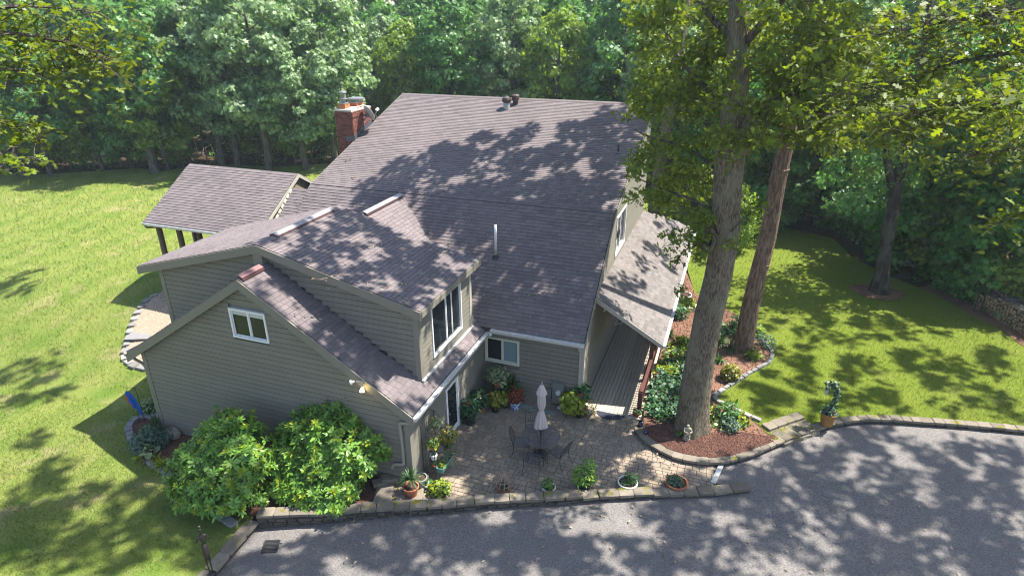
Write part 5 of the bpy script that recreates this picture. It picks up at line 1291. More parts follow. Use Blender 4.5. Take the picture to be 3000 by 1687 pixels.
# woodpile with stakes
t = thing('wood_pile', 'long stack of split firewood along the woods at the right edge', 'wood pile')
pa, pb = G(2868, 893, .3), G(3060, 1030, .3); pa, pb = Vector((pa.x, pa.y, 0)), Vector((pb.x + 1, pb.y - .6, 0))
dd = (pb - pa); L_ = dd.length; dd.normalize(); sd = Vector((-dd.y, dd.x, 0)); LM = []
for k in range(5):
    mb = MB().tube([(0, -.24, 0), (0, .24, 0)], .5, 7, caps=False); n0 = len(mb.v); mb.f += [list(range(7))[::-1], list(range(7, 14))]; mb.mi += [1, 1]
    mb.v = [(x * random.uniform(.8, 1.15), y, z * random.uniform(.8, 1.15)) for x, y, z in mb.v]; LM.append(mb.mesh('log', [M['firelog'], M['logend']]))
for row in range(2):
    for k in range(7):
        s_ = 0.0
        while s_ < L_:
            d = random.uniform(.13, .19); pp = pa + dd * s_ + sd * (row * .55) + Vector((0, 0, .28 + k * .145 + random.uniform(-.03, .03)))
            if k < 4.2 + 2.2 * math.sin(s_ * .9 + row):
                o = bpy.data.objects.new('log', random.choice(LM)); o.location = pp; o.scale = (d, 1.0, d); o.rotation_euler = (random.uniform(-.06, .06), random.uniform(0, 6), math.atan2(dd.y, dd.x) + random.uniform(-.08, .08)); link(o, t)
            s_ += d * 1.02
for k, (u, v) in enumerate(((2850, 915), (2871, 915), (2888, 905))):
    q = G(u, v, .2); t = thing('fence_stake', ['black metal stake with white tip left of the firewood, leftmost', 'black metal stake with white tip, the middle of three by the firewood', 'black metal stake with white tip right beside the firewood stack'][k], 'stake', (q.x, q.y, .2), group='metal stakes by the firewood')
    MB().box((0, 0, .75), (.04, .04, 1.5)).build('post', M['black'], t); MB().box((0, 0, 1.56), (.045, .045, .14)).build('tip', M['whitepot'], t)
# ------------------------------------------------------------------ rhododendrons
def rosettes(name, P, A, size, m, parent, k=8, elev=18, shape='oval'):
    P = np.asarray(P); A = A / np.linalg.norm(A, axis=1, keepdims=True); n = len(P)
    r0 = RNG.normal(size=(n, 3)); r0 -= A * (r0 * A).sum(1, keepdims=True); r0 /= np.linalg.norm(r0, axis=1, keepdims=True); r1 = np.cross(A, r0)
    ph = (np.arange(k) / k * 2 * pi)[None, :] + RNG.random((n, 1)) * 6 + RNG.normal(size=(n, k)) * .15
    rad = r0[:, None, :] * np.cos(ph)[..., None] + r1[:, None, :] * np.sin(ph)[..., None]
    e = np.radians(elev + RNG.normal(size=(n, k, 1)) * 14)
    T = rad * np.cos(e) + A[:, None, :] * np.sin(e); N = A[:, None, :] * np.cos(e) - rad * np.sin(e)
    PP = np.repeat(P[:, None, :], k, 1) + T * .015
    s = size * (1 + .18 * RNG.normal(size=n * k).clip(-2, 2))
    return leaves_obj(name, PP.reshape(-1, 3), N.reshape(-1, 3), s, shape, m, parent, spin=T.reshape(-1, 3))
def rhodo(label, c, R, zb, lobes):
    t = thing('rhododendron', label, 'shrub', (c[0], c[1], zb))
    Ps, As = [], []
    for (dx, dy, dz_, rx, ry, rz, n) in lobes:
        n = int(n * 1.4); d = RNG.normal(size=(n, 3)); d /= np.linalg.norm(d, axis=1, keepdims=True); d[:, 2] = np.abs(d[:, 2]) * 1.0 - .25 * (RNG.random(n) < .45) * np.abs(d[:, 2]) * 2
        q = .80 + .24 * RNG.random((n, 1)); q[RNG.random(n) < .28] *= .75
        az, el = np.arctan2(d[:, 1], d[:, 0]), d[:, 2]; q = q * (1 + .13 * np.sin(4 * az + dx * 5 + 1)[:, None] * np.cos(5 * el + dy * 4)[:, None] + .08 * np.sin(9 * az + 3 * el)[:, None])
        keep = np.sin(6.5 * az + 2 * dx) * np.sin(6 * el + 3 * dy + 1) + RNG.normal(size=n) * .35 < .55; d, q = d[keep], q[keep]; n = len(d)
        p = d * q * np.array([rx, ry, rz]) + np.array([dx, dy, dz_]); Ps.append(p)
        As.append(d * np.array([1 / rx, 1 / ry, 1 / rz]) + np.array([0, 0, .55]) + RNG.normal(size=(n, 3)) * .25)
    P, A = np.concatenate(Ps), np.concatenate(As); k = P[:, 2] > .08
    rosettes('foliage', P[k], A[k], .178, M['rhodo'], t)
    k2 = RNG.random(len(P)) < .16
    rosettes('new_growth', P[k2] * 1.04, A[k2], .14, M['lime'], t, 6, 40)
    mb = MB()
    for i in range(34):
        q = P[RNG.integers(len(P))]; mb.tube([(q[0] * .12, q[1] * .12, 0), (q[0] * .45, q[1] * .45, q[2] * .45), tuple(q * .96)], [.03, .018, .006], 5)
    mb.build('branches', M['branchwood'], t)
c1 = G(668, 1345, 1.1); c2 = G(962, 1305, 1.25)
rhodo('left rhododendron bush, broad glossy leaves, against the shaded gable', (c1.x, c1.y), 1.5, -.1, [(0, .1, 1.0, 1.45, 1.15, 1.30, 560), (-.75, -.5, .8, .85, .8, 1.05, 190), (.55, -.8, .6, 1.0, .8, 1.0, 230), (-.25, .65, 1.5, .85, .5, .95, 170), (.8, -.2, 1.1, .7, .7, .95, 150), (-.4, -1.0, .45, .9, .5, .75, 130)])
rhodo('right rhododendron bush, the taller one beside the downspout and stone steps', (c2.x, c2.y), 1.6, 0.0, [(0, .1, 1.1, 1.55, 1.15, 1.35, 600), (.85, .1, 1.0, 1.0, .9, 1.15, 240), (-.85, -.3, .8, 1.0, .85, 1.1, 240), (.15, .6, 1.75, .95, .5, .95, 190), (-.1, -.75, .5, 1.35, .75, .95, 260), (-.9, -.95, .35, .8, .55, .7, 140), (.7, -.7, .4, .8, .5, .75, 130), (-.1, -1.2, .3, 1.5, .45, .6, 260), (-.5, .45, 1.55, .6, .5, .85, 110)])

# ------------------------------------------------------------------ bed plants
def bedplant(name, label, u, v, fn, z=None, cat='plant', group=None):
    p = G(u, v, BEDZ if z is None else z); zz = bedz(p.x, p.y) + .02 if z is None else z
    t = thing(name, label, cat, (p.x, p.y, zz), random.uniform(0, 6), group)
    for f in fn: f(t, 0.0)
    return t
bedplant('golden_shrub', 'small round clipped golden shrub in the pine bed, near its pale edging', 2138, 1112, [bushy('yellow', .38, .95, 700, .075, 'round', .02, shell=.6), bushy('midgreen', .33, .9, 260, .075, 'round', .0)], cat='shrub')
bedplant('daylily', 'clump of arching strap leaves behind the big oak, left of the pine', 2110, 1010, [spikes('strap', .75, 90, .9, .02, elev=(25, 85))])
bedplant('daylily', 'strap-leaved clump at the foot of the pine, house side', 2138, 1030, [spikes('strap', .7, 80, .9, .02, elev=(25, 85))])
bedplant('daylily', 'strap-leaved clump just right of the big oak below the pine', 2107, 1062, [spikes('midgreen', .55, 60, 1.0, .02, elev=(20, 80))])
bedplant('low_shrub', 'low blue-green feathery shrub right of the pine trunk', 2240, 1020, [bushy('bluegreen', .42, .8, 420, .10, 'oval', .0)], cat='shrub')
bedplant('hosta', 'lime-green hosta below the pine near the lawn edge', 2205, 1052, [bushy('lime', .30, .7, 130, .18, 'oval', .0), bushy('midgreen', .3, .6, 60, .16, 'oval', -.02)])
bedplant('hosta', 'tall-stemmed green plant just right of the oak trunk', 2128, 1228, [bushy('midgreen', .40, .8, 170, .18, 'oval', .1), spikes('strap', .6, 20, .7, .015)])
bedplant('silver_shrub', 'blue-green mound on the bark mulch right of the oak', 2136, 1262, [bushy('bluegreen', .34, .8, 330, .11, 'oval', .0)], cat='shrub')
bedplant('hosta', 'spreading lime ground plant between oak and the lawn edging', 2165, 1238, [bushy('lime', .36, .45, 200, .13, 'oval', .0)])
bedplant('hosta', 'pale green plant close behind the oak on the porch side', 2000, 1010, [bushy('lime', .34, .6, 150, .16, 'oval', .0), bushy('midgreen', .34, .6, 90, .16, 'oval', .0)])
bedplant('daylily', 'narrow-leaved clump at the porch edge, halfway along the bed', 1985, 1040, [spikes('strap', .5, 50, .9, .016)])
bedplant('hosta', 'dark green leafy clump beside the porch, left of the oak trunk', 1985, 930, [bushy('deepgreen', .5, .7, 260, .15, 'oval', .0), bushy('midgreen', .45, .7, 160, .15, 'oval', .0)])
bedplant('hosta', 'yellow-green clump at the porch eave behind the white planter', 2010, 905, [bushy('lime', .5, .6, 260, .15, 'oval', .0)])
bedplant('daylily', 'sparse strap leaves on pine straw midway between porch and oak', 1965, 985, [spikes('strap', .5, 36, .9, .016)])
bedplant('hosta', 'fresh green plant at the mulch edge left of the oak root', 1960, 1100, [bushy('lime', .35, .6, 160, .15, 'oval', .0)])
bedplant('hosta', 'low plant at the back of the bed, beyond the pine', 2170, 965, [bushy('midgreen', .6, .6, 300, .16, 'oval', .0), spikes('strap', .6, 50, .8, .02)])
bedplant('young_shrub', 'leafy low shrub on the far side of the bed near the lawn', 2215, 985, [bushy('lime', .40, .7, 200, .14, 'oval', .0), bushy('midgreen', .4, .7, 120, .14, 'oval', .0)], cat='shrub')
def patch(name, label, poly, n, s, mats, h=.15, zf=bedz, cat='ground cover', kind='stuff'):
    A = np.array([xy(u, v, BEDZ) if len(poly[0]) == 2 else (u, v) for u, v in poly]); lo, hi = A.min(0), A.max(0)
    Q = RNG.random((n * 4, 2)) * (hi - lo) + lo; Q = Q[inside(Q, A)][:n]
    for i, m in enumerate(mats):
        q = Q[i::len(mats)]; P = np.column_stack([q, [zf(a, b) for a, b in q] + RNG.random(len(q)) * h + .02])
        o = leaves_obj(name, P, upnorm(len(P), 1.1), s * (1 + .3 * RNG.normal(size=len(P)).clip(-1.5, 1.5)), 'round', M[m]); tag(o, label if i == 0 else None, cat if i == 0 else None, None, kind)
patch('ivy_ground_cover', None, [(1905, 1120), (1960, 1080), (2040, 1075), (2050, 1180), (1990, 1238), (1925, 1245), (1890, 1215)], 1900, .12, ['deepgreen', 'bluegreen', 'midgreen'], .28, cat=None)
patch('ground_cover', None, [(1910, 1110), (1960, 1010), (2050, 1000), (2060, 1080), (1960, 1090)], 600, .12, ['lime', 'midgreen'], .2, cat=None)
patch('ground_cover', None, [(2070, 1190), (2110, 1190), (2200, 1245), (2170, 1262), (2080, 1262), (1985, 1288), (1980, 1270)], 520, .10, ['lime', 'midgreen'], .14, cat=None)
patch('ground_cover', None, [(2060, 960), (2200, 950), (2250, 1000), (2190, 1000), (2080, 990)], 420, .13, ['midgreen', 'strap'], .25, cat=None)
# left bed
def lbed(name, label, u, v, fn, cat='plant'):
    q = lxy(u, v); t = thing(name, label, cat, (q[0], q[1], hl(*q) + .03), random.uniform(0, 6))
    for f in fn: f(t, 0.0)
lbed('daylily', 'fountain of long strap leaves right behind the bird flag', 462, 1262, [spikes('strap', .85, 110, 1.0, .022, elev=(25, 85))])
lbed('daylily', 'silvery strap leaves at the bed edge beside the flag pole', 430, 1270, [spikes('pale', .5, 60, .9, .02, elev=(15, 70)), spikes('strap', .5, 50, .9, .02)])
lbed('perennial', 'blue-green feathery mound in the middle of the left bed', 436, 1310, [bushy('bluegreen', .62, .6, 650, .12, 'oval', .0), spikes('bluegreen', .6, 70, .7, .015)])
lbed('perennial', 'blue-green feathery mound close to the house corner', 470, 1300, [bushy('bluegreen', .5, .6, 420, .12, 'oval', .0)])
lbed('hosta', 'golden-green fern clump in front of the blue-green mounds', 432, 1345, [spikes('yellow', .5, 70, .8, .035, elev=(15, 75))])
lbed('hosta', 'round-leaved pale green hosta by the left rhododendron', 447, 1338, [bushy('pale', .22, .8, 26, .2, 'round', .1)])
lbed('fern', 'yellow-green fern clump where bed edging meets the left rhododendron', 480, 1370, [spikes('lime', .55, 90, .8, .03, elev=(15, 75))])
lbed('fern', 'olive fern clump between edging blocks and the left rhododendron', 465, 1352, [spikes('yellow', .5, 60, .8, .03, elev=(15, 75))])
lbed('hosta', 'pale-leaved plant against the left wall beyond the flag', 445, 1200, [bushy('pale', .42, .6, 170, .14, 'oval', .0), bushy('midgreen', .4, .6, 90, .14, 'oval', .0)])
lbed('lily', 'lily-like sprig leaning over the grey edging onto the lawn', 410, 1348, [spikes('lime', .45, 14, .9, .03, elev=(10, 60))])

# ------------------------------------------------------------------ trees
def limb(mb, a, b, r0, r1, bow=.12, n=5, seg=7):
    a, b = Vector(a), Vector(b); L_ = (b - a).length; off = Vector((random.uniform(-1, 1), random.uniform(-1, 1), random.uniform(-.2, 1))) * L_ * bow
    pts = [a.lerp(b, k / n) + off * math.sin(pi * k / n) for k in range(n + 1)]
    mb.tube(pts, [r0 + (r1 - r0) * k / n for k in range(n + 1)], seg); return pts
def make_tree(label, m_leaf, m_bark, H=17, zb=3.0, R=4.0, r0=.22, clumps=150, per=85, s=.30, shape='cluster', fork=False, low=1.0, group=None, name='woods_tree', lean=0.0):
    t = thing(name, label, 'tree', (0, 0, 0), 0, group)
    mb = MB(); top = H * .8
    tr = [(0, 0, -.4), (0, 0, .2), (.05, .03, 2), (.12 + lean, -.05, H * .35), (-.05 + lean * 2, .1, H * .6), (.1 + lean * 2.2, 0, top)]
    rr = [r0 * 1.35, r0 * 1.12, r0, r0 * .85, r0 * .55, r0 * .18]
    if fork:
        tr = tr[:4]; rr = rr[:4]; mb.tube(smooth3(tr, 3), list(np.interp(np.linspace(0, 3, 10), range(4), rr)), 9)
        limb(mb, tr[-1], (-.8, .3, top), r0 * .6, r0 * .12, .06, 6); limb(mb, tr[-1], (.9, -.2, top * .95), r0 * .6, r0 * .12, .06, 6)
    else: mb.tube(smooth3(tr, 3), list(np.interp(np.linspace(0, 5, 16), range(6), rr)), 9)
    C_ = []
    for i in range(clumps):
        u = random.random() ** low; z = zb + (H - zb) * u
        prof = math.sin(pi * min(1, (u * .86 + .12))) ** .6 * R
        a = random.uniform(0, 2 * pi); q = prof * math.sqrt(random.uniform(.18, 1)); C_.append((q * math.cos(a) + lean * 2 * u, q * math.sin(a), z + random.uniform(-.3, .3), prof))
    for i in range(0, len(C_), 4):
        x, y, z, _ = C_[i]; z0 = max(zb * .75, z - math.hypot(x, y) * .55); limb(mb, (lean * 2 * z0 / H, 0, z0), (x, y, z), r0 * .28 * (1 - .5 * z / H), .012, .08, 4, 5)
    mb.build('trunk', m_bark, t, smooth=True)
    P, N, SZ = [], [], []
    for x, y, z, pr_ in C_:
        n = int(per * random.uniform(.6, 1.4)); rad = random.uniform(.5, .95)
        p, d = ball(n, (x, y, z), rad, .62, shell=.2); P.append(p)
        o = np.array([x, y, 0]) / (abs(pr_) + 1); N.append(upnorm(n, .55, out=d, ow=.8) + o * .8); SZ.append(s * (1 + .28 * RNG.normal(size=n).clip(-1.8, 1.8)))
    P, N, SZ = np.concatenate(P), np.concatenate(N), np.concatenate(SZ)
    leaves_obj('crown', P, N, SZ, shape, m_leaf, t)
    return t
WG = 'trees deep in the woods behind the house'
protos = {
    'oakL': make_tree('x', M['wood2'], M['woodsbark'], 12.6, 3.2, 3.7, .25, 135, 80, .29),
    'green': make_tree('x', M['wood1'], M['woodsbark'], 13.2, 3.2, 3.4, .19, 130, 80, .29),
    'bright': make_tree('x', M['wood3'], M['woodsbark'], 10.5, 2.2, 3.0, .16, 110, 75, .27),
    'deep': make_tree('x', M['wood4'], M['darkbark'], 13.5, 1.4, 4.0, .24, 150, 80, .30),
    'fork': make_tree('x', M['wood1'], M['woodsbark'], 14, 5.2, 3.8, .30, 115, 80, .30, fork=True),
    'low': make_tree('x', M['wood4'], M['darkbark'], 8, .3, 3.0, .12, 120, 80, .28, low=1.2),
    'sap': make_tree('x', M['wood3'], M['woodsbark'], 6.0, .9, 1.6, .06, 45, 60, .22, low=1.1),
    'far': make_tree('x', M['wood1'], M['woodsbark'], 18.5, 2.5, 4.6, .26, 135, 55, .46),
    'farpale': make_tree('x', M['wood2'], M['woodsbark'], 18.5, 2.5, 4.6, .26, 135, 55, .46),
}
used = set()
def plant(kind, x, y, label, sc=1.0, group=None, rz=None, name=None, z=None):
    src = protos[kind]; t = src if kind not in used else copy_tree(src); used.add(kind)
    t.location = (x, y, (hl(x, y) - .1) if z is None else z); t.rotation_euler = (0, 0, random.uniform(0, 6.28) if rz is None else rz); t.scale = (sc, sc, sc * random.uniform(.93, 1.08))
    t['label'] = label
    if group: t['group'] = group
    elif 'group' in t: del t['group']
    if name: t.name = name
    return t
PL = []
def pw(kind, u, v, label, sc=1.0, z=1.15):
    p = G(u, v, z); PL.append((p.x, p.y)); return plant(kind, p.x, p.y, label, sc)
# front row along the left lawn
pw('green', 70, 520, 'slim leaning tree at the far left end of the lawn edge', .85)
pw('green', 148, 512, 'grey-trunked tree at the lawn edge, second from the far left', 1.0)
pw('fork', 455, 508, 'tall dark forked tree standing out on the lawn edge left of the sun room', 1.1)
pw('bright', 492, 500, 'slender tree leaning close behind the dark forked tree', 1.0)
pw('green', 553, 478, 'straight grey tree at the lawn edge just left of the sun room roof', 1.05)
pw('oakL', 652, 482, 'tree with a thin brown trunk rising behind the sun room ridge', 1.0)
pw('oakL', 700, 486, 'stout grey tree behind the sun room ridge, left of the wide-trunked oak', 1.1)
pw('oakL', 790, 500, 'wide-trunked pale-leaved oak behind the right end of the sun room roof', 1.15)
pw('oakL', 896, 497, 'pale oak with a light sunlit trunk between sun room and chimney', 1.0)
pw('bright', 300, 492, 'bright yellow-green tree between the grey-trunked tree and the forked tree', .95)
pw('bright', 210, 488, 'pale bushy tree beside the grey-trunked tree on the left lawn edge', .8)
pw('deep', 385, 488, 'dark-crowned tree just left of the forked tree', .9)
pw('green', -60, 520, 'leafy tree at the very left border of the picture', 1.0)
pw('oakL', 985, 480, 'pale oak rising directly behind the brick chimney', 1.1)
# behind the house
for x, y, k, lab, sc in [(-27, 36.5, 'bright', 'yellow-green tree just right of the chimney top', 1.0), (-22, 37, 'green', 'dark green tree behind the left end of the main ridge', 1.1), (-16.5, 38.5, 'oakL', 'silvery tree behind the main ridge, left of the turbine vent', 1.1),
                         (-11.5, 37, 'bright', 'bright-leaved tree directly behind the turbine vent', 1.15), (-6, 37.5, 'green', 'green tree behind the main ridge right of the turbine vent', 1.1), (-1.5, 33.5, 'oakL', 'grey-green tree behind the right end of the main ridge', 1.0)]:
    PL.append((x, y)); plant(k, x, y, lab, sc)
# right woods edge
pw('deep', 2110, 640, 'dark tree at the woods edge seen between oak trunk and pine', 1.0, .2)
pw('low', 2230, 655, 'low dark tree by the lawn edge just left of the pine stem', 1.0, .2)
pw('green', 2390, 655, 'leafy tree with hanging foliage right of the pine stem', 1.05, .2)
pw('deep', 2535, 690, 'dark tree at the lawn edge behind the lone lawn tree', .7, .2)
pw('low', 2480, 660, 'low bushy dark tree behind the lone lawn tree', 1.1, .2)
pw('low', 2660, 770, 'low bushy tree at the woods edge right of the lone lawn tree', 1.0, .2)
pw('green', 2760, 790, 'leafy tree at the woods edge above the grass verge', .8, .2)
pw('low', 2860, 860, 'low dark tree right behind the metal stakes', .95, .2)
pw('green', 2990, 862, 'leafy tree behind the firewood stack at the right edge', .85, .2)
pw('bright', 2330, 640, 'lighter green tree in the gap right of the pine stem', .8, .2)
# fill of the woods
far_edge.sort()
def edge_y(x):
    return np.interp(x, [-90, -75] + [p[0] for p in far_edge] + [-23, -10, 0, 4.7, 10, 12.4, 16.8, 22, 40], [8, 10] + [p[1] + .6 for p in far_edge] + [33.5, 36, 31, 27, 27, 22, 15, 13, 12])
rr_ = np.random.default_rng(5); tries = 0; cnt = 0
right_n = Vector((math.cos(math.radians(YAW)), math.sin(math.radians(YAW)), 0)); fwd = Vector((-right_n.y, right_n.x, 0))
while tries < 5200 and cnt < 190:
    tries += 1
    x = rr_.uniform(-105, 34); y = rr_.uniform(12, 125)
    d = Vector((x - CV.x, y - CV.y, 0)); f = d.dot(fwd); r_ = d.dot(right_n)
    if abs(r_) > f * .90 + 7: continue
    ed = y - edge_y(x)
    if ed < 2.6 or ed > 62: continue
    gap = 4.3 if ed < 14 else (6.0 if ed < 30 else 8.2)
    if any((x - a) ** 2 + (y - b) ** 2 < gap * gap for a, b in PL): continue
    PL.append((x, y)); cnt += 1
    if x > 2:
        k = rr_.choice(['deep', 'green', 'bright', 'green']) if ed < 10 else rr_.choice(['far', 'deep', 'far']); lab, g = 'dark leafy tree deep in the woods beyond the right lawn', 'trees in the woods beyond the right lawn'
    elif ed > 20:
        k = rr_.choice(['far', 'farpale', 'far']); lab, g = 'distant leafy tree far back in the woods beyond the left lawn and house', 'distant trees in the woods'
    else:
        k = rr_.choice(['green', 'oakL', 'bright', 'green', 'deep']); lab, g = 'leafy tree in the second rows of the woods behind lawn and house', 'trees in the woods behind the front row'
    plant(str(k), x, y, lab, rr_.uniform(.85, 1.15), g)
sp = [(a, float(edge_y(a)) + .8) for a in (-57, -52, -48.5, -44, -41, -37, -33, -30)] + [ (3.5, 24.6), (7.0, 25.6), (14.5, 17.8), (17.8, 14.8), (20.5, 13)]
for i, (x, y) in enumerate(sp): plant('sap', x + rr_.uniform(-.6, .6), y + rr_.uniform(0, 1.0), 'young thin-stemmed tree in the undergrowth along the lawn edge', rr_.uniform(.7, 1.2), 'saplings along the woods edge', name='sapling' if i == 0 else None)
for k in protos:
    if k not in used: plant(k, -30, 60, 'leafy tree deep in the woods behind the house', 1)

# undergrowth and fallen stems
def scatter_under(n, x0, x1, d0, d1, h, s, m, z0=0.0):
    x = RNG.uniform(x0, x1, n); y = edge_y(x) - 1.6 + RNG.uniform(0, 1, n) ** 1.4 * (d1 - d0) + d0
    cl = np.sin(x * 1.7) * np.sin(y * 1.3 + 2) + np.sin(x * .6 + y * .9); k = cl > -.35; x, y = x[k], y[k]
    z = np.array([hl(a, b) for a, b in zip(x, y)]) - .1 + RNG.random(len(x)) ** 1.4 * h
    tag(leaves_obj('undergrowth', np.column_stack([x, y, z]), upnorm(len(x), .9), s * (1 + .3 * RNG.normal(size=len(x)).clip(-1.5, 1.5)), 'cluster', M[m]), kind='stuff')
scatter_under(5000, -75, -20, 3.0, 18, 1.2, .30, 'wood1'); scatter_under(1800, -75, -20, 1.5, 9, 1.0, .26, 'wood3')
scatter_under(15000, 2, 30, 1.0, 10, 2.6, .24, 'wood4'); scatter_under(7000, 2, 30, .8, 7, 1.3, .22, 'wood1'); scatter_under(3000, 12, 30, -1.2, 2.2, .5, .16, 'midgreen')
mb = MB()
for k in range(150):
    x = random.uniform(-72, -28); y = float(edge_y(x)) + random.uniform(-1, 12); a = random.uniform(0, 6.3); L_ = random.uniform(1, 4); z = hl(x, y) + random.uniform(-.02, .15)
    mb.tube([(x, y, z), (x + L_ * math.cos(a), y + L_ * math.sin(a), z + random.uniform(0, .8))], [.05, .02], 5)
for k in range(170):
    x = random.uniform(-72, -26); y = float(edge_y(x)) + random.uniform(0, 16); h_ = random.uniform(2, 5); z = hl(x, y) - .2
    mb.tube([(x, y, z), (x + random.uniform(-.4, .4), y + random.uniform(-.4, .4), z + h_)], [.05, .025], 5)
tag(mb.build('brushwood', M['woodsbark']), kind='stuff')

# ------------------------------------------------------------------ the big trees round the house
def depth(p): 
    return -(Mz.transposed() @ (Vector(p) - CV)).z
def trunk_px(rows, yplane, flare=None):
    pts, rad = [], []
    for (u, v, wpx), yy in zip(rows, yplane):
        p = GY(u, v, yy); pts.append(p); rad.append(wpx / 2 * depth(p) / FPX)
    return pts, rad
canopies = []      # (trunk xy, list of leaf points) filled below
class Crown:
    def __init__(s): s.P = []; s.N = []; s.S = []
    def clump(s, c, r, n, size, flat=.6):
        p, d = ball(n, c, r, flat, shell=.1); s.P.append(p); s.N.append(upnorm(n, 1.0, out=d, ow=.3)); s.S.append(size * (1 + .25 * RNG.normal(size=n).clip(-1.5, 1.5)))
    def build(s, name, m, parent, shape='cluster'):
        if s.P: leaves_obj(name, np.concatenate(s.P), np.concatenate(s.N), np.concatenate(s.S), shape, m, parent)
# oak
oak = thing('oak_tree', 'massive oak with lichen bark and a knot hole in the mulch bed by the porch', 'tree')
rows = [(2026, 1262, 114), (2027, 1225, 102), (2032, 1180, 94), (2040, 1120, 92), (2052, 1048, 88), (2078, 920, 86), (2104, 815, 84), (2122, 700, 82), (2131, 540, 88), (2140, 440, 92), (2152, 350, 84), (2160, 200, 72), (2164, 60, 64), (2170, -160, 58), (2180, -420, 46)]
pts, rad = trunk_px(rows, [-.14] * len(rows)); pts[0].z = 0.0
mb = MB(); seg = 26; vs = []
for i, (p, r) in enumerate(zip(pts, rad)):
    for k in range(seg):
        a = 2 * pi * k / seg; fl = max(0, 1 - max(0, p.z) / 1.1) * .13
        rr = .93 * r * (1 + fl * math.cos(5 * a + .8) + .025 * math.sin(9 * a + p.z * 2.1) + .03 * math.sin(3 * a + p.z)); vs.append((p.x + rr * math.cos(a), p.y + rr * math.sin(a), p.z))
mb.add(vs, [(i * seg + k, i * seg + (k + 1) % seg, (i + 1) * seg + (k + 1) % seg, (i + 1) * seg + k) for i in range(len(pts) - 1) for k in range(seg)])
mb.build('trunk', M['oakbark'], oak, smooth=True)
oaktop = pts[-1]
# knots: a ring-shaped scar low, a sawn stub with dark end at the fork
kc = GY(2076, 690, -.14); kd = (CV - kc); kd.z = 0; kd.normalize(); kc = kc + kd * .46 
sd = Vector((-kd.y, kd.x, 0))
MB().tube([kc + sd * .17 * math.cos(a) + Vector((0, 0, .36 * math.sin(a))) for a in np.linspace(0, 2 * pi, 21)], .06, 7).build('knot_ring', M['oakbark'], oak, smooth=True)
MB().tube([kc - kd * .08, kc + kd * .02], [.16, .13], 12).build('knot_shade', M['holeshade'], oak)  # solid black disc, the hole's shade painted on the trunk
st0 = GY(2165, 440, -.14); st1 = GY(2213, 335, -.5)
MB().tube([st0, st0.lerp(st1, .6), st1], [.30, .24, .20], 12).build('limb_stub', M['oakbark'], oak, smooth=True)
MB().tube([st1, st1 + (st1 - st0).normalized() * .02], [.13, .13], 12).build('stub_shade', M['holeshade'], oak)  # black disc paints the shade of a hollow on the sawn end
mb = MB()
def br(img, r0, r1, parent_mb=mb):
    P_ = [GY(u, v, y) for u, v, y in img]; P_ = smooth3([tuple(p) for p in P_], 4); parent_mb.tube(P_, list(np.linspace(r0, r1, len(P_))), 8); return P_
oak_br = [br([(2190, 400, -.1), (2260, 320, .5), (2330, 250, 1.0), (2420, 190, 1.4), (2520, 120, 1.2), (2640, 20, 1.0)], .26, .12),
          br([(2130, 540, -.1), (2080, 480, .2), (2000, 430, .8), (1900, 400, 1.5), (1860, 380, 2.0)], .07, .02),
          br([(2110, 640, -.2), (2040, 590, .0), (1960, 560, .6), (1860, 520, 1.0)], .06, .015),
          br([(2150, 330, -.1), (2060, 250, .8), (1990, 170, 1.8), (1930, 60, 2.4)], .10, .03),
          br([(2095, 720, -.4), (2040, 720, -.8), (2000, 740, -.9), (1975, 790, -.8)], .035, .01),
          br([(2130, 690, -.4), (2180, 640, -.6), (2230, 605, -.6)], .03, .008),
          br([(2165, 150, -.1), (2240, 60, -.6), (2330, -40, -1.0)], .12, .06),
          br([(2290, 300, .8), (2380, 330, .2), (2460, 330, -.5), (2540, 300, -.8)], .06, .02),
          br([(2165, 120, 0), (2090, 60, .5), (2030, -30, .8)], .12, .06)]
mb.build('branches', M['branchwood'], oak, smooth=True)
def leafy(spots, m, parent, s=.17, name='crown', per=46, shape='oak', rpx=46):
    """spots = (u, v, y-plane, spread) low sprays of real oak leaves"""
    P, N, SZ, tw = [], [], [], MB()
    for (u, v, yy, sp_) in spots:
        c = GY(u, v, yy); n = int(per * random.uniform(.7, 1.3)); R_ = sp_
        p, d = ball(n, tuple(c), R_, .55, shell=.15); P.append(p); N.append(upnorm(n, .6, out=d, ow=.8)); SZ.append(s * (1 + .22 * RNG.normal(size=n).clip(-1.8, 1.8)))
        for q in range(4):
            e = p[q * 3]; tw.tube([tuple(c + Vector((0, 0, .05))), tuple(e)], [.010, .004], 4)
    leaves_obj(name, np.concatenate(P), np.concatenate(N), np.concatenate(SZ), shape, m, parent); tag(tw.build('twigs', M['branchwood'], parent), kind='stuff')
def fillspots(poly, n, y0, y1, r0=.35, r1=.6):
    A = np.array(poly, float); lo, hi = A.min(0), A.max(0); out = []
    while len(out) < n:
        q = RNG.random((1, 2)) * (hi - lo) + lo
        if inside(q, A)[0]: out.append((q[0, 0], q[0, 1], random.uniform(y0, y1), random.uniform(r0, r1)))
    return out
leafy(fillspots([(1830, 60), (1990, 0), (2160, 0), (2160, 250), (2130, 520), (2060, 600), (1830, 560), (1815, 480), (1900, 430), (1850, 300)], 92, .2, 3.0), M['oakleaf'], oak, .165, per=64)
leafy(fillspots([(1830, 470), (1980, 430), (2080, 470), (2060, 650), (1960, 600), (1830, 590)], 17, -.6, 1.6), M['oakleaf'], oak, .18, 'low_foliage')
leafy(fillspots([(1960, 620), (2090, 600), (2080, 720), (2000, 730), (1960, 690)], 12, -1.2, -.2, .28, .42), M['oakleaf'], oak, .17, 'low_foliage', 38)
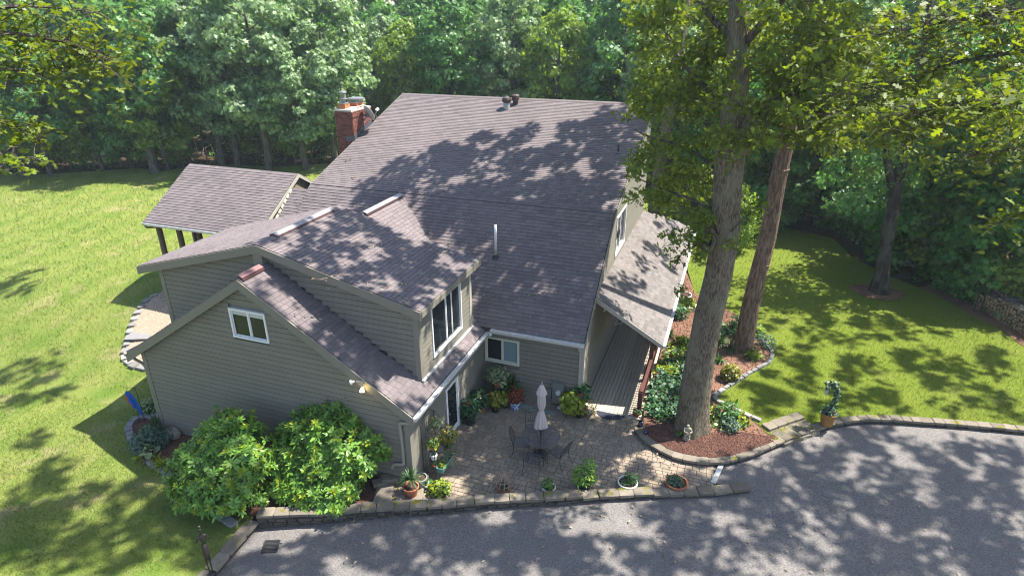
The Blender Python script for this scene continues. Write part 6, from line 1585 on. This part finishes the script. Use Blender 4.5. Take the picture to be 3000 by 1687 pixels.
leafy([(1985, 770, -.9, .30), (1960, 730, -.9, .3), (2020, 700, -1.0, .3), (1995, 850, -.6, .25), (2010, 880, -.6, .22), (2225, 608, -.6, .3), (2140, 715, -.8, .3), (2050, 745, -1.0, .25)], M['oakleaf'], oak, .17, 'low_foliage', 34)
leafy(fillspots([(2160, 60), (2260, 0), (2480, 0), (2470, 170), (2330, 330), (2230, 440), (2170, 460)], 62, -.6, 2.4), M['oakleaf'], oak, .165, 'crown', 60)
leafy(fillspots([(2240, 160), (2560, 60), (2640, 260), (2560, 420), (2420, 470), (2290, 400)], 60, 0.0, 3.5), M['olive'], oak, .17, 'crown', 64)
leafy(fillspots([(2080, 150), (2200, 120), (2230, 420), (2150, 520), (2090, 470)], 17, -1.7, -.8, .3, .5), M['oakleaf'], oak, .18, 'low_foliage', 40)
leafy(fillspots([(1830, 0), (2130, 0), (2140, 330), (1850, 330)], 40, -.8, 1.2, .35, .6), M['oakleaf'], oak, .19, 'crown')
leafy(fillspots([(2190, 0), (2600, 0), (2620, 330), (2440, 420), (2260, 330)], 46, -1.8, 1.0, .35, .6), M['oakleaf'], oak, .19, 'crown')
# pine
pine = thing('pine_tree', 'tall leaning pine with reddish bare trunk right of the big oak', 'tree')
rows = [(2178, 1032, 66), (2181, 1000, 54), (2196, 910, 50), (2222, 800, 48), (2249, 699, 47), (2280, 524, 46), (2312, 384, 42), (2326, 270, 38), (2340, 150, 36), (2365, -120, 32), (2400, -420, 22)]
pts, rad = trunk_px(rows, [6.2] * len(rows)); pts[0].z = .05
MB().tube([tuple(p) for p in pts], rad, 16).build('trunk', M['pinebark'], pine, smooth=True)
for (u, v) in ((2232, 772), (2287, 495), (2300, 430)):
    p = GY(u, v, 6.2); MB().lathe([(.27, -.03), (.33, 0), (.27, .03)], 14, tuple(p)).build('branch_scar', M['pinebark'], pine)
pinetop = pts[-1]
# tree behind the porch
p = G(1918, 636, .2); back = thing('oak_tree', 'grey oak trunk behind the far end of the porch roof', 'tree', (p.x, p.y, 0))
MB().tube([(0, 0, -.2), (0, 0, 1), (.1, 0, 4), (.35, .1, 9), (.6, .1, 15), (.8, .1, 22)], [.62, .5, .46, .42, .36, .2], 14).build('trunk', M['oakbark'], back, smooth=True)
# lone lawn tree, right
lone = thing('lawn_tree', 'lone dark-barked tree with forked stem and bare root ring on the right lawn', 'tree')
rows = [(2575, 862, 66), (2577, 838, 50), (2584, 790, 40), (2596, 720, 36), (2610, 640, 34), (2628, 545, 32), (2645, 470, 30), (2664, 380, 26), (2690, 240, 22), (2720, 60, 18), (2740, -160, 12)]
pts, rad = trunk_px(rows, [14.6] * len(rows)); pts[0].z = .05
mb = MB().tube([tuple(p) for p in pts], rad, 12)
q0 = GY(2620, 590, 14.6); q1 = GY(2600, 470, 14.4); q2 = GY(2585, 330, 14.2); mb.tube([tuple(q0), tuple(q1), tuple(q2)], [.22, .18, .1], 8)
mb.build('trunk', M['darkbark'], lone, smooth=True)
lp = pts[1]
leafy(fillspots([(2430, 300), (2600, 200), (2860, 200), (2960, 420), (2760, 520), (2640, 560), (2500, 520), (2420, 420)], 60, 13.0, 17.5, .5, .9), M['oakleaf'], lone, .24, 'crown', 46)
leafy(fillspots([(2400, 470), (2600, 420), (2700, 560), (2560, 620), (2440, 620)], 30, 14.0, 18.5, .5, .85), M['wood1'], lone, .26, 'low_foliage', 60)
tag(sheet('root_mulch', [(lp.x + 1.25 * math.cos(a) * (1 + .15 * math.sin(3 * a)), lp.y + .95 * math.sin(a)) for a in np.linspace(0, 2 * pi, 20)[:-1]], lambda x, y: hl(x, y) + .03 + .12 * math.exp(-((x - lp.x) ** 2 + (y - lp.y) ** 2) / .5), .4, M['needle']), kind='structure')
p = G(2155, 730, .2); t = plant('sap', p.x, p.y, 'thin bare-stemmed sapling on the lawn just right of the oak trunk', .62, name='sapling')

# ------------------------------------------------------------------ high crowns (mostly above the picture) of leaf clumps added and shaped to shade roof, patio, drive and lawn
def shade(crown, poly, hit, cov, lift, r=(.40, .75), per=26, size=.36):
    A = np.array(poly, float); lo, hi = A.min(0), A.max(0)
    # sample evenly over the surface: weight by area with rejection on depth
    pts_ = []
    for _ in range(4000):
        q = RNG.random((1, 2)) * (hi - lo) + lo
        if inside(q, A)[0]:
            h_ = hit(q[0, 0], q[0, 1]); pts_.append((h_, depth(h_) ** 2))
    wts = np.array([w_ for _, w_ in pts_]); wts /= wts.sum()
    # area estimate from image area x mean (depth/f)^2 / cos
    area_img = 0.5 * abs(sum(A[i, 0] * A[(i + 1) % len(A), 1] - A[(i + 1) % len(A), 0] * A[i, 1] for i in range(len(A))))
    area = area_img * np.mean([d2 for _, d2 in pts_]) / FPX ** 2
    n = int(cov * area / (pi * (sum(r) / 2) ** 2))
    for i in RNG.choice(len(pts_), size=n, p=wts):
        h_ = pts_[i][0]; k = random.uniform(*lift); c = h_ + SUN * (k / SUN.z)
        if c.z < 14.4: c = c + SUN * ((14.4 - c.z + random.uniform(0, 4)) / SUN.z)
        crown.clump(tuple(c), random.uniform(*r), per, size)
def hit_roof(u, v):
    best = None
    d = ray(u, v)
    for (P0, N) in (((0, 3.84, 6.3), Vector((0, -.79, 1))), ((0, 3.84, 6.3), Vector((0, -.332, 1)))):
        t_ = (Vector(P0) - CV).dot(N) / d.dot(N); p = CV + d * t_
        if best is None or (p.y < yB) == (P0 is not None and N.y < -.5): best = p
    return best
def hit_dorm(u, v):
    d = ray(u, v); N = Vector((DS1, 0, 1)); t_ = (Vector((DX, 0, DZ)) - CV).dot(N) / d.dot(N); return CV + d * t_
def hit_wing(u, v):
    d = ray(u, v); N = Vector((WS, 0, 1)); t_ = (Vector((WX, 0, WZ)) - CV).dot(N) / d.dot(N); return CV + d * t_
def g0(u, v): return G(u, v, 0)
cr_oak, cr_pine, cr_back, cr_r1, cr_r2, cr_r3 = Crown(), Crown(), Crown(), Crown(), Crown(), Crown()
ROOF_SH = [(1046, 625), (1080, 541), (1166, 476), (1255, 438), (1340, 415), (1418, 392), (1535, 382), (1612, 370), (1694, 350), (1790, 306), (1918, 306), (1810, 624), (1780, 720), (1500, 700), (1300, 660), (1220, 575)]
shade(cr_pine, ROOF_SH, hit_roof, 3.6, (10, 15), per=34)
shade(cr_oak, [(1220, 575), (1800, 640), (1711, 1000), (1440, 955), (1400, 770), (1290, 710)], hit_roof, 2.1, (11, 17), per=32)
shade(cr_oak, [(760, 700), (1000, 610), (1280, 710), (1400, 765), (1230, 915)], hit_dorm, 4.6, (11, 18))
shade(cr_oak, [(700, 820), (800, 790), (1240, 1110), (1440, 950), (1210, 1220)], hit_wing, 1.8, (12, 18))
shade(cr_oak, [(1290, 1400), (1420, 1160), (1870, 1220), (1960, 1360), (2120, 1400), (1500, 1440)], g0, 1.45, (14.5, 19))
shade(cr_r1, [(1760, 860), (1890, 620), (2040, 670), (1940, 1000)], lambda u, v: GX(u, v, 1.3), 1.2, (11, 16))
shade(cr_r1, [(1900, 1100), (2060, 880), (2250, 1000), (2250, 1080), (2090, 1170), (2200, 1230), (2100, 1340), (1930, 1290)], g0, .60, (14.5, 20))
# drive
shade(cr_r1, [(1900, 1470), (2440, 1260), (3000, 1260), (3000, 1687), (1900, 1687)], g0, 3.1, (16, 26), (.35, .75), 30, .33)
shade(cr_r2, [(640, 1687), (760, 1560), (1300, 1500), (1900, 1470), (1900, 1687)], g0, 3.1, (16, 26), (.35, .75), 30, .33)
# right lawn
shade(cr_r3, [(2110, 1150), (2260, 1040), (2150, 860), (2450, 850), (2700, 920), (2950, 1040), (3000, 1230), (2560, 1220), (2300, 1260)], g0, 1.7, (16, 26), (.3, .7), 30, .33)
# lower left lawn
shade(cr_oak, [(0, 1520), (120, 1340), (300, 1330), (480, 1410), (700, 1560), (640, 1687), (0, 1687)], lambda u, v: G(u, v, -.2), 3.0, (22, 30), (.4, .8), 32, .36)
shade(cr_back, [(0, 820), (130, 800), (160, 900), (0, 930)], lambda u, v: G(u, v, .9), 1.5, (20, 26), (.6, 1.0), 36, .38)
shade(cr_back, [(0, 1030), (200, 1030), (290, 1100), (180, 1170), (0, 1190)], lambda u, v: G(u, v, .2), 1.6, (21, 27), (.6, 1.0), 36, .38)
shade(cr_back, [(0, 1220), (200, 1210), (210, 1250), (0, 1300)], lambda u, v: G(u, v, .0), 1.1, (21, 27), (.5, .8), 32, .38)
cr_oak.build('high_shade_crown', M['oakleaf'], oak); cr_pine.build('high_shade_crown', M['wood1'], pine)
inv = Matrix.Translation(-back.location)
cr_back.P = [p - np.array(back.location) for p in cr_back.P]; cr_back.build('crown', M['wood1'], back)  # this crown's clumps are placed for the shade they cast
def side_tree(x, y, crown, label, H=20):
    t = thing('oak_tree', label, 'tree', (x, y, 0)); MB().tube([(0, 0, -.5), (0, 0, 1), (-.1, .1, 6), (-.3, .2, 13), (-.4, .3, H)], [.5, .4, .34, .26, .1], 12).build('trunk', M['oakbark'], t, smooth=True)
    crown.P = [p - np.array([x, y, 0]) for p in crown.P]; crown.build('crown', M['oakleaf'], t); return t  # crown of clumps laid towards the sun for their shade
T1 = side_tree(20.5, 1.5, cr_r1, 'tall shade tree standing just outside the right edge beyond the driveway')
T2 = side_tree(14.5, -11, cr_r2, 'oak outside the picture with leafy boughs hanging in at the upper right corner')
T3 = side_tree(27, 9, cr_r3, 'tall shade tree outside the right edge behind the firewood stack')
# boughs of T2 and a left tree that hang into the picture close to the camera
def bough(parent, img, dist, r0, leaf, n, m, spread=.45, name='bough'):
    """img polyline (u, v, depth): real branch near the camera with oak leaves along it"""
    base = Vector(parent.location)
    P_ = smooth3([tuple(GD(u, v, d) - base) for u, v, d in img], 5)
    mb = MB().tube(P_, list(np.linspace(r0, .008, len(P_))), 6)
    C_, N_ = [], []
    for k in range(n):
        s_ = random.random() ** .8 * (len(P_) - 1); i = int(s_); q = P_[i].lerp(P_[min(i + 1, len(P_) - 1)], s_ - i)
        off = Vector((random.gauss(0, 1), random.gauss(0, 1), random.gauss(-.25, .8))) * spread * random.uniform(.3, 1); e = q + off
        if k % 7 == 0: mb.tube([q, q.lerp(e, .5) + Vector((0, 0, .05)), e], [.010, .007, .003], 4)
        C_.append(tuple(e)); N_.append((random.gauss(0, .45), random.gauss(0, .45), random.uniform(.4, 1.1)))
    mb.build(name, M['branchwood'], parent)
    leaves_obj('leaves', np.array(C_), np.array(N_), leaf * (1 + .2 * RNG.normal(size=len(C_)).clip(-1.5, 1.5)), 'oak', m, parent)
bough(T2, [(3300, 120, 9.5), (3000, 150, 10), (2780, 190, 10.5), (2600, 260, 11), (2480, 320, 11.5)], 9, .05, .155, 930, M["olive"], .55)
bough(T2, [(3300, 260, 8.6), (3020, 280, 9), (2850, 300, 9.5), (2700, 330, 10), (2560, 390, 10.4)], 9, .045, .155, 900, M["olive"], .5)
bough(T2, [(3300, 20, 9.5), (3000, 30, 10), (2800, 60, 10.5), (2600, 100, 11)], 9, .05, .155, 840, M["olive"], .6)
bough(T2, [(3250, 330, 8), (3060, 310, 8.2), (2940, 300, 8.5), (2860, 330, 8.8)], 8, .04, .155, 255, M['oakleaf'], .35)
bough(T2, [(3200, 600, 8), (3040, 610, 8.2), (2960, 640, 8.4), (2895, 665, 8.6)], 8, .02, .155, 90, M['oakleaf'], .18)
bough(T2, [(3260, 480, 9), (3080, 450, 9.3), (2960, 440, 9.6), (2840, 460, 10)], 8, .03, .155, 285, M['olive'], .4)
T4 = thing('oak_tree', 'oak outside the picture with leafy boughs hanging in at the upper left corner', 'tree', (-13, -15.5, -.3))
MB().tube([(0, 0, -.5), (0, 0, 1), (.1, .1, 6), (.3, .2, 13), (.4, .3, 18)], [.5, .4, .34, .26, .1], 12).build('trunk', M['oakbark'], T4, smooth=True)
bough(T4, [(-300, 60, 9), (-60, 90, 9.5), (120, 110, 10), (250, 150, 10.5), (320, 190, 11)], 9, .05, .155, 720, M["olive"], .5)
bough(T4, [(-300, 180, 9), (-60, 190, 9.5), (80, 210, 10), (190, 200, 10.6)], 9, .04, .155, 315, M['oakleaf'], .42)
bough(T4, [(-300, 330, 9), (-60, 350, 9.4), (40, 370, 9.8), (120, 420, 10.2)], 9, .03, .155, 180, M['olive'], .32)
bough(T4, [(-300, 450, 9), (-80, 440, 9.2), (10, 450, 9.5), (80, 470, 9.8)], 9, .025, .155, 105, M['oakleaf'], .22)
bough(T4, [(-300, -20, 9), (-60, 20, 9.5), (120, 20, 10), (300, 40, 11)], 9, .05, .155, 300, M['oakleaf'], .45)

# ------------------------------------------------------------------ grass blades, pebbles, litter
def grass(n, s0):
    u = RNG.uniform(-20, 3020, n * 3); v = RNG.uniform(470, 1700, n * 3); P = []
    LA = np.array(lawn_poly)
    D = np.stack([(u - 1500) / FPX, -(v - 843.5) / FPX, -np.ones_like(u)], 1) @ np.array(Mz).T
    z0 = np.where(u < 1500, -.4, .16); t_ = (z0 - CV.z) / D[:, 2]; X = np.array(CV)[None] + D * t_[:, None]
    k = inside(X[:, :2], LA) & (t_ > 0); X = X[k][:n]
    ok_ = ~(inside(X[:, :2], np.array(lb_poly)) | inside(X[:, :2], np.array(gp)))
    X = X[ok_]
    X[:, 2] = [hl(a, b) - .005 for a, b in X[:, :2]]
    d = np.linalg.norm(X - np.array(CV), axis=1)
    s = s0 * np.clip(d / 22, .8, 2.6) * (1 + .3 * RNG.normal(size=len(X)).clip(-1.5, 1.5))
    T = RNG.normal(size=(len(X), 3)) * .55; T[:, 2] = 1.0
    N = RNG.normal(size=(len(X), 3)); N[:, 2] = .2
    # blades: spin gives the long axis
    N -= T * (N * T).sum(1, keepdims=True) / (T * T).sum(1, keepdims=True)
    tag(leaves_obj('grass', X, N, s, 'blade', M['grassblade'], spin=T), kind='stuff')
grass(120000, .075)
def pebbles(poly, n, r, zf, m, name='pebbles'):
    A = np.array(poly); lo, hi = A.min(0), A.max(0); Q = RNG.random((n * 3, 2)) * (hi - lo) + lo; Q = Q[inside(Q, A)][:n]
    base = np.array([(1, 0, 0), (-.5, .87, 0), (-.5, -.87, 0), (0, 0, .8)]); V = []; F = []
    vs = []; fs = []
    for i, (x, y) in enumerate(Q):
        a = random.uniform(0, 6.3); c_, s_ = math.cos(a), math.sin(a); rr = r * random.uniform(.6, 1.4)
        b0 = len(vs); z = zf(x, y) + .03
        for (px, py, pz) in base: vs.append((x + rr * (px * c_ - py * s_) * random.uniform(.8, 1.2), y + rr * (px * s_ + py * c_) * random.uniform(.8, 1.2), z + rr * pz))
        fs += [(b0, b0 + 1, b0 + 3), (b0 + 1, b0 + 2, b0 + 3), (b0 + 2, b0, b0 + 3)]
    me = bpy.data.meshes.new(name); me.from_pydata(vs, [], fs); me.update(); me.materials.append(m)
    o = bpy.data.objects.new(name, me); link(o); tag(o, kind='stuff')
pebbles(gp, 5200, .032, hl, M['gravel'])
pebbles(rb_poly, 4200, .028, bedz, mat('mulch_chip', (0.12, 0.055, 0.040), 1.0, isl=.45), 'mulch_chips')
pebbles(bed_poly, 5200, .030, bedz, mat('straw_chip', (0.24, 0.12, 0.08), 1.0, isl=.45), 'straw_chips')
pebbles(lb_poly, 2400, .028, hl, mat('mulch_chip_dark', (0.10, 0.05, 0.035), 1.0, isl=.45), 'mulch_chips')
# fallen oak twigs and leaves on the roofs, paving and drive
spots = []
for (u, v, h_) in [(1040, 520, hit_roof), (1500, 445, hit_roof), (1633, 484, hit_roof), (1204, 521, hit_roof), (1387, 638, hit_roof), (1480, 525, hit_roof), (1570, 860, hit_roof), (1550, 870, hit_roof), (1430, 870, hit_roof), (1298, 740, hit_dorm), (1178, 830, hit_dorm), (1100, 718, hit_dorm), (1190, 890, hit_dorm), (922, 931, hit_wing), (1690, 590, hit_roof), (1650, 560, hit_roof), (1310, 560, hit_roof), (1020, 470, hit_roof)]: spots.append((h_(u, v), 9))
for k in range(120): spots.append((hit_roof(random.uniform(1250, 1780), random.uniform(400, 940)), 1))
for k in range(50): spots.append((hit_dorm(random.uniform(900, 1260), random.uniform(680, 860)), 1))
for k in range(90): spots.append((G(random.uniform(800, 2900), random.uniform(1480, 1680), -.02), 1))
for k in range(110): spots.append((G(random.uniform(1300, 2100), random.uniform(1220, 1420), .04), 1))
P, N, mb = [], [], MB()
for c, n in spots:
    for q in range(n):
        P.append((c.x + random.gauss(0, .09), c.y + random.gauss(0, .09), c.z + .025 + random.uniform(0, .03))); N.append((random.gauss(0, .3), random.gauss(0, .3), 1))
    if random.random() < .5 or n > 1:
        a = random.uniform(0, 6.3); L_ = random.uniform(.08, .3); mb.tube([(c.x, c.y, c.z + .03), (c.x + L_ * .5 * math.cos(a), c.y + L_ * .5 * math.sin(a), c.z + .05 + L_ * .2 * math.sin(a)), (c.x + L_ * math.cos(a + .4), c.y + L_ * math.sin(a + .4), c.z + .03 + L_ * .5 * max(0, math.sin(a + .4)))], [.008, .006, .003], 4)
M['dryleaf'] = leafmat('dry_leaf', (0.26, 0.20, 0.13), .4, .1, .7)
tag(leaves_obj('fallen_leaves', np.array(P), np.array(N), .10, 'oak', M['dryleaf']), kind='stuff'); tag(mb.build('fallen_twigs', M['twig']), kind='stuff')

# ------------------------------------------------------------------ summer haze in the air
hz = MB().box((-25, 40, 16.0), (260, 240, 42)).build('haze', bpy.data.materials.new('haze_air'))
tag(hz, kind='stuff')
hm = hz.data.materials[0]; hm.use_nodes = True; hn = hm.node_tree; hn.nodes.clear()
pv = hn.nodes.new('ShaderNodeVolumePrincipled'); pv.inputs['Color'].default_value = (0.80, 0.92, 1.0, 1); pv.inputs['Density'].default_value = 0.0006; pv.inputs['Anisotropy'].default_value = 0.3
ho = hn.nodes.new('ShaderNodeOutputMaterial'); hn.links.new(pv.outputs[0], ho.inputs['Volume'])
